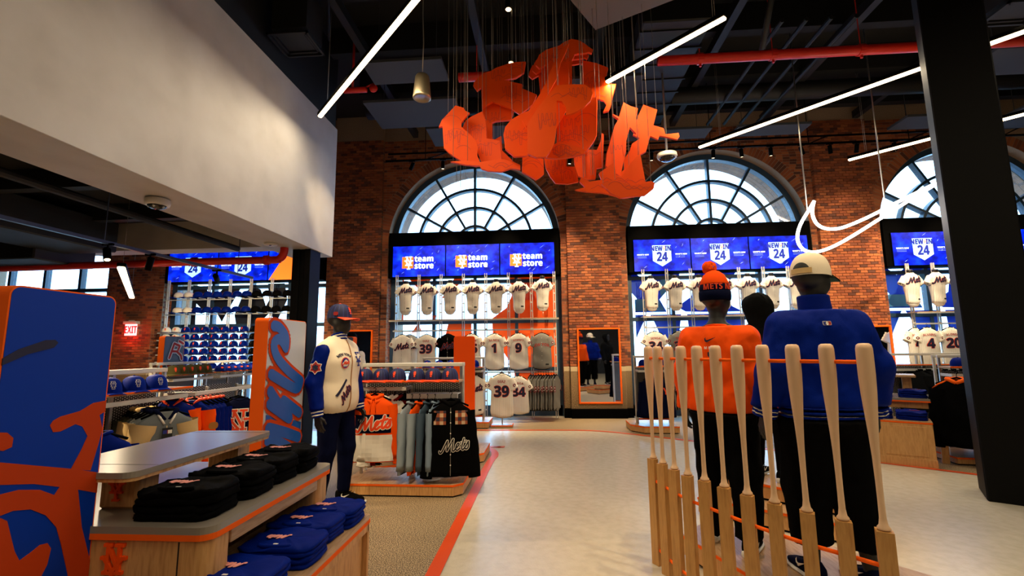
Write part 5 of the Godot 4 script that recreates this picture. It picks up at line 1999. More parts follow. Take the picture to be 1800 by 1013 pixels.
func blue_jacket():
	var g = figure([Vector3(0.285, 1.17, -0.02), Vector3(0.32, 0.92, 0.03)], [Vector3(-0.285, 1.17, -0.02), Vector3(-0.315, 0.92, 0.05)], -0.95, 0.05)
	var m = thing("mannequin", "mannequin seen from behind in a royal blue jacket with white hem stripes", "mannequin", Vector3(1.66, 0.15, -2.96), PI + 0.03)
	m.scale = Vector3(1.04, 1.035, 1.04)
	body(m, g, M.mannequin)
	trousers(m, g, M.black_cloth, 0.062, 0.2, 0.02, 0.895)
	sneakers(m, g, M.navy)
	var all = g.torso + g.arms
	var infl = 0.042
	obj("jacket", blob(all, 0.0125, 0.05, infl, [[Vector3(0, -1, 0), -0.955], [Vector3(0, 1, 0), 1.515]], 0.022, 5.5), M.royal, m)
	for k in [[0.90, 0.915, M.royal], [0.915, 0.925, M.ink_white], [0.925, 0.94, M.royal], [0.94, 0.95, M.ink_white], [0.95, 0.962, M.royal]]:
		obj("hem_band", blob(g.torso + g.arms.slice(0, 1), 0.011, 0.05, infl + 0.004, [[Vector3(0, 1, 0), k[1]], [Vector3(0, -1, 0), -k[0]]], 0.018, 5.5), k[2], m)
	for i in 2:
		var a = g.sides[i]
		var d = (a[1][1] - a[1][0]).normalized()
		for k in [[-0.02, -0.008, M.royal], [-0.008, 0.001, M.ink_white], [0.001, 0.014, M.royal], [0.014, 0.023, M.ink_white], [0.023, 0.038, M.royal]]:
			obj("cuff", blob([a[1]], 0.009, 0.02, 0.038, [[d, d.dot(a[1][1]) + k[1] - 0.015], [-d, -d.dot(a[1][1]) - k[0] + 0.015]]), k[2], m)
	obj("collar", blob(g.neck, 0.008, 0.02, 0.028, [[Vector3(0, 1, 0), 1.605], [Vector3(0, -1, 0), -1.47]]), M.royal, m)
	var place = func(mesh, xf): return laid(mesh, xf, all, 0.05, infl + 0.012)
	var st = nst(false)
	prism(st, rrect(0.042, 0.023, 0.004, 3), 0, 0.0015)
	decal("mark", fin(st), M.ink_white, m, Transform3D(BACK, Vector3(0.035, 1.43, -0.4)), place)
	for s in [[-1, M.ink_royal], [1, M.ink_red]]:
		st = nst(false)
		prism(st, [Vector2(s[0] * 0.019, 0.0095), Vector2(s[0] * 0.019, -0.0095), Vector2(s[0] * 0.004, -0.0095), Vector2(s[0] * 0.009, 0.0), Vector2(s[0] * 0.003, 0.0095)], 0.001, 0.0025)
		decal("mark", fin(st), s[1], m, Transform3D(BACK, Vector3(0.035, 1.43, -0.4)), place)
	st = nst(false)
	for k in 22:
		bx(st, Vector3(0, -0.24 + k * 0.02, 0.001), Vector3(0.003, 0.02, 0.002))
	# cream cap worn forwards, adjustable strap at the back
	var c = make_cap("cream cap with green underbrim and back strap on the blue jacket mannequin", M.cream, M.cream, "")
	var yaw = PI + 0.03
	seat(c, m.transform * (g.turn * Vector3(0, 1.715, -0.006)), yaw - 0.95, 0.04, 1.3)
	obj("underbrim", cap_parts.brim, mat("green_cloth", Color(0.05, 0.30, 0.16), 0.8), c, Vector3(0, -0.003, 0)).scale = Vector3(0.985, 1, 0.985)
	var onto = func(v):
		var th = v.x / 0.09 + PI; var ph = clampf(v.y / 0.11, 0.02, 1.4)
		var r = pow(cos(ph), 0.75) * 1.012
		return Vector3(sin(th) * 0.083 * r, 0.118 * pow(sin(ph), 0.85), cos(th) * 0.098 * r) * Vector3(1 + v.z * 8, 1, 1 + v.z * 8)
	st = nst(false)
	for u in 14:
		for v in 5:
			var c4 = []
			for e in [[u, v], [u + 1, v], [u + 1, v + 1], [u, v + 1]]:
				var x = -0.045 + 0.09 * e[0] / 14.0
				c4.append(Vector3(x, 0.004 + sqrt(maxf(0.0, 0.045 * 0.045 - x * x)) * 1.05 * e[1] / 5.0, 0.001))
			quad(st, c4[0], c4[1], c4[2], c4[3])
	obj("opening", bent(fin(st), onto), M.mannequin, c)
	st = nst(false)
	for k in 8:
		bx(st, Vector3(-0.045 + k * 0.0128, 0.014, 0.002), Vector3(0.0128, 0.02, 0.003))
	obj("strap", bent(fin(st), onto), M.tan, c)
	var side = func(v):
		var th = v.x / 0.09 + 1.9 - TAU; var ph = clampf((v.y + 0.045) / 0.11, 0.02, 1.4)
		var r = pow(cos(ph), 0.75) * 1.012
		return Vector3(sin(th) * 0.083 * r, 0.118 * pow(sin(ph), 0.85), cos(th) * 0.098 * r) * Vector3(1 + v.z * 8, 1, 1 + v.z * 8)
	for q in [[0.028, 0.05, M.ink_royal, 0.0], [0.018, 0.02, M.ink_orange, 0.001]]:
		st = nst(false)
		prism(st, rrect(q[0], q[1], 0.005, 2), q[3], q[3] + 0.001)
		obj("side_patch", bent(fin(st), side), q[2], c)

func shopper():
	# customer with back turned, in front of the left mirror
	var g = figure([Vector3(0.26, 1.17, 0.0), Vector3(0.2, 1.0, 0.2)], [Vector3(-0.27, 1.17, -0.02), Vector3(-0.27, 0.93, 0.06)], 0.1, 0.06)
	var p = thing("person", "shopper in loose white shirt, jeans and black cap, facing the left mirror", "person", Vector3(-3.78, 0, -8.75), PI - 0.15)
	p.scale = Vector3(1.0, 1.0, 1.0)
	body(p, g, M.skin)
	obj("shirt", blob(g.torso + g.arms, 0.016, 0.045, 0.038, [[Vector3(0, -1, 0), -0.84], [Vector3(0, 1, 0), 1.5]], 0.02, 6.5), M.white_cloth, p)
	trousers(p, g, M.dark_denim, 0.02, 0.09)
	sneakers(p, g, M.charcoal, false)
	obj("hair", blob([[Vector3(0, 1.70, -0.05), Vector3(0, 1.66, -0.05), 0.085, 0.07]], 0.012, 0.02), M.black_cloth, p)
	var c = make_cap("black cap worn by the shopper in the white shirt", M.black_cloth, M.black_cloth, "")
	seat(c, p.position + Vector3(0, 1.72, 0.004), PI - 0.05, 0.0, 1.26)
# ---------------------------------------------------------------- garments on hangers and torso forms
# profile rows: [height, half width, half depth]; height 0 is the neck, negative is down
const P_JERSEY := [[-0.76, 0.205, 0.03], [-0.68, 0.215, 0.036], [-0.5, 0.208, 0.042], [-0.35, 0.2, 0.046], [-0.22, 0.2, 0.05], [-0.12, 0.2, 0.048], [-0.07, 0.172, 0.042], [-0.035, 0.115, 0.034], [-0.012, 0.075, 0.026], [0.0, 0.068, 0.02]]
const P_FORM := [[-0.64, 0.125, 0.075], [-0.55, 0.128, 0.085], [-0.42, 0.13, 0.092], [-0.3, 0.145, 0.102], [-0.2, 0.16, 0.104], [-0.11, 0.162, 0.094], [-0.055, 0.128, 0.078], [-0.02, 0.08, 0.062], [0.0, 0.055, 0.052]]
const P_COAT := [[-0.68, 0.225, 0.05], [-0.64, 0.235, 0.056], [-0.5, 0.232, 0.06], [-0.3, 0.222, 0.064], [-0.17, 0.22, 0.064], [-0.09, 0.2, 0.056], [-0.045, 0.135, 0.044], [-0.015, 0.085, 0.034], [0.0, 0.078, 0.028]]
const P_THIN := [[-0.72, 0.21, 0.012], [-0.6, 0.21, 0.016], [-0.4, 0.205, 0.02], [-0.2, 0.2, 0.022], [-0.11, 0.195, 0.022], [-0.06, 0.16, 0.02], [-0.03, 0.105, 0.018], [0.0, 0.07, 0.014]]

func prof_at(pr, y):
	for i in pr.size() - 1:
		if y <= pr[i + 1][0]:
			var t = clampf((y - pr[i][0]) / (pr[i + 1][0] - pr[i][0]), 0.0, 1.0)
			t = t * t * (3 - 2 * t) * 0.5 + t * 0.5
			return Vector2(lerpf(pr[i][1], pr[i + 1][1], t), lerpf(pr[i][2], pr[i + 1][2], t))
	return Vector2(pr[-1][1], pr[-1][2])

func fold_at(x, y, len, amp, sd):
	var t = clampf(-y / len, 0.0, 1.0)
	return amp * t * (sin(x * 31.0 + sd + sin(y * 5.0 + sd) * 0.8) * 0.7 + sin(x * 67.0 - sd * 2.0 + y * 4.0) * 0.3) + amp * 0.5 * sin(y * 19.0 + x * 12.0 + sd) * (0.3 + t)

func front_z(pr, x, y, amp, sd):
	var q = prof_at(pr, y)
	var u = clampf(absf(x) / q.x, 0.0, 0.985)
	return q.y * pow(1.0 - pow(u, 2.4), 1.0 / 2.4) + fold_at(x, y, -pr[0][0], amp, sd)

var gcache := {}
func torso_mesh(key, pr, amp, sd, tail):
	var id = "t%s%.3f%.2f%.3f" % [key, amp, sd, tail]
	if gcache.has(id):
		return gcache[id]
	var st = nst(true)
	var n = 36
	var ys = []
	var rows = 20
	for i in rows + 1:
		var t = float(i) / rows
		ys.append(lerpf(pr[0][0], 0.0, 1.0 - pow(1.0 - t, 1.35)))
	var g = []
	for y in ys:
		var q = prof_at(pr, y)
		var ring = []
		for k in n + 1:
			var a = TAU * k / n
			var ca = cos(a); var sa = sin(a)
			var x = signf(ca) * pow(absf(ca), 2.0 / 2.4) * q.x
			var z = signf(sa) * pow(absf(sa), 2.0 / 2.4) * q.y
			z += fold_at(x, y, -pr[0][0], amp, sd if sa >= 0 else sd + 2.0) * (1.0 if sa >= 0 else -1.0) * minf(1.0, absf(sa) * 2.0)
			var yy = y
			var near_hem = clampf(1.0 - (y - pr[0][0]) / 0.16, 0.0, 1.0)
			yy += tail * near_hem * (pow(absf(x) / q.x, 2.0) - 0.35 + (0.25 if sa > 0 else -0.12))
			ring.append(Vector3(x, yy, z))
		g.append(ring)
	for i in rows:
		for k in n:
			var p = [g[i][k], g[i][k + 1], g[i + 1][k + 1], g[i + 1][k]]
			for e in [0, 1, 2, 0, 2, 3]:
				st.set_uv(Vector2(p[e].x / 0.4 + 0.5, p[e].y))
				st.add_vertex(p[e])
	for k in n:
		for e in [V0 + Vector3(0, pr[0][0] + 0.05, 0), g[0][k + 1], g[0][k]]:
			st.set_uv(Vector2(e.x / 0.4 + 0.5, e.y)); st.add_vertex(e)
		for e in [Vector3(0, -0.015, 0), g[rows][k], g[rows][k + 1]]:
			st.set_uv(Vector2(e.x / 0.4 + 0.5, e.y)); st.add_vertex(e)
	st.generate_normals()
	gcache[id] = st.commit()
	return gcache[id]

func sleeve_mesh(side, sh, len, ang, r0, r1, flat, bend = 0.0, sd = 0.0):
	var id = "s%d%s%.2f%.2f%.3f%.3f%.2f%.2f%.1f" % [side, sh, len, ang, r0, r1, flat, bend, sd]
	if gcache.has(id):
		return gcache[id]
	var st = nst(true)
	var rows = 10
	var n = 18
	var g = []
	for i in rows + 2:
		var t = minf(float(i) / rows, 1.0)
		var a = ang - bend * t
		var d = Vector3(side * sin(a), -cos(a), 0)
		var x = Vector3(side * cos(a), sin(a), 0)
		var c = Vector3(side * sh.x, sh.y, 0) + Vector3(side * sin(ang - bend * t * 0.5), -cos(ang - bend * t * 0.5), 0) * len * t
		var r = lerpf(r0, r1, t) * (1.0 if i <= rows else 0.75)
		var ring = []
		for k in n + 1:
			var q = TAU * k / n
			var w = 1.0 + 0.07 * sin(q * 3.0 + t * 9.0 + sd) * t + 0.05 * sin(t * 21.0 + q * 2.0 + sd)
			ring.append(c + x * cos(q) * r * w + Vector3(0, 0, sin(q) * r * flat * w) - d * (0.012 if i > rows else 0.0))
		g.append(ring)
	for i in rows + 1:
		for k in n:
			var p = [g[i][k], g[i][k + 1], g[i + 1][k + 1], g[i + 1][k]]
			for e in ([0, 2, 1, 0, 3, 2] if side > 0 else [0, 1, 2, 0, 2, 3]):
				st.set_uv(Vector2(p[e].x / 0.4 + 0.5, p[e].y)); st.add_vertex(p[e])
	st.generate_normals()
	gcache[id] = st.commit()
	return gcache[id]

# o: pr, key, body, sleeve (material), amp, sd, tail, sl (length), ang, r0, r1, collar, hanger, form
func garment(called, label, category, o, at, turn = 0.0, group = ""):
	var g = thing(called, label, category, at, turn, group)
	var pr = o.pr
	var amp = o.get("amp", 0.008); var sd = o.get("sd", 1.0)
	obj("body", torso_mesh(o.key, pr, amp, sd, o.get("tail", 0.0)), o.body, g)
	var flat = o.get("flat", 0.55)
	var w = 0.0
	for r in pr:
		w = maxf(w, r[1]) if r[0] > -0.2 else w
	if o.get("sl", 0.0) > 0.0:
		for s in [-1, 1]:
			var m = obj("sleeve", sleeve_mesh(s, Vector2(w - o.get("r0", 0.09) * 0.75, -0.10 - o.get("drop", 0.0)), o.sl, o.get("ang", 0.5), o.get("r0", 0.09), o.get("r1", 0.08), flat, o.get("bend", 0.0), sd), o.sleeve, g)
			if o.has("cuff"):
				obj("cuff", sleeve_mesh(s, Vector2(w - o.get("r0", 0.09) * 0.75 + sin(o.get("ang", 0.5)) * (o.sl - 0.01), -0.10 - o.get("drop", 0.0) - cos(o.get("ang", 0.5)) * (o.sl - 0.01)), 0.06, o.get("ang", 0.5), o.r1 * 0.86, o.r1 * 0.82, flat + 0.1), o.cuff, m)
	if o.has("collar"):
		var st = nst(true)
		var ring = []
		var q = prof_at(pr, 0.0)
		for k in 21:
			var a = TAU * k / 20 + PI / 2
			var dip = maxf(0.0, sin(a)) * o.get("vee", 0.03) * (1.0 - absf(cos(a)))
			ring.append(Vector3(cos(a) * (q.x + 0.004), 0.004 - dip, sin(a) * (q.y + 0.006)))
		tube(st, ring, o.get("cr", 0.008), 7)
		obj("collar", fin(st), o.collar, g)
	if o.get("hanger", true):
		var st = nst(true)
		tube(st, [Vector3(-w * 0.8, -0.05, 0), Vector3(-0.06, 0.0, 0), Vector3(0, 0.02, 0), Vector3(0.06, 0.0, 0), Vector3(w * 0.8, -0.05, 0)], 0.009, 6)
		tube(st, catmull([Vector3(0, 0.015, 0), Vector3(0, 0.05, 0), Vector3(0.012, 0.07, 0), Vector3(0, 0.088, 0), Vector3(-0.014, 0.075, 0)], 4), 0.0032, 6)
		obj("hanger", fin(st), M.black, g)
	if o.get("form", false):
		var st = nst(true)
		lathe(st, [Vector2(0.05, -0.02), Vector2(0.05, 0.03), Vector2(0.056, 0.055), Vector2(0.05, 0.07), Vector2(0, 0.072)], 20)
		obj("neck_stub", fin(st), M.mannequin, g)
		st = nst(true)
		lathe(st, [Vector2(0.0, -0.71), Vector2(0.06, -0.70), Vector2(0.1, -0.665), Vector2(0.115, -0.6), Vector2(0.11, -0.5), Vector2(0, -0.49)], 20, V0, Basis(), 1.0, 0.65)
		obj("form_base", fin(st), M.rubber_white, g)
		st = nst(true)
		tube(st, [Vector3(0, -0.7, 0), Vector3(0, -0.815, 0)], 0.005, 6)
		obj("rod", fin(st), M.steel, g)
	return g

func on_front(g, o, called, mesh, mt, x, y, rot = 0.0, scale = 1.0):
	var pr = o.pr
	var amp = o.get("amp", 0.008); var sd = o.get("sd", 1.0)
	var m = mesh if mesh is ArrayMesh else as_array(mesh)
	var b = Basis(Vector3(0, 0, 1), rot).scaled(Vector3(scale, scale, 1.0))
	var place = func(v):
		var p = b * v + Vector3(x, y, 0)
		return Vector3(p.x, p.y, front_z(pr, p.x, p.y, amp, sd) + 0.004 + v.z)
	return obj(called, bent(m, place), mt, g)

func buttons(g, o):
	var st = nst(false)
	for k in 6:
		lathe(st, [Vector2(0, -0.001), Vector2(0.006, -0.001), Vector2(0.006, 0.001), Vector2(0, 0.0015)], 8, Vector3(0, -0.1 - k * 0.095, front_z(o.pr, 0, -0.1 - k * 0.095, o.get("amp", 0.008), o.get("sd", 1.0)) + 0.003), Basis(Vector3(1, 0, 0), PI / 2))
	obj("buttons", fin(st), M.ink_white, g)
	st = nst(false)
	for k in 16:
		var y = -0.06 - k * 0.038
		quad(st, Vector3(-0.002, y - 0.038, front_z(o.pr, 0, y - 0.038, o.get("amp", 0.008), o.get("sd", 1.0)) + 0.0025), Vector3(0.002, y - 0.038, front_z(o.pr, 0, y - 0.038, o.get("amp", 0.008), o.get("sd", 1.0)) + 0.0025), Vector3(0.002, y, front_z(o.pr, 0, y, o.get("amp", 0.008), o.get("sd", 1.0)) + 0.0025), Vector3(-0.002, y, front_z(o.pr, 0, y, o.get("amp", 0.008), o.get("sd", 1.0)) + 0.0025))
	obj("placket", fin(st), M.grey_cloth, g)

func outlined(g, o, s, h, x, y, c0, c1, arch = 0.0):
	var t0 = text(s, h, 0.0012)
	var m = arched(s, h, arch, 0.0012) if arch > 0.0 else as_array(t0)
	if c1 != null:
		on_front(g, o, "numeral_edge", bold(m, h * 0.065), c1, x, y)
		var f = bent(bold(m, h * 0.028), func(v): return v + Vector3(0, 0, 0.004))
		on_front(g, o, "numeral", f, c0, x, y)
	else:
		on_front(g, o, "lettering", m, c0, x, y)

func sleeve_patches(g, w = 0.24, y = -0.17, z = 0.055, only = 0):
	for s in [-1, 1]:
		if only != 0 and only != s:
			continue
		var b = Basis(Vector3(0, 1, 0), s * 0.5)
		for q in [[0.03, M.ink_red, 0.0], [0.022, M.ink_navy, 0.001], [0.012, M.ink_white, 0.002]]:
			var st = nst(false)
			prism(st, arc(0, 0, q[0], 0, TAU * 13 / 14, 13), q[2], q[2] + 0.0012)
			decal("sleeve_patch", fin(st), q[1], g, Transform3D(b, Vector3(s * w, y, z)))

func build_jerseys():
	var form = {"pr": P_FORM, "key": "form", "body": M.pinstripe, "sleeve": M.pinstripe, "amp": 0.006, "sd": 1.3, "tail": 0.02, "sl": 0.17, "ang": 0.62, "r0": 0.082, "r1": 0.075, "flat": 0.8, "hanger": false, "form": true, "collar": M.white_cloth, "vee": 0.05, "cr": 0.006}
	var xs = [[2, [-3.12, -2.63, -2.11, -1.6, -1.08, -0.57, -0.05], "over the orange film bay"], [3, [2.3, 2.81, 3.31, 3.82, 4.33, 4.82, 5.31], "over the blue film bay"], [4, [7.62, 8.12, 8.6, 9.1, 9.57, 10.05, 10.55], "over the bay beyond the column"]]
	var proto = null
	for r in xs:
		for k in r[1].size():
			var y = 2.985
			if r[0] == 2 and k == 6:
				y = 3.03
			var at = Vector3(r[1][k], y, -10.05)
			var lb = "white jersey on a torso form, %s of seven %s" % [ORD[k], r[2]]
			if proto == null:
				proto = garment("jersey_form", lb, "jersey", form, at, 0.06, "white jerseys on torso forms")
				on_front(proto, form, "lettering", script_mesh(0.105, 0.28), M.ink_orange, 0.0, -0.16, 0.06)
				on_front(proto, form, "lettering", bent(script_mesh(0.105, 0.235), func(v): return v + Vector3(0, 0, 0.004)), M.ink_navy, 0.0, -0.16, 0.06)
				buttons(proto, form)
				var st = nst(false)
				prism(st, rrect(0.06, 0.03, 0.006, 3), 0, 0.001)
				on_front(proto, form, "hem_tag", fin(st), M.ink_black, 0.065, -0.555)
				on_front(proto, form, "mark", swoosh_mesh(0.03), M.ink_navy, -0.06, -0.085)
				sleeve_patches(proto, 0.235, -0.2, 0.05, 1)
			else:
				dup(proto, at, 0.06 + 0.02 * (k % 3 - 1), lb)
	# hanging jerseys on the upper rails
	var J = func(body, sd): return {"pr": P_JERSEY, "key": "jersey", "body": body, "sleeve": body, "amp": 0.009, "sd": sd, "tail": 0.05, "sl": 0.2, "ang": 0.5, "r0": 0.095, "r1": 0.092, "flat": 0.5, "collar": M.white_cloth, "vee": 0.02, "cr": 0.005}
	var Y = 1.835
	var back = func(x, y, z, name, num, body, lb, sd, turn = 0.0):
		var o = J.call(body, sd)
		var g = garment("jersey", lb, "jersey", o, Vector3(x, y, z), turn, "hanging jerseys")
		outlined(g, o, name, 0.045, 0.0, -0.135, M.ink_red, null, 0.6)
		outlined(g, o, num, 0.185, 0.0, -0.31, M.ink_navy, M.ink_orange)
		on_front(g, o, "mark", swoosh_mesh(0.022), M.ink_navy, 0.0, -0.045)
		sleeve_patches(g, 0.235, -0.2, 0.045)
		return g
	var front = func(x, y, z, body, lb, sd, word, ink, edge, group, turn = 0.0):
		var o = J.call(body, sd)
		o.vee = 0.07
		if body == M.grey_cloth or body == M.black_cloth:
			o.collar = M.navy
		var g = garment("jersey", lb, "jersey", o, Vector3(x, y, z), turn, group)
		if word == "script":
			on_front(g, o, "lettering", script_mesh(0.115, 0.28), edge, 0.0, -0.25, 0.04)
			on_front(g, o, "lettering", bent(script_mesh(0.115, 0.22), func(v): return v + Vector3(0, 0, 0.004)), ink, 0.0, -0.25, 0.04)
		else:
			outlined(g, o, word, 0.062, 0.0, -0.24, ink, null, 0.55)
		buttons(g, o)
		on_front(g, o, "mark", swoosh_mesh(0.03), ink, -0.1, -0.1)
		var st = nst(false)
		prism(st, rrect(0.07, 0.032, 0.006, 3), 0, 0.001)
		on_front(g, o, "hem_tag", fin(st), M.ink_black, 0.11, -0.66)
		sleeve_patches(g, 0.235, -0.2, 0.045)
		return g
	var grp = "hanging jerseys"
	front.call(-3.16, Y, -9.98, M.pinstripe, "white script jersey hanging at the left end of the orange bay", 0.4, "script", M.ink_navy, M.ink_orange, grp)
	var bh = front.call(-3.02, Y, -10.06, M.pinstripe, "white jersey half hidden behind the leftmost script jersey", 2.4, "script", M.ink_navy, M.ink_orange, grp, 0.1)
	back.call(-2.62, Y, -9.99, "DIAZ", "39", M.pinstripe, "white jersey with number 39 on the upper rail of the orange bay", 1.7)
	front.call(-2.14, Y, -9.98, M.black_cloth, "black script jersey hanging behind the flat orange panel", 2.6, "script", M.ink_navy, M.ink_orange, grp)
	back.call(-1.62, Y, -9.99, "LINDOR", "15", M.pinstripe, "white jersey partly hidden behind the top of the flat orange panel", 3.1)
	back.call(-1.11, Y, -9.97, "McNEIL", "1", M.pinstripe, "white jersey with single number 1 in the orange bay", 0.9)
	back.call(-0.59, Y, -9.97, "NIMMO", "9", M.pinstripe, "white jersey with number 9 in the orange bay", 1.4)
	front.call(-0.09, Y, -9.98, M.grey_cloth, "grey NEW YORK jersey at the right end of the orange bay", 2.0, "NEW YORK", M.ink_red, M.ink_red, grp)
	back.call(2.31, Y, -9.98, "SENGA", "34", M.pinstripe, "white jersey with number 34 above the first bats", 0.3)
	back.call(2.83, Y, -9.98, "SENGA", "34", M.grey_cloth, "grey jersey with number 34 beside the orange shirt mannequin", 1.3)
	for k in 3:
		back.call(4.35 + k * 0.5, Y, -9.98, "ALONSO", "20", M.pinstripe, "white jersey %s hidden behind the mannequins in the second bay" % ["left", "middle", "right"][k], k * 1.1)
	back.call(7.55, Y, -10.02, "ALVAREZ", "4", M.pinstripe, "white jersey peeking out behind the number 4 jersey in the third bay", 0.2, 0.25)
	back.call(7.74, Y, -9.95, "ALVAREZ", "4", M.pinstripe, "white jersey with number 4 in the third bay", 0.7)
	back.call(8.2, Y, -9.98, "ALONSO", "20", M.pinstripe, "white jersey with full number 20 visible in the third bay", 1.2)
	back.call(8.7, Y, -9.98, "ALONSO", "20", M.pinstripe, "white jersey at the left edge of the big column, third bay", 2.2)
	back.call(9.6, Y, -9.98, "NIMMO", "9", M.pinstripe, "white jersey with number 9 right of the big column", 0.5)
	# lower row
	var g39 = back.call(-0.885, 1.02, -9.2, "DIAZ", "39", M.pinstripe, "white jersey with number 39 on the low floor stand", 2.9)
	g39.scale = Vector3(1.08, 1.1, 1.3)
	var stand = thing("jersey_stand", "small floor stand with oak base under the number 39 jersey", "display stand", Vector3(-0.885, 0, -9.2))
	var st = nst(false)
	bx(st, Vector3(0, 0.03, 0), Vector3(0.42, 0.045, 0.3), 0.005)
	obj("base", fin(st), M.oak_top, stand)
	st = nst(false)
	bx(st, Vector3(0, 0.042, 0), Vector3(0.428, 0.02, 0.308), 0.004)
	obj("orange_edge", fin(st), M.orange_edge, stand)
	st = nst(true)
	tube(st, [Vector3(0, 0.05, -0.03), Vector3(0, 1.1, -0.03)], 0.011, 8)
	obj("pole", fin(st), M.steel, stand)
	back.call(-0.58, 0.93, -9.75, "SENGA", "34", M.pinstripe, "white jersey behind the number 39 stand, showing a 4", 1.1, -0.12)
	front.call(-1.42, 1.0, -9.05, M.pinstripe, "white jersey hanging on the rack right of the flat orange panel", 0.8, "script", M.ink_navy, M.ink_orange, grp, 0.5)
	var o = {"pr": P_THIN, "key": "thin", "body": M.grey_cloth, "sleeve": M.grey_cloth, "amp": 0.012, "sd": 0.5, "tail": 0.04, "sl": 0.21, "ang": 0.22, "r0": 0.07, "r1": 0.06, "flat": 0.4, "collar": M.navy, "vee": 0.0, "cr": 0.004}
	var thin = null
	for k in 11:
		var x = -0.34 + k * 0.055
		var lb = "grey jersey hanging edge-on, %s from the left in the tight row of eleven" % ORD[k]
		if thin == null:
			thin = garment("jersey", lb, "jersey", o, Vector3(x, 0.94, -9.98), PI / 2 - 0.35, "grey jerseys in a tight row")
			sleeve_patches(thin, 0.225, -0.24, 0.03)
			sleeve_patches(thin, 0.21, -0.3, 0.03)
		else:
			dup(thin, Vector3(x, 0.94 - 0.004 * (k % 3), -9.98 + 0.012 * (k % 2)), PI / 2 - 0.35 + 0.05 * (k % 3 - 1), lb)
	for k in 8:
		dup(thin, Vector3(2.62 + k * 0.055, 0.94, -9.98), PI / 2 - 0.35, "grey jersey, %s in the tight row behind the bats" % ORD[k])

# ---------------------------------------------------------------- folded tops
func folded_mesh(w, d, h, sd):
	var st = nst(true)
	var rows = [[0.0, 0.93], [0.08, 0.985], [0.3, 1.0], [0.44, 0.985], [0.5, 0.95], [0.56, 0.985], [0.78, 1.0], [0.93, 0.965], [1.0, 0.86], [1.03, 0.6], [1.04, 0.25]]
	var rings = []
	fold.frequency = 6.0
	for r in rows:
		var ring = []
		for k in 40:
			var a = -TAU * k / 40
			var x = signf(cos(a)) * pow(absf(cos(a)), 0.42) * w / 2 * r[1]
			var z = signf(sin(a)) * pow(absf(sin(a)), 0.42) * d / 2 * r[1]
			var nn = fold.get_noise_3d(x * 2 + sd, r[0] * 0.3, z * 2)
			var sag = 0.82 if x > w * 0.2 else 1.0
			ring.append(Vector3(x * (1 + 0.09 * nn), r[0] * h * lerpf(1.0, sag, 0.5) + (0.34 * h * nn if r[0] > 0.4 else 0.0), z * (1 + 0.10 * nn)))
		rings.append(ring)
	loft(st, rings)
	return fin(st)

func folded(label, mt, at, turn, w, d, h, group, logo, sd):
	var key = "f%.2f%.2f%.3f%.1f" % [w, d, h, sd]
	if not gcache.has(key):
		gcache[key] = folded_mesh(w, d, h, sd)
	var f = thing("folded_sweatshirt", label, "sweatshirt", at, turn, group)
	obj("body", gcache[key], mt, f)
	if logo != null:
		var st = nst(true)
		var ring = []
		for k in 15:
			var a = PI * k / 14
			ring.append(Vector3(cos(a) * w * 0.2, h * 1.03, -d * 0.36 - sin(a) * d * 0.07))
		tube(st, ring, 0.01, 7)
		obj("neckband", fin(st), mt, f)
		var b = Basis(Vector3(1, 0, 0), -PI / 2)
		decal("emblem", script_mesh(0.036, 0.3), logo, f, Transform3D(b, Vector3(0.03, h * 1.065, 0.0)))
		st = nst(false)
		bx(st, Vector3(0, h * 1.07, -d * 0.33), Vector3(0.022, 0.002, 0.012))
		obj("neck_tag", fin(st), M.ink_white, f)
	return f

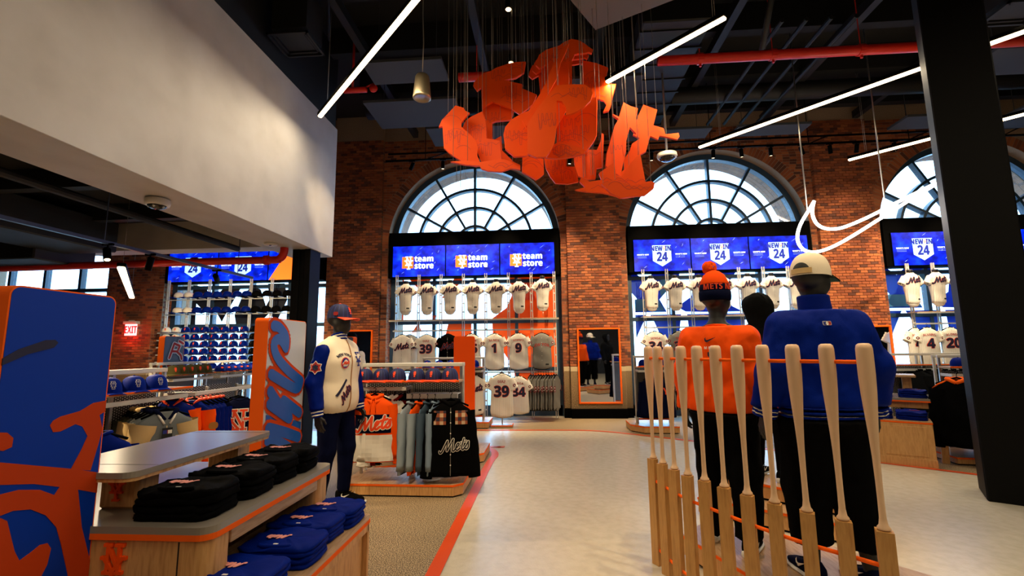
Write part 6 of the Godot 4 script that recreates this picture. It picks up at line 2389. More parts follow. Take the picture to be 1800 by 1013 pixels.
func build_left_tables():
	# big table with orange edge, a raised shelf on two blocks
	var t = thing("display_table", "oak display table with orange edge, raised shelf and black sweatshirts on top", "table", Vector3(-1.96, 0, -2.4))
	var up = Basis(Vector3(1, 0, 0), -PI / 2)
	var st = nst(false)
	prism(st, rrect(1.2, 1.08, 0.06, 6), 0.772, 0.8, Transform3D(up, V0))
	obj("table_top", fin(st), M.table_top, t)
	st = nst(false)
	prism(st, rrect(1.2, 1.08, 0.06, 6), 0.748, 0.772, Transform3D(up, V0))
	obj("orange_edge", fin(st), M.orange_edge, t)
	for s in [1, -1]:
		st = nst(false)
		prism(st, rrect(1.17, 0.16, 0.055, 6), 0.0, 0.748, Transform3D(up, Vector3(0, 0, s * 0.445)))
		obj("end_panel", fin(st), M.oak, t)
		st = nst(false)
		for x in [-0.46, 0.46]:
			bx(st, Vector3(x, 0.37, s * 0.5246), Vector3(0.006, 0.74, 0.003))
		obj("groove", fin(st), M.dark_wood, t)
	st = nst(false)
	bx(st, Vector3(0.55, 0.715, 0), Vector3(0.06, 0.065, 0.76), 0.003)
	obj("apron", fin(st), M.oak_top, t)
	st = nst(false)
	bx(st, Vector3(-0.5, 0.37, 0), Vector3(0.03, 0.74, 0.76))
	bx(st, Vector3(0, 0.735, 0), Vector3(1.05, 0.02, 0.76))
	obj("inner_board", fin(st), M.dark_wood, t)
	for s in [0.28, -0.4]:
		st = nst(false)
		bx(st, Vector3(0.0, 0.885, s), Vector3(0.185, 0.17, 0.13), 0.012)
		obj("shelf_block", fin(st), M.oak, t)
	st = nst(false)
	prism(st, rrect(0.49, 0.99, 0.05, 6), 0.97, 0.985, Transform3D(up, Vector3(-0.01, 0, 0.04)))
	obj("shelf_underside", fin(st), M.oak, t)
	st = nst(false)
	prism(st, rrect(0.50, 1.0, 0.055, 6), 0.985, 1.01, Transform3D(up, Vector3(-0.01, 0, 0.04)))
	obj("raised_shelf", fin(st), M.table_top, t)
	st = nst(false)
	for z in [0.4, -0.4]:
		bx(st, Vector3(-0.01, 1.0103, z), Vector3(0.49, 0.0006, 0.004))
	obj("joint", fin(st), M.dark_wood, t)
	decal("wall_emblem", ny_mesh(0.16, 0.165, 0.0, 0.012), M.orange, t, Transform3D(Basis(), Vector3(0.19, 0.655, 0.526)))
	decal("wall_emblem", ny_mesh(0.115, 0.165, 0.0, 0.01), M.orange, t, Transform3D(Basis(), Vector3(0.0, 0.9, 0.346)))
	# lower nesting table
	var b = thing("nesting_table", "lower oak table pulled out from under the big one, with blue sweatshirts", "table", Vector3(-1.38, 0, -2.33))
	st = nst(false)
	prism(st, rrect(0.56, 1.2, 0.03, 5), 0.478, 0.5, Transform3D(up, V0))
	obj("table_top", fin(st), M.oak_top, b)
	st = nst(false)
	prism(st, rrect(0.564, 1.204, 0.03, 5), 0.456, 0.478, Transform3D(up, V0))
	obj("orange_edge", fin(st), M.orange_edge, b)
	st = nst(false)
	bx(st, Vector3(-0.02, 0.235, 0), Vector3(0.48, 0.44, 1.16), 0.003)
	obj("carcass", fin(st), M.oak, b)
	for z in [-0.29, 0.29]:
		st = nst(false)
		bx(st, Vector3(0.225, 0.215, z), Vector3(0.03, 0.36, 0.56), 0.004)
		obj("side_panel", fin(st), M.oak, b)
	st = nst(false)
	bx(st, Vector3(0.25, 0.235, 0.585), Vector3(0.04, 0.44, 0.03), 0.003)
	bx(st, Vector3(0.25, 0.235, -0.585), Vector3(0.04, 0.44, 0.03), 0.003)
	bx(st, Vector3(0.25, 0.43, 0), Vector3(0.04, 0.05, 1.18), 0.003)
	obj("rail", fin(st), M.oak, b)
	var ord = ["nearest", "second", "third", "farthest"]
	var zs = [-2.03, -2.3, -2.54, -2.76]
	for k in 4:
		for l in 2:
			folded("black folded sweatshirt, %s in the %s pile on the big display table" % [["lower", "upper"][l], ord[k]], M.black_cloth, Vector3(-1.6 + 0.012 * (k % 2) + 0.008 * l, 0.8 + l * 0.064, zs[k]), PI + 0.04 - 0.05 * (k % 3) + 0.03 * l, 0.355, 0.24, 0.062, "black sweatshirts on the big table", M.ink_pink if l == 1 else null, 1.0 + (k % 2) * 3 + l)
	var zb = [-2.0, -2.3, -2.56, -2.78]
	for k in 4:
		for l in 2:
			folded("royal blue folded sweatshirt, %s in the %s pile on the lower table" % [["lower", "upper"][l], ord[k]], M.royal, Vector3(-1.33 + 0.03 * (k % 2) + 0.006 * l, 0.5 + l * 0.05, zb[k]), PI - 0.05 + 0.05 * (k % 2) + 0.02 * l, 0.37, 0.25, 0.048, "blue sweatshirts on the lower table", M.ink_pink if l == 1 else null, 2.0 + (k % 2) * 3 + l)

# ---------------------------------------------------------------- freestanding printed panels
func slab(label, at, w, h, d, face):      # broad face towards +x, orange rim
	var p = thing("printed_panel", label, "display panel", at)
	var turn = Basis(Vector3(0, 1, 0), PI / 2)
	var st = nst(false)
	prism(st, rrect(d, h, 0.035, 6), -w / 2, w / 2, Transform3D(turn, Vector3(0, h / 2, 0)))
	obj("board", fin(st), M.orange_edge, p)
	for s in [1, -1]:
		st = nst(false)
		prism(st, rrect(d - 0.012, h - 0.012, 0.03, 6), 0, 0.002, Transform3D(turn * Basis(Vector3(0, 1, 0), 0.0 if s > 0 else PI), Vector3(s * w / 2, h / 2, 0)))
		obj("print_face", fin(st), face, p)
	return p

func build_panels():
	var X = Basis(Vector3(0, 1, 0), PI / 2)
	var p = slab("tall panel at the left edge printed with rust lettering on blue", Vector3(-1.95, 0, -1.672), 0.14, 1.748, 0.405, M.print_blue)
	var shapes = [["print_rust", [[-1.655, 1.234], [-1.664, 1.25], [-1.69, 1.262], [-1.763, 1.273], [-1.816, 1.299], [-1.872, 1.303], [-1.872, 1.257], [-1.848, 1.246], [-1.868, 1.185], [-1.855, 1.12], [-1.834, 1.026], [-1.752, 1.05], [-1.787, 1.119], [-1.806, 1.168], [-1.78, 1.21], [-1.751, 1.224], [-1.696, 1.205], [-1.669, 1.207]]],
		["print_rust", [[-1.472, 1.146], [-1.635, 1.092], [-1.759, 1.051], [-1.872, 1.008], [-1.872, 0.927], [-1.756, 0.979], [-1.622, 1.032], [-1.472, 1.069]]],
		["print_rust", [[-1.472, 1.027], [-1.575, 1.025], [-1.645, 1.005], [-1.7, 0.97], [-1.735, 1.02], [-1.78, 1.0], [-1.794, 0.945], [-1.822, 0.811], [-1.872, 0.664], [-1.872, 0.5], [-1.81, 0.5], [-1.788, 0.643], [-1.745, 0.78], [-1.721, 0.847], [-1.677, 0.905], [-1.622, 0.944], [-1.564, 0.958], [-1.472, 0.948]]],
		["print_rust", [[-1.472, 0.977], [-1.53, 0.945], [-1.55, 0.929], [-1.585, 0.817], [-1.605, 0.777], [-1.64, 0.79], [-1.669, 0.804], [-1.695, 0.8], [-1.71, 0.775], [-1.703, 0.722], [-1.671, 0.66], [-1.6, 0.6], [-1.472, 0.6]]],
		["print_rust", [[-1.472, 1.241], [-1.515, 1.232], [-1.536, 1.21], [-1.535, 1.18], [-1.51, 1.172], [-1.472, 1.184]]],
		["ink_navy", [[-1.472, 1.489], [-1.518, 1.52], [-1.603, 1.554], [-1.636, 1.556], [-1.648, 1.545], [-1.634, 1.526], [-1.548, 1.502], [-1.472, 1.464]]]]
	for k in shapes.size():
		var q = []
		for v in shapes[k][1]:
			q.append(Vector2(-(v[0] + 1.672), v[1]))
		var st = nst(false)
		prism(st, q, 0.0715, 0.0735 + 0.0003 * k, Transform3D(X, V0))
		obj("print_letter", fin(st), M[shapes[k][0]], p)
	p = slab("grey blue panel with swirling script print behind the folded black sweatshirts", Vector3(-2.36, 0, -3.97), 0.115, 1.787, 0.61, M.print_ash)
	var sw = [[[-3.671, 1.764], [-3.816, 1.708], [-3.925, 1.63], [-3.931, 1.535]], [[-3.931, 1.535], [-3.835, 1.61], [-3.745, 1.57], [-3.809, 1.453], [-3.983, 1.337], [-4.24, 1.226]], [[-4.24, 1.226], [-4.123, 1.168], [-3.68, 1.317]], [[-3.685, 1.178], [-3.846, 1.075], [-4.05, 0.912], [-3.69, 1.075]], [[-3.93, 1.082], [-4.25, 0.938]], [[-3.7, 0.879], [-3.968, 0.807], [-4.25, 0.72]], [[-3.724, 0.782], [-3.911, 0.728], [-4.24, 0.574]]]
	for lay in [["print_rust", 0.15, 0.0585], ["print_sky", 0.092, 0.0605]]:
		var st = nst(false)
		for l in sw:
			var q = []
			for v in l:
				q.append(Vector2(clampf(-(v[0] + 3.97), -0.24, 0.24), clampf(v[1], 0.1, 1.72)))
			stroke(st, catmull(q, 6), lay[1], lay[2], 0.001)
		if lay[0] == "print_sky":
			prism(st, [Vector2(-0.27, 0.99), Vector2(0.29, 0.85), Vector2(0.29, 0.76), Vector2(-0.27, 0.89)], 0.0605, 0.0614)
			prism(st, [Vector2(-0.28, 1.17), Vector2(-0.1, 1.06), Vector2(-0.28, 1.05)], 0.0605, 0.0614)
		obj("print_letter", bent(fin(st), func(v): return X * v), M[lay[0]], p)
	p = slab("small slate panel with script print in front of the cap wall", Vector3(-6.25, 0, -7.3), 0.1, 1.78, 0.42, M.print_slate)
	for lay in [["print_ash", 0.07, 0.051], ["ink_red", 0.038, 0.0525]]:
		var st = nst(false)
		for l in [[Vector2(-0.1, 1.42), Vector2(-0.02, 1.66)], [Vector2(-0.02, 1.66), Vector2(0.1, 1.62), Vector2(0.06, 1.53), Vector2(-0.06, 1.53)], [Vector2(0.04, 1.53), Vector2(0.14, 1.46), Vector2(0.16, 1.4)], [Vector2(0.08, 1.7), Vector2(0.17, 1.66)], [Vector2(-0.12, 1.3), Vector2(0.12, 1.24)]]:
			stroke(st, l, lay[1], lay[2], 0.001)
		obj("print_letter", bent(fin(st), func(v): return X * v), M[lay[0]], p)
	# flat orange end panel beside the front rack, and its small platform
	p = thing("end_panel", "flat orange panel with rounded corners behind the front clothes rack", "display panel", Vector3(-1.2, 0.13, -6.75))
	var st = nst(false)
	prism(st, rrect(0.31, 1.57, 0.035, 6), -0.02, 0.02, Transform3D(Basis(), Vector3(0, 0.785, 0)))
	obj("board", fin(st), M.orange, p)
	st = nst(false)
	bx(st, Vector3(0, 0.01, 0), Vector3(0.25, 0.02, 0.12))
	obj("foot", fin(st), M.orange, p)
	platform("oak platform with orange edge under the flat orange panel", [Vector2(-2.1, 6.2), Vector2(-1.0, 6.2), Vector2(-0.86, 6.35), Vector2(-0.86, 7.0), Vector2(-2.1, 7.0)], 0.13)
	p = thing("end_panel", "slate panel with orange side edge behind the varsity jacket mannequin", "display panel", Vector3(-3.4, 0, -7.55))
	st = nst(false)
	prism(st, rrect(0.40, 1.74, 0.03, 6), -0.075, 0.065, Transform3D(Basis(), Vector3(0, 0.87, 0)))
	obj("board", fin(st), M.orange_edge, p)
	st = nst(false)
	prism(st, rrect(0.385, 1.725, 0.03, 6), 0.065, 0.068, Transform3D(Basis(), Vector3(0, 0.87, 0)))
	obj("print_face", fin(st), M.print_slate, p)

# ---------------------------------------------------------------- clothes racks
# a double rack that faces its own +z; w = width
func rack(label, at, turn, w, low = 0.13, arm = true, shelf_y = 1.17, two_bar = false, tall = true):
	var r = thing("clothes_rack", label, "clothes rack", at, turn)
	var n = 3 if w > 0.9 else 2
	for k in n:
		var x = lerpf(-w / 2, w / 2, float(k) / (n - 1))
		for z in [0.0, -0.12]:
			var st = nst(false)
			var up = 1.34 if tall else 1.12
			bx(st, Vector3(x, (low + up) / 2, z), Vector3(0.03, up - low, 0.03), 0.003)
			obj("upright", fin(st), M.steel if z == 0.0 else M.white_metal, r)
	var st = nst(false)
	if not tall:
		shelf_y = 1.1
	if tall:
		add_shelf(r, w, shelf_y)
	st = nst(false)
	st = nst(false)
	bx(st, Vector3(0, (low + 0.1 + 1.13) / 2, -0.06), Vector3(w - 0.04, 1.13 - low - 0.1, 0.012))
	obj("perforated_back", fin(st), M.perforated, r)
	st = nst(false)
	bx(st, Vector3(0, low + 0.08, 0.0), Vector3(w, 0.025, 0.025), 0.003)
	obj("foot_rail", fin(st), M.orange_edge, r)
	if arm:
		st = nst(false)
		bx(st, Vector3(0 if not two_bar else -w / 4, 1.085, 0.26), Vector3(w if not two_bar else w / 2, 0.04, 0.018), 0.003)
		for s in [-1, 1]:
			bx(st, Vector3(s * w / 2 if not two_bar else -w / 4 + s * w / 4, 1.085, 0.13), Vector3(0.018, 0.04, 0.27), 0.003)
		if two_bar:
			bx(st, Vector3(w / 4, 1.0, 0.2), Vector3(w / 2, 0.055, 0.03), 0.003)
			bx(st, Vector3(w / 4, 1.02, 0.1), Vector3(w / 2, 0.012, 0.2), 0.003)
		obj("hang_bar", fin(st), M.white_metal, r)
	return r

func add_shelf(r, w, shelf_y):
	var st = nst(false)
	bx(st, Vector3(0, 1.335, 0), Vector3(w + 0.04, 0.04, 0.04), 0.004)
	bx(st, Vector3(0, 1.335, -0.12), Vector3(w + 0.04, 0.04, 0.04), 0.004)
	obj("top_rail", fin(st), M.white_metal, r)
	st = nst(false)
	bx(st, Vector3(0, shelf_y - 0.012, 0.15), Vector3(w + 0.06, 0.022, 0.28), 0.003)
	obj("cap_shelf", fin(st), M.oak_top, r)
	st = nst(false)
	bx(st, Vector3(0, shelf_y - 0.004, 0.292), Vector3(w + 0.06, 0.016, 0.008), 0.002)
	obj("orange_edge", fin(st), M.orange_edge, r)

func build_front_rack():
	platform("oak platform with orange edge under the front clothes rack", [Vector2(-2.18, 4.88), Vector2(-0.98, 4.86), Vector2(-0.89, 4.95), Vector2(-0.89, 5.85), Vector2(-2.18, 5.85)], 0.13)
	rack("white and steel clothes rack with pinstripe caps on its shelf", Vector3(-1.545, 0, -5.28), 0.0, 1.14, 0.13, true, 1.17, true)
	var st = nst(false)
	for k in 3:
		bx(st, Vector3(k * 0.02, 0.004 + 0.004 * k, 0.01 * k), Vector3(0.16, 0.003, 0.05), 0.0, Basis(Vector3(0, 1, 0), 0.3 * k))
	var slip = obj("paper_slip", fin(st), M.ink_white)
	slip.position = Vector3(-1.25, 0.131, -5.0)
	tag(slip, "crumpled white paper tag lying on the front rack's platform", "paper tag")
	var cap = null
	for k in 6:
		var at = Vector3(-2.03 + k * 0.187 + (0.03 if k > 2 else 0.0), 1.172, -5.09)
		var lb = "navy pinstripe cap, %s of six on the front rack shelf" % ORD[k]
		if cap == null:
			cap = make_cap(lb, M.cap_pinstripe, M.ink_orange, "ny", null, "caps on the front rack")
			seat(cap, at, 0.05, 0.0, 1.12)
		else:
			dup(cap, at, 0.05 - 0.06 * (k % 3), lb)
	# the colour block hoodie and the row behind it
	var h = {"pr": P_COAT, "key": "coat", "body": M.orange_cloth, "sleeve": M.orange_cloth, "amp": 0.010, "sd": 0.6, "sl": 0.56, "ang": 0.16, "r0": 0.08, "r1": 0.058, "flat": 0.6, "collar": M.orange_cloth, "vee": 0.04, "cr": 0.02, "cuff": M.orange_cloth}
	var g = garment("hoodie", "orange, navy and white colour block hoodie on the front rack", "hoodie", h, Vector3(-1.85, 1.02, -4.93), 0.12)
	var lo = nst(false)
	for q in [[M.navy, -0.19, -0.38, 0.19], [M.ink_white, -0.40, -0.67, 0.222]]:
		lo = nst(false)
		for i in 12:
			for j in 6:
				var x0 = lerpf(-q[3], q[3], i / 12.0); var x1 = lerpf(-q[3], q[3], (i + 1) / 12.0)
				var y1 = lerpf(q[1], q[2], j / 6.0); var y0 = lerpf(q[1], q[2], (j + 1) / 6.0)
				quad(lo, Vector3(x0, y0, 0), Vector3(x1, y0, 0), Vector3(x1, y1, 0), Vector3(x0, y1, 0))
		on_front(g, h, "front_panel", fin(lo), q[0], 0, 0)
	var up3 = func(v): return v + Vector3(0, 0, 0.003)
	on_front(g, h, "lettering", bent(script_mesh(0.125, 0.34), up3), M.ink_white, 0.0, -0.285)
	on_front(g, h, "lettering", bent(script_mesh(0.125, 0.2), func(v): return v + Vector3(0, 0, 0.005)), M.ink_orange, 0.0, -0.285)
	lo = nst(true)
	for s in [-1, 1]:
		tube(lo, [Vector3(s * 0.02, -0.03, 0.05), Vector3(s * 0.025, -0.1, 0.07), Vector3(s * 0.03, -0.17, 0.072)], 0.004, 5)
	obj("drawstring", fin(lo), M.orange_cloth, g)
	obj("hood", blob([[Vector3(-0.07, -0.03, -0.045), Vector3(0.07, -0.03, -0.045), 0.035, 0.035], [Vector3(-0.085, -0.04, 0.0), Vector3(-0.03, -0.06, 0.045), 0.024, 0.02], [Vector3(0.085, -0.04, 0.0), Vector3(0.03, -0.06, 0.045), 0.024, 0.02]], 0.008, 0.03), M.orange_cloth, g)
	var i = 0
	for q in [[M.white_cloth, "white"], [M.ink_white, "off-white"], [M.red_cloth, "dark red"], [M.black_cloth, "black"], [M.navy, "navy"]]:
		var o = h.duplicate()
		o.body = q[0]; o.sleeve = q[0]; o.collar = q[0]; o.cuff = q[0]
		o.pr = P_THIN; o.key = "thin"; o.sd = 1.0 + i
		garment("hoodie", "%s hoodie behind the colour block hoodie on the front rack" % q[1], "hoodie", o, Vector3(-1.76 + i * 0.045, 1.0, -5.0 - i * 0.03), 0.5, "hoodies on the front rack")
		i += 1
	i = 0
	for q in [[M.pale_denim, "pale denim jacket hanging edge-on, first on the front rack's right bar"], [M.orange_cloth, "orange lined denim jacket hanging edge-on on the front rack"], [M.grey_denim, "grey denim jacket hanging edge-on between the denim jackets"], [M.denim, "washed denim jacket nearest to the black plaid jacket"]]:
		var o = {"pr": P_THIN, "key": "thin", "body": q[0], "sleeve": M.grey_denim if i == 2 else (M.pale_denim if i < 2 else M.denim), "amp": 0.014, "sd": 0.5 + i, "sl": 0.58, "ang": 0.05, "r0": 0.075, "r1": 0.05, "flat": 0.6, "collar": q[0], "cr": 0.014, "vee": 0.03}
		garment("denim_jacket", q[1], "jacket", o, Vector3(-1.47 + i * 0.085, 0.94, -5.03), 1.15 + 0.1 * i)
		i += 1
	var o = {"pr": P_COAT, "key": "coat", "body": M.black_cloth, "sleeve": M.black_cloth, "amp": 0.012, "sd": 2.6, "sl": 0.6, "ang": 0.14, "r0": 0.085, "r1": 0.062, "flat": 0.6, "collar": M.black_cloth, "cr": 0.018, "vee": 0.05}
	g = garment("overshirt", "black overshirt with plaid shoulders on the front rack's right end", "overshirt", o, Vector3(-1.02, 0.965, -4.93), 0.18)
	g.scale = Vector3(1.06, 1.12, 1.1)
	for s in [-1, 1]:
		lo = nst(false)
		for a in 6:
			for b in 4:
				var x0 = s * lerpf(0.045, 0.165, a / 6.0); var x1 = s * lerpf(0.045, 0.165, (a + 1) / 6.0)
				var y1 = lerpf(-0.085, -0.21, b / 4.0); var y0 = lerpf(-0.085, -0.21, (b + 1) / 4.0)
				if s > 0:
					quad(lo, Vector3(x0, y0, 0), Vector3(x1, y0, 0), Vector3(x1, y1, 0), Vector3(x0, y1, 0))
				else:
					quad(lo, Vector3(x1, y0, 0), Vector3(x0, y0, 0), Vector3(x0, y1, 0), Vector3(x1, y1, 0))
		on_front(g, o, "plaid_yoke", fin(lo), M.plaid, 0, 0)
	on_front(g, o, "lettering", script_mesh(0.1, 0.24), M.ink_white, 0.03, -0.40)
	on_front(g, o, "lettering", bent(script_mesh(0.1, 0.13), func(v): return v + Vector3(0, 0, 0.0015)), M.ink_black, 0.03, -0.40)
	buttons(g, o)

func build_left_racks():
	var Q = PI / 2
	rack("left clothes rack with royal caps, facing the aisle beside the big panel", Vector3(-3.82, 0, -3.85), Q, 1.1, 0.1)
	rack("left clothes rack behind, with the row of blue satin jackets", Vector3(-3.85, 0, -5.05), Q, 1.0, 0.1, true, 1.17, false, false)
	rack("far left rack with olive caps in front of the cap wall", Vector3(-5.95, 0, -7.15), Q, 0.84, 0.1)
	rack("far left rack with navy caps, next to the thin column", Vector3(-5.95, 0, -8.3), Q, 1.1, 0.1)
	for q in [["oak platform under the left rack with royal caps", -4.5, -3.45, 3.25, 4.4], ["oak platform under the left rack with satin jackets", -4.5, -3.45, 4.5, 5.6], ["oak platform under the far left racks", -6.6, -5.5, 6.7, 8.9]]:
		platform(q[0], [Vector2(q[1], q[3]), Vector2(q[2], q[3]), Vector2(q[2], q[4]), Vector2(q[1], q[4])], 0.1)
	# caps on these racks
	var c = null
	for k in 4:
		var at = Vector3(-3.66, 1.172, -3.42 - k * 0.235)
		var lb = "royal blue cap with white outlined emblem, %s on the left rack shelf" % ORD[k]
		if c == null:
			c = make_cap(lb, M.royal, M.royal, "outline", null, "royal caps on the left rack")
			seat(c, at, 1.1, 0, 1.12)
		else:
			dup(c, at, 1.1, lb)
	c = null
	for k in 5:
		var at = Vector3(-5.78, 1.172, -6.82 - k * 0.17)
		var lb = "olive cap with orange emblem, %s on the far left rack" % ORD[k]
		if c == null:
			c = make_cap(lb, M.olive, M.olive, "ny", null, "olive caps")
			seat(c, at, 1.0, 0, 1.2)
		else:
			dup(c, at, 1.0, lb)
	c = null
	for k in 6:
		var at = Vector3(-5.78, 1.172, -7.86 - k * 0.175)
		var lb = "navy cap with orange bar emblem, %s on the far left rack" % ORD[k]
		if c == null:
			c = make_cap(lb, M.navy_satin, M.navy, "bar", M.ink_orange, "navy caps on the far left rack")
			seat(c, at, 1.0)
		else:
			dup(c, at, 1.0, lb)
	# grey varsity jackets on an arm towards the aisle
	var o = {"pr": P_COAT, "key": "coat", "body": M.heather, "sleeve": M.tan, "amp": 0.010, "sd": 0.9, "sl": 0.56, "ang": 0.2, "r0": 0.1, "r1": 0.066, "flat": 0.9, "collar": M.navy, "cr": 0.019, "vee": 0.09}
	var g = garment("varsity_jacket", "front grey varsity jacket with tan sleeves and a hang tag", "jacket", o, Vector3(-3.38, 0.99, -3.95), 0.95, "grey varsity jackets")
	on_front(g, o, "chest_emblem", ny_mesh(0.12, 0.2), M.ink_tan, 0.1, -0.27)
	var st = nst(true)
	for s in [-1, 1]:
		tube(st, [Vector3(s * 0.075, 0.005, 0.01), Vector3(s * 0.05, -0.05, 0.05), Vector3(s * 0.02, -0.105, 0.062)], 0.009, 6)
	obj("collar_stripe", fin(st), M.ink_white, g)
	st = nst(false)
	bx(st, Vector3(0.0, -0.2, 0.085), Vector3(0.075, 0.13, 0.004))
	obj("hang_tag", fin(st), M.ink_black, g)
	for q in [[-0.018, M.ink_royal], [0.018, M.ink_white], [0.005, M.ink_red]]:
		st = nst(false)
		bx(st, Vector3(q[0], -0.17, 0.0885 + absf(q[0]) * 0.03), Vector3(0.03, 0.03, 0.002))
		obj("tag_print", fin(st), q[1], g)
	obj("placket", fin(placket_strip(o)), M.ink_tan, g)
	var b = Basis(Vector3(0, 1, 0), -0.75)
	for q in [[0.062, M.ink_black, 0.0], [0.055, M.dark_denim, 0.001]]:
		st = nst(false)
		prism(st, arc(0, 0, q[0], 0, TAU * 19 / 20, 19), q[2], q[2] + 0.001)
		decal("sleeve_patch", fin(st), q[1], g, Transform3D(b, Vector3(-0.255, -0.43, 0.05)))
	decal("sleeve_patch", script_mesh(0.03, 0.24, 0.002), M.ink_white, g, Transform3D(b, Vector3(-0.255, -0.44, 0.052)))
	for k in 6:
		var o2 = o.duplicate()
		var j
		if k < 3:
			j = dup(g, Vector3(-3.47 - k * 0.075, 0.985, -3.99 - k * 0.05), 0.92 - 0.05 * k, "grey varsity jacket %s behind the front one on the left rack" % ["directly", "second", "third"][k])
		else:
			o2.body = M.sage if k < 5 else M.charcoal; o2.sleeve = o2.body; o2.collar = M.tan; o2.pr = P_THIN; o2.key = "thin"
			j = garment("varsity_jacket", "%s jacket at the back of the varsity jacket row" % ["sage green", "pale sage", "charcoal"][k - 3], "jacket", o2, Vector3(-3.5 - k * 0.06, 0.985, -4.0 - k * 0.03), 0.78)
	# blue sweatshirt next to the big panel
	o = {"pr": P_COAT, "key": "coat", "body": M.royal, "sleeve": M.royal, "amp": 0.012, "sd": 3.0, "sl": 0.58, "ang": 0.12, "r0": 0.085, "r1": 0.06, "flat": 0.65, "collar": M.royal, "cr": 0.012}
	g = garment("sweatshirt", "royal blue sweatshirt hanging just right of the big blue panel", "sweatshirt", o, Vector3(-3.08, 0.96, -3.02), 0.6)
	outlined(g, o, "METS", 0.09, -0.0, -0.24, M.ink_orange, M.ink_white)
	# jacket with orange inset sleeves facing the aisle
	o = {"pr": P_COAT, "key": "coat", "body": M.navy_satin, "sleeve": M.orange_cloth, "amp": 0.010, "sd": 1.9, "sl": 0.56, "ang": 0.14, "r0": 0.085, "r1": 0.06, "flat": 0.6, "collar": M.ink_orange, "cr": 0.014, "vee": 0.07, "cuff": M.ink_orange}
	g = garment("satin_jacket", "royal jacket with orange sleeve insets and white script across the front", "jacket", o, Vector3(-3.68, 1.04, -4.36), 0.62)
	on_front(g, o, "chest_emblem", ny_mesh(0.09, 0.2), M.ink_orange, -0.12, -0.17)
	var word = text("Champion", 0.075, 0.0012, true)
	on_front(g, o, "lettering", word, M.ink_white, 0.03, -0.33)
	# row of satin jackets seen from the side
	o = {"pr": P_COAT, "key": "coat", "body": M.navy_satin, "sleeve": M.navy_satin, "amp": 0.012, "sd": 0.2, "sl": 0.58, "ang": 0.1, "r0": 0.09, "r1": 0.062, "flat": 0.7, "collar": M.ink_orange, "cr": 0.014, "vee": 0.07}
	var first = null
	for k in 6:
		var at = Vector3(-3.64, 1.02, -4.6 - k * 0.065)
		if k == 0:
			var o3 = o.duplicate()
			o3.sleeve = M.orange_cloth
			g = garment("satin_jacket", "blue satin jacket with a bright orange sleeve, nearest of the satin row", "jacket", o3, at, -0.05, "blue satin jackets")
			var bb = Basis(Vector3(0, 1, 0), 1.0)
			st = nst(false)
			prism(st, rrect(0.085, 0.07, 0.03, 4), 0, 0.002)
			decal("sleeve_patch", fin(st), M.ink_gold, g, Transform3D(bb, Vector3(0.275, -0.25, 0.045)))
			decal("lettering", script_mesh(0.045, 0.22), M.ink_white, g, Transform3D(bb, Vector3(0.283, -0.4, 0.045)))
		elif first == null:
			first = garment("satin_jacket", "blue satin jacket right behind the orange-sleeved one in the satin row", "jacket", o, at, -0.05, "blue satin jackets")
		else:
			dup(first, at, -0.05 + 0.03 * (k % 2), "blue satin jacket, %s from the front in the satin row" % ORD[k])
	# navy tee with big emblem
	o = {"pr": P_JERSEY, "key": "jersey", "body": M.navy, "sleeve": M.navy, "amp": 0.008, "sd": 0.3, "tail": 0.0, "sl": 0.2, "ang": 0.35, "r0": 0.095, "r1": 0.085, "flat": 0.5, "collar": M.navy, "cr": 0.006}
	g = garment("tee", "navy tee with large orange and white emblem at the end of the left racks", "tee", o, Vector3(-3.36, 1.0, -4.92), 0.5)
	on_front(g, o, "chest_emblem", ny_mesh(0.3, 0.27), M.ink_white, 0, -0.26)
	on_front(g, o, "chest_emblem", bent(ny_mesh(0.3, 0.16), func(v): return v + Vector3(0, 0, 0.0015)), M.ink_orange, 0, -0.26)
	o = o.duplicate()
	o.body = M.black_cloth; o.sleeve = M.black_cloth; o.pr = P_THIN; o.key = "thin"
	first = garment("tee", "black tee hanging behind the navy emblem tee", "tee", o, Vector3(-3.46, 1.0, -5.02), 0.5)
	o = o.duplicate()
	o.body = M.cream; o.sleeve = M.cream
	garment("sweatshirt", "cream top hanging between the navy tee and the script panel", "sweatshirt", o, Vector3(-3.2, 0.96, -5.3), 0.9)

func placket_strip(o):
	var st = nst(false)
	for k in 14:
		var y = -0.12 - k * 0.038
		var z0 = front_z(o.pr, 0, y - 0.038, o.get("amp", 0.008), o.get("sd", 1.0)) + 0.003
		var z1 = front_z(o.pr, 0, y, o.get("amp", 0.008), o.get("sd", 1.0)) + 0.003
		quad(st, Vector3(-0.004, y - 0.038, z0), Vector3(0.004, y - 0.038, z0), Vector3(0.004, y, z1), Vector3(-0.004, y, z1))
	return st

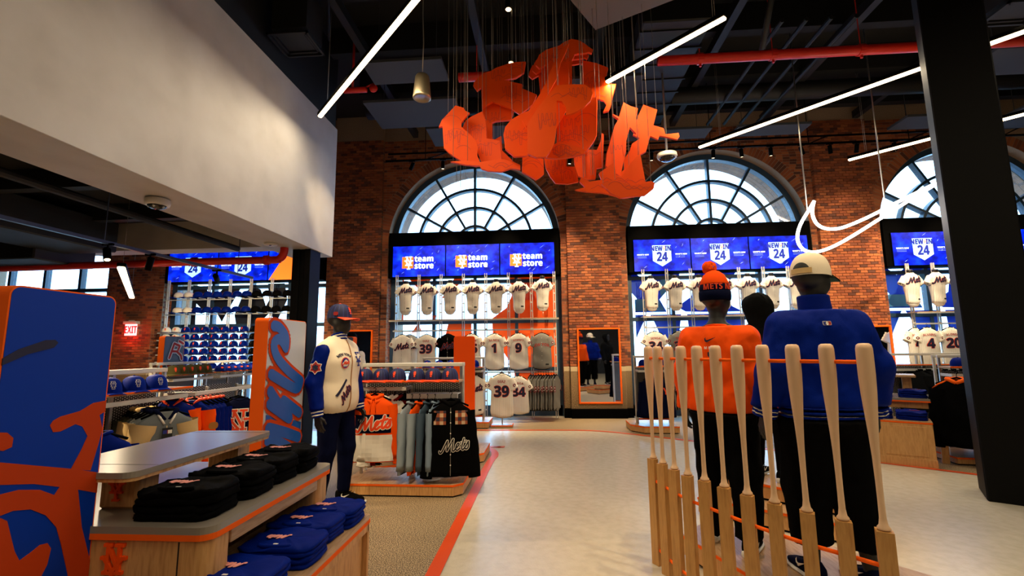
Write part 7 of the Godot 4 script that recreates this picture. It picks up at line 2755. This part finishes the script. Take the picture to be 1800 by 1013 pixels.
# ---------------------------------------------------------------- wall of caps
func build_cap_wall():
	var kinds = [["white fronted blue", M.white_cloth, M.royal, M.ink_orange], ["white fronted blue", M.white_cloth, M.royal, M.ink_orange], ["royal blue", M.royal, M.royal, M.ink_orange], ["royal blue", M.royal, M.royal, M.ink_orange], ["royal blue", M.royal, M.royal, M.ink_orange], ["navy", M.navy_satin, M.royal, M.ink_orange], ["navy", M.navy_satin, M.royal, M.ink_orange], ["navy", M.navy_satin, M.navy, M.ink_orange],
		["black", M.black_cloth, M.black_cloth, M.ink_black], ["black", M.black_cloth, M.black_cloth, M.ink_black], ["black", M.black_cloth, M.black_cloth, M.ink_black], ["black", M.black_cloth, M.black_cloth, M.ink_black], ["grey", M.grey_cloth, M.black_cloth, M.ink_navy]]
	var protos = {}
	var put = func(k, at, turn, lb, grp):
		var key = "%d" % k
		if not protos.has(key):
			var q = kinds[k]
			var c = make_cap(lb, q[1], q[2], "ny", q[3], grp)
			seat(c, at, turn, 0, 1.08)
			protos[key] = c
		else:
			var c = dup(protos[key], at, turn, lb, grp)
	var peg = nst(false)
	for r in 2:
		for k in 13:
			var x = [-8.5, -8.26, -8.03, -7.79, -7.56, -7.32, -7.08, -6.85, -6.61, -6.36, -6.12, -5.88, -5.36][k]
			var y = 2.78 - 0.355 * r
			put.call(k, Vector3(x, y, -10.02), -1.1, "%s cap, %s along the %s peg row of the cap wall" % [kinds[k][0], ORD[k], ["upper", "lower"][r]], "caps on pegs")
			bx(peg, Vector3(x + 0.04, y - 0.02, -10.1), Vector3(0.02, 0.012, 0.2))
	tag(obj("cap_pegs", fin(peg), M.white_metal), "white metal pegs carrying the two rows of caps", "pegs")
	for r in 6:
		for k in 13:
			var x = -8.72 + k * 0.235
			var y = 1.97 - 0.165 * r
			var kk = k if k < 12 else 11
			if k > 3 and k < 9:
				kk = 2 + (k + r) % 5
			if k >= 9:
				kk = 8 + k % 3
			put.call(kk, Vector3(x, y, -10.0), 0.45 - 0.9 * (0.5 if k > 3 else 0.0), "%s cap, %s along shelf %s from the top of the cap wall" % [kinds[kk][0], ORD[k], ["one", "two", "three", "four", "five", "six"][r]], "caps on the wall shelves")

# ---------------------------------------------------------------- right side and back racks
func build_right_side():
	# small rack with navy garment behind the first bats
	platform("oak platform with orange edge behind the leftmost bats", [Vector2(1.5, 8.7), Vector2(1.7, 8.45), Vector2(2.3, 8.45), Vector2(2.3, 9.2), Vector2(1.5, 9.2)], 0.13)
	rack("small rack with navy garments behind the leftmost bats", Vector3(1.95, 0, -8.78), 0.0, 0.6, 0.13)
	var o = {"pr": P_COAT, "key": "coat", "body": M.navy, "sleeve": M.navy, "amp": 0.012, "sd": 1.2, "sl": 0.58, "ang": 0.16, "r0": 0.09, "r1": 0.065, "flat": 0.7, "collar": M.navy, "cr": 0.014, "vee": 0.05}
	var g = garment("hoodie", "navy hoodie hanging behind the leftmost bats", "hoodie", o, Vector3(1.95, 0.99, -8.45), 0.1)
	g.scale = Vector3(1.05, 1.05, 1.2)
	outlined(g, o, "NY", 0.11, 0.06, -0.24, M.ink_orange, null)
	for k in 3:
		dup(g, Vector3(1.9 + k * 0.05, 0.985, -8.52 - k * 0.05), 0.12 + 0.05 * k, "navy hoodie %s behind the front one at the leftmost bats" % ["just", "second", "third"][k])
	var c = null
	for k in 3:
		var lb = "navy cap with orange emblem, %s on the small rack behind the bats" % ORD[k]
		if c == null:
			c = make_cap(lb, M.navy_satin, M.ink_orange, "bar", M.ink_orange, "caps on the small rack")
			seat(c, Vector3(1.76, 1.172, -8.62), 0.4)
		else:
			dup(c, Vector3(1.76 + k * 0.19, 1.172, -8.62), 0.4, lb)
	# rack behind the flat orange panel with royal caps
	platform("oak platform under the rack right of the flat orange panel", [Vector2(-2.6, 8.95), Vector2(-1.12, 8.95), Vector2(-1.12, 9.6), Vector2(-2.6, 9.6)], 0.13)
	rack("rack with royal caps behind the flat orange panel", Vector3(-1.86, 0, -9.2), 0.0, 1.2, 0.13)
	c = null
	for k in 5:
		var lb = "royal cap with orange emblem, %s on the rack behind the flat orange panel" % ORD[k]
		if c == null:
			c = make_cap(lb, M.royal, M.royal, "ny", null, "royal caps on the back rack")
			seat(c, Vector3(-2.34, 1.172, -9.02), 0.1, 0, 1.1)
		else:
			dup(c, Vector3(-2.34 + k * 0.235, 1.172, -9.02), 0.1, lb)
	# oak tables near the column
	var t = thing("display_table", "oak table with angled legs, orange edge and navy piles beside the column", "table", Vector3(4.745, 0, -7.02), -0.59)
	var up = Basis(Vector3(1, 0, 0), -PI / 2)
	var st = nst(false)
	prism(st, rrect(1.25, 0.75, 0.04, 5), 0.772, 0.8, Transform3D(up, V0))
	obj("table_top", fin(st), M.table_top, t)
	st = nst(false)
	prism(st, rrect(1.25, 0.75, 0.04, 5), 0.752, 0.772, Transform3D(up, V0))
	obj("orange_edge", fin(st), M.orange_edge, t)
	for x in [-0.57, 0.57]:
		for z in [-0.3, 0.3]:
			st = nst(false)
			bx(st, Vector3(x, 0.375, z), Vector3(0.075, 0.755, 0.075), 0.006, Basis(Vector3(0, 0, 1), -0.03 * signf(x)))
			obj("leg", fin(st), M.oak, t)
	st = nst(false)
	bx(st, Vector3(0, 0.71, 0.3), Vector3(1.08, 0.08, 0.03))
	obj("apron", fin(st), M.oak, t)
	st = nst(false)
	bx(st, Vector3(-0.1, 1.08, 0.05), Vector3(0.95, 0.035, 0.4), 0.006)
	obj("raised_shelf", fin(st), M.oak_top, t)
	for x in [-0.5, 0.28]:
		st = nst(false)
		bx(st, Vector3(x, 0.93, 0.05), Vector3(0.1, 0.27, 0.1), 0.004)
		obj("shelf_block", fin(st), M.oak, t)
	var cb = thing("low_cabinet", "low oak cabinet with orange edge holding navy piles, right of the fence", "cabinet", Vector3(4.387, 0, -6.616), -0.59)
	st = nst(false)
	bx(st, Vector3(0, 0.275, 0), Vector3(1.05, 0.49, 0.37), 0.004)
	obj("carcass", fin(st), M.oak, cb)
	st = nst(false)
	bx(st, Vector3(0, 0.05, 0.01), Vector3(1.06, 0.1, 0.37), 0.003)
	obj("plinth", fin(st), M.oak, cb)
	for x in [-0.25, 0.25]:
		st = nst(false)
		bx(st, Vector3(x, 0.305, 0.187), Vector3(0.42, 0.36, 0.012), 0.004)
		obj("door", fin(st), M.oak, cb)
	st = nst(false)
	bx(st, Vector3(0, 0.53, 0), Vector3(1.056, 0.02, 0.376), 0.003)
	obj("orange_edge", fin(st), M.orange_edge, cb)
	st = nst(false)
	bx(st, Vector3(0, 0.547, 0), Vector3(1.05, 0.014, 0.37), 0.002)
	obj("top", fin(st), M.oak_top, cb)
	var bas = Basis(Vector3(0, 1, 0), -0.59)
	for k in 3:
		for l in 2:
			var lb = "navy folded sweatshirt, %s in the %s pile on the %s"
			folded(lb % [["lower", "upper"][l], ["left", "middle", "right"][k], "oak table by the column"], M.navy_satin, Vector3(4.745, 0.8 + l * 0.052, -7.02) + bas * Vector3(-0.4 + k * 0.36, 0, 0.2), -0.59, 0.3, 0.24, 0.05, "navy piles on the oak table", M.ink_red if l == 1 else null, 4.0 + l)
			folded(lb % [["lower", "upper"][l], ["left", "middle", "right"][k], "low oak cabinet"], M.navy_satin, Vector3(4.387, 0.554 + l * 0.055, -6.616) + bas * Vector3(-0.34 + k * 0.34, 0, 0.03), -0.59, 0.31, 0.26, 0.053, "navy piles on the low cabinet", M.ink_red if l == 1 else null, 4.0 + l)
	# black garments on a rack by the column
	rack("rack with black jackets half hidden by the big column", Vector3(6.05, 0, -6.85), -0.2, 1.1, 0.08, true, 1.2)
	platform("dark low platform of the rack half hidden by the big column", [Vector2(5.1, 6.35), Vector2(6.4, 6.2), Vector2(6.6, 7.2), Vector2(5.2, 7.3)], 0.1)
	c = null
	for k in 5:
		var lb = "navy cap with orange emblem, %s on the rack by the big column" % ORD[k]
		var at = Vector3(5.62 + k * 0.2, 1.203, -6.78 + k * 0.04)
		if c == null:
			c = make_cap(lb, M.navy_satin, M.navy, "bar", M.ink_orange, "caps on the rack by the column")
			seat(c, at, 0.2)
		else:
			dup(c, at, 0.2, lb)
	o = {"pr": P_COAT, "key": "coat", "body": M.black_cloth, "sleeve": M.black_cloth, "amp": 0.014, "sd": 2.0, "sl": 0.6, "ang": 0.12, "r0": 0.09, "r1": 0.065, "flat": 0.8, "collar": M.orange_edge, "cr": 0.02, "vee": 0.04}
	var first = null
	for k in 5:
		var at = Vector3(5.16 + k * 0.13, 1.06, -6.28 - k * 0.03)
		var lb = "black jacket with orange trim, %s from the left beside the big column" % ORD[k]
		if first == null:
			first = garment("jacket", lb, "jacket", o, at, -0.9, "black jackets by the column")
			first.scale = Vector3(1.2, 1.22, 1.4)
			st = nst(true)
			for s in [-1, 1]:
				tube(st, [Vector3(s * 0.08, -0.015, 0.02), Vector3(s * 0.15, -0.055, 0.03), Vector3(s * 0.2, -0.1, 0.02)], 0.008, 6)
			obj("shoulder_piping", fin(st), M.orange_edge, first)
		else:
			var d = dup(first, at, -0.9 - 0.06 * k, lb)
	# darker garments and a jersey form further back
	o = {"pr": P_COAT, "key": "coat", "body": M.charcoal, "sleeve": M.charcoal, "amp": 0.012, "sd": 0.2, "sl": 0.58, "ang": 0.12, "r0": 0.09, "r1": 0.065, "flat": 0.8, "collar": M.black_cloth, "cr": 0.014}
	first = null
	for k in 6:
		var at = Vector3(6.2 + k * 0.13, 1.08, -8.3)
		var lb = "charcoal jacket, %s in the row behind the oak table near the column" % ORD[k]
		if first == null:
			first = garment("jacket", lb, "jacket", o, at, -1.0, "charcoal jackets")
		else:
			dup(first, at, -1.0, lb)
	rack("rack with charcoal jackets behind the oak table near the column", Vector3(6.5, 0, -8.55), 0.0, 1.2, 0.0)
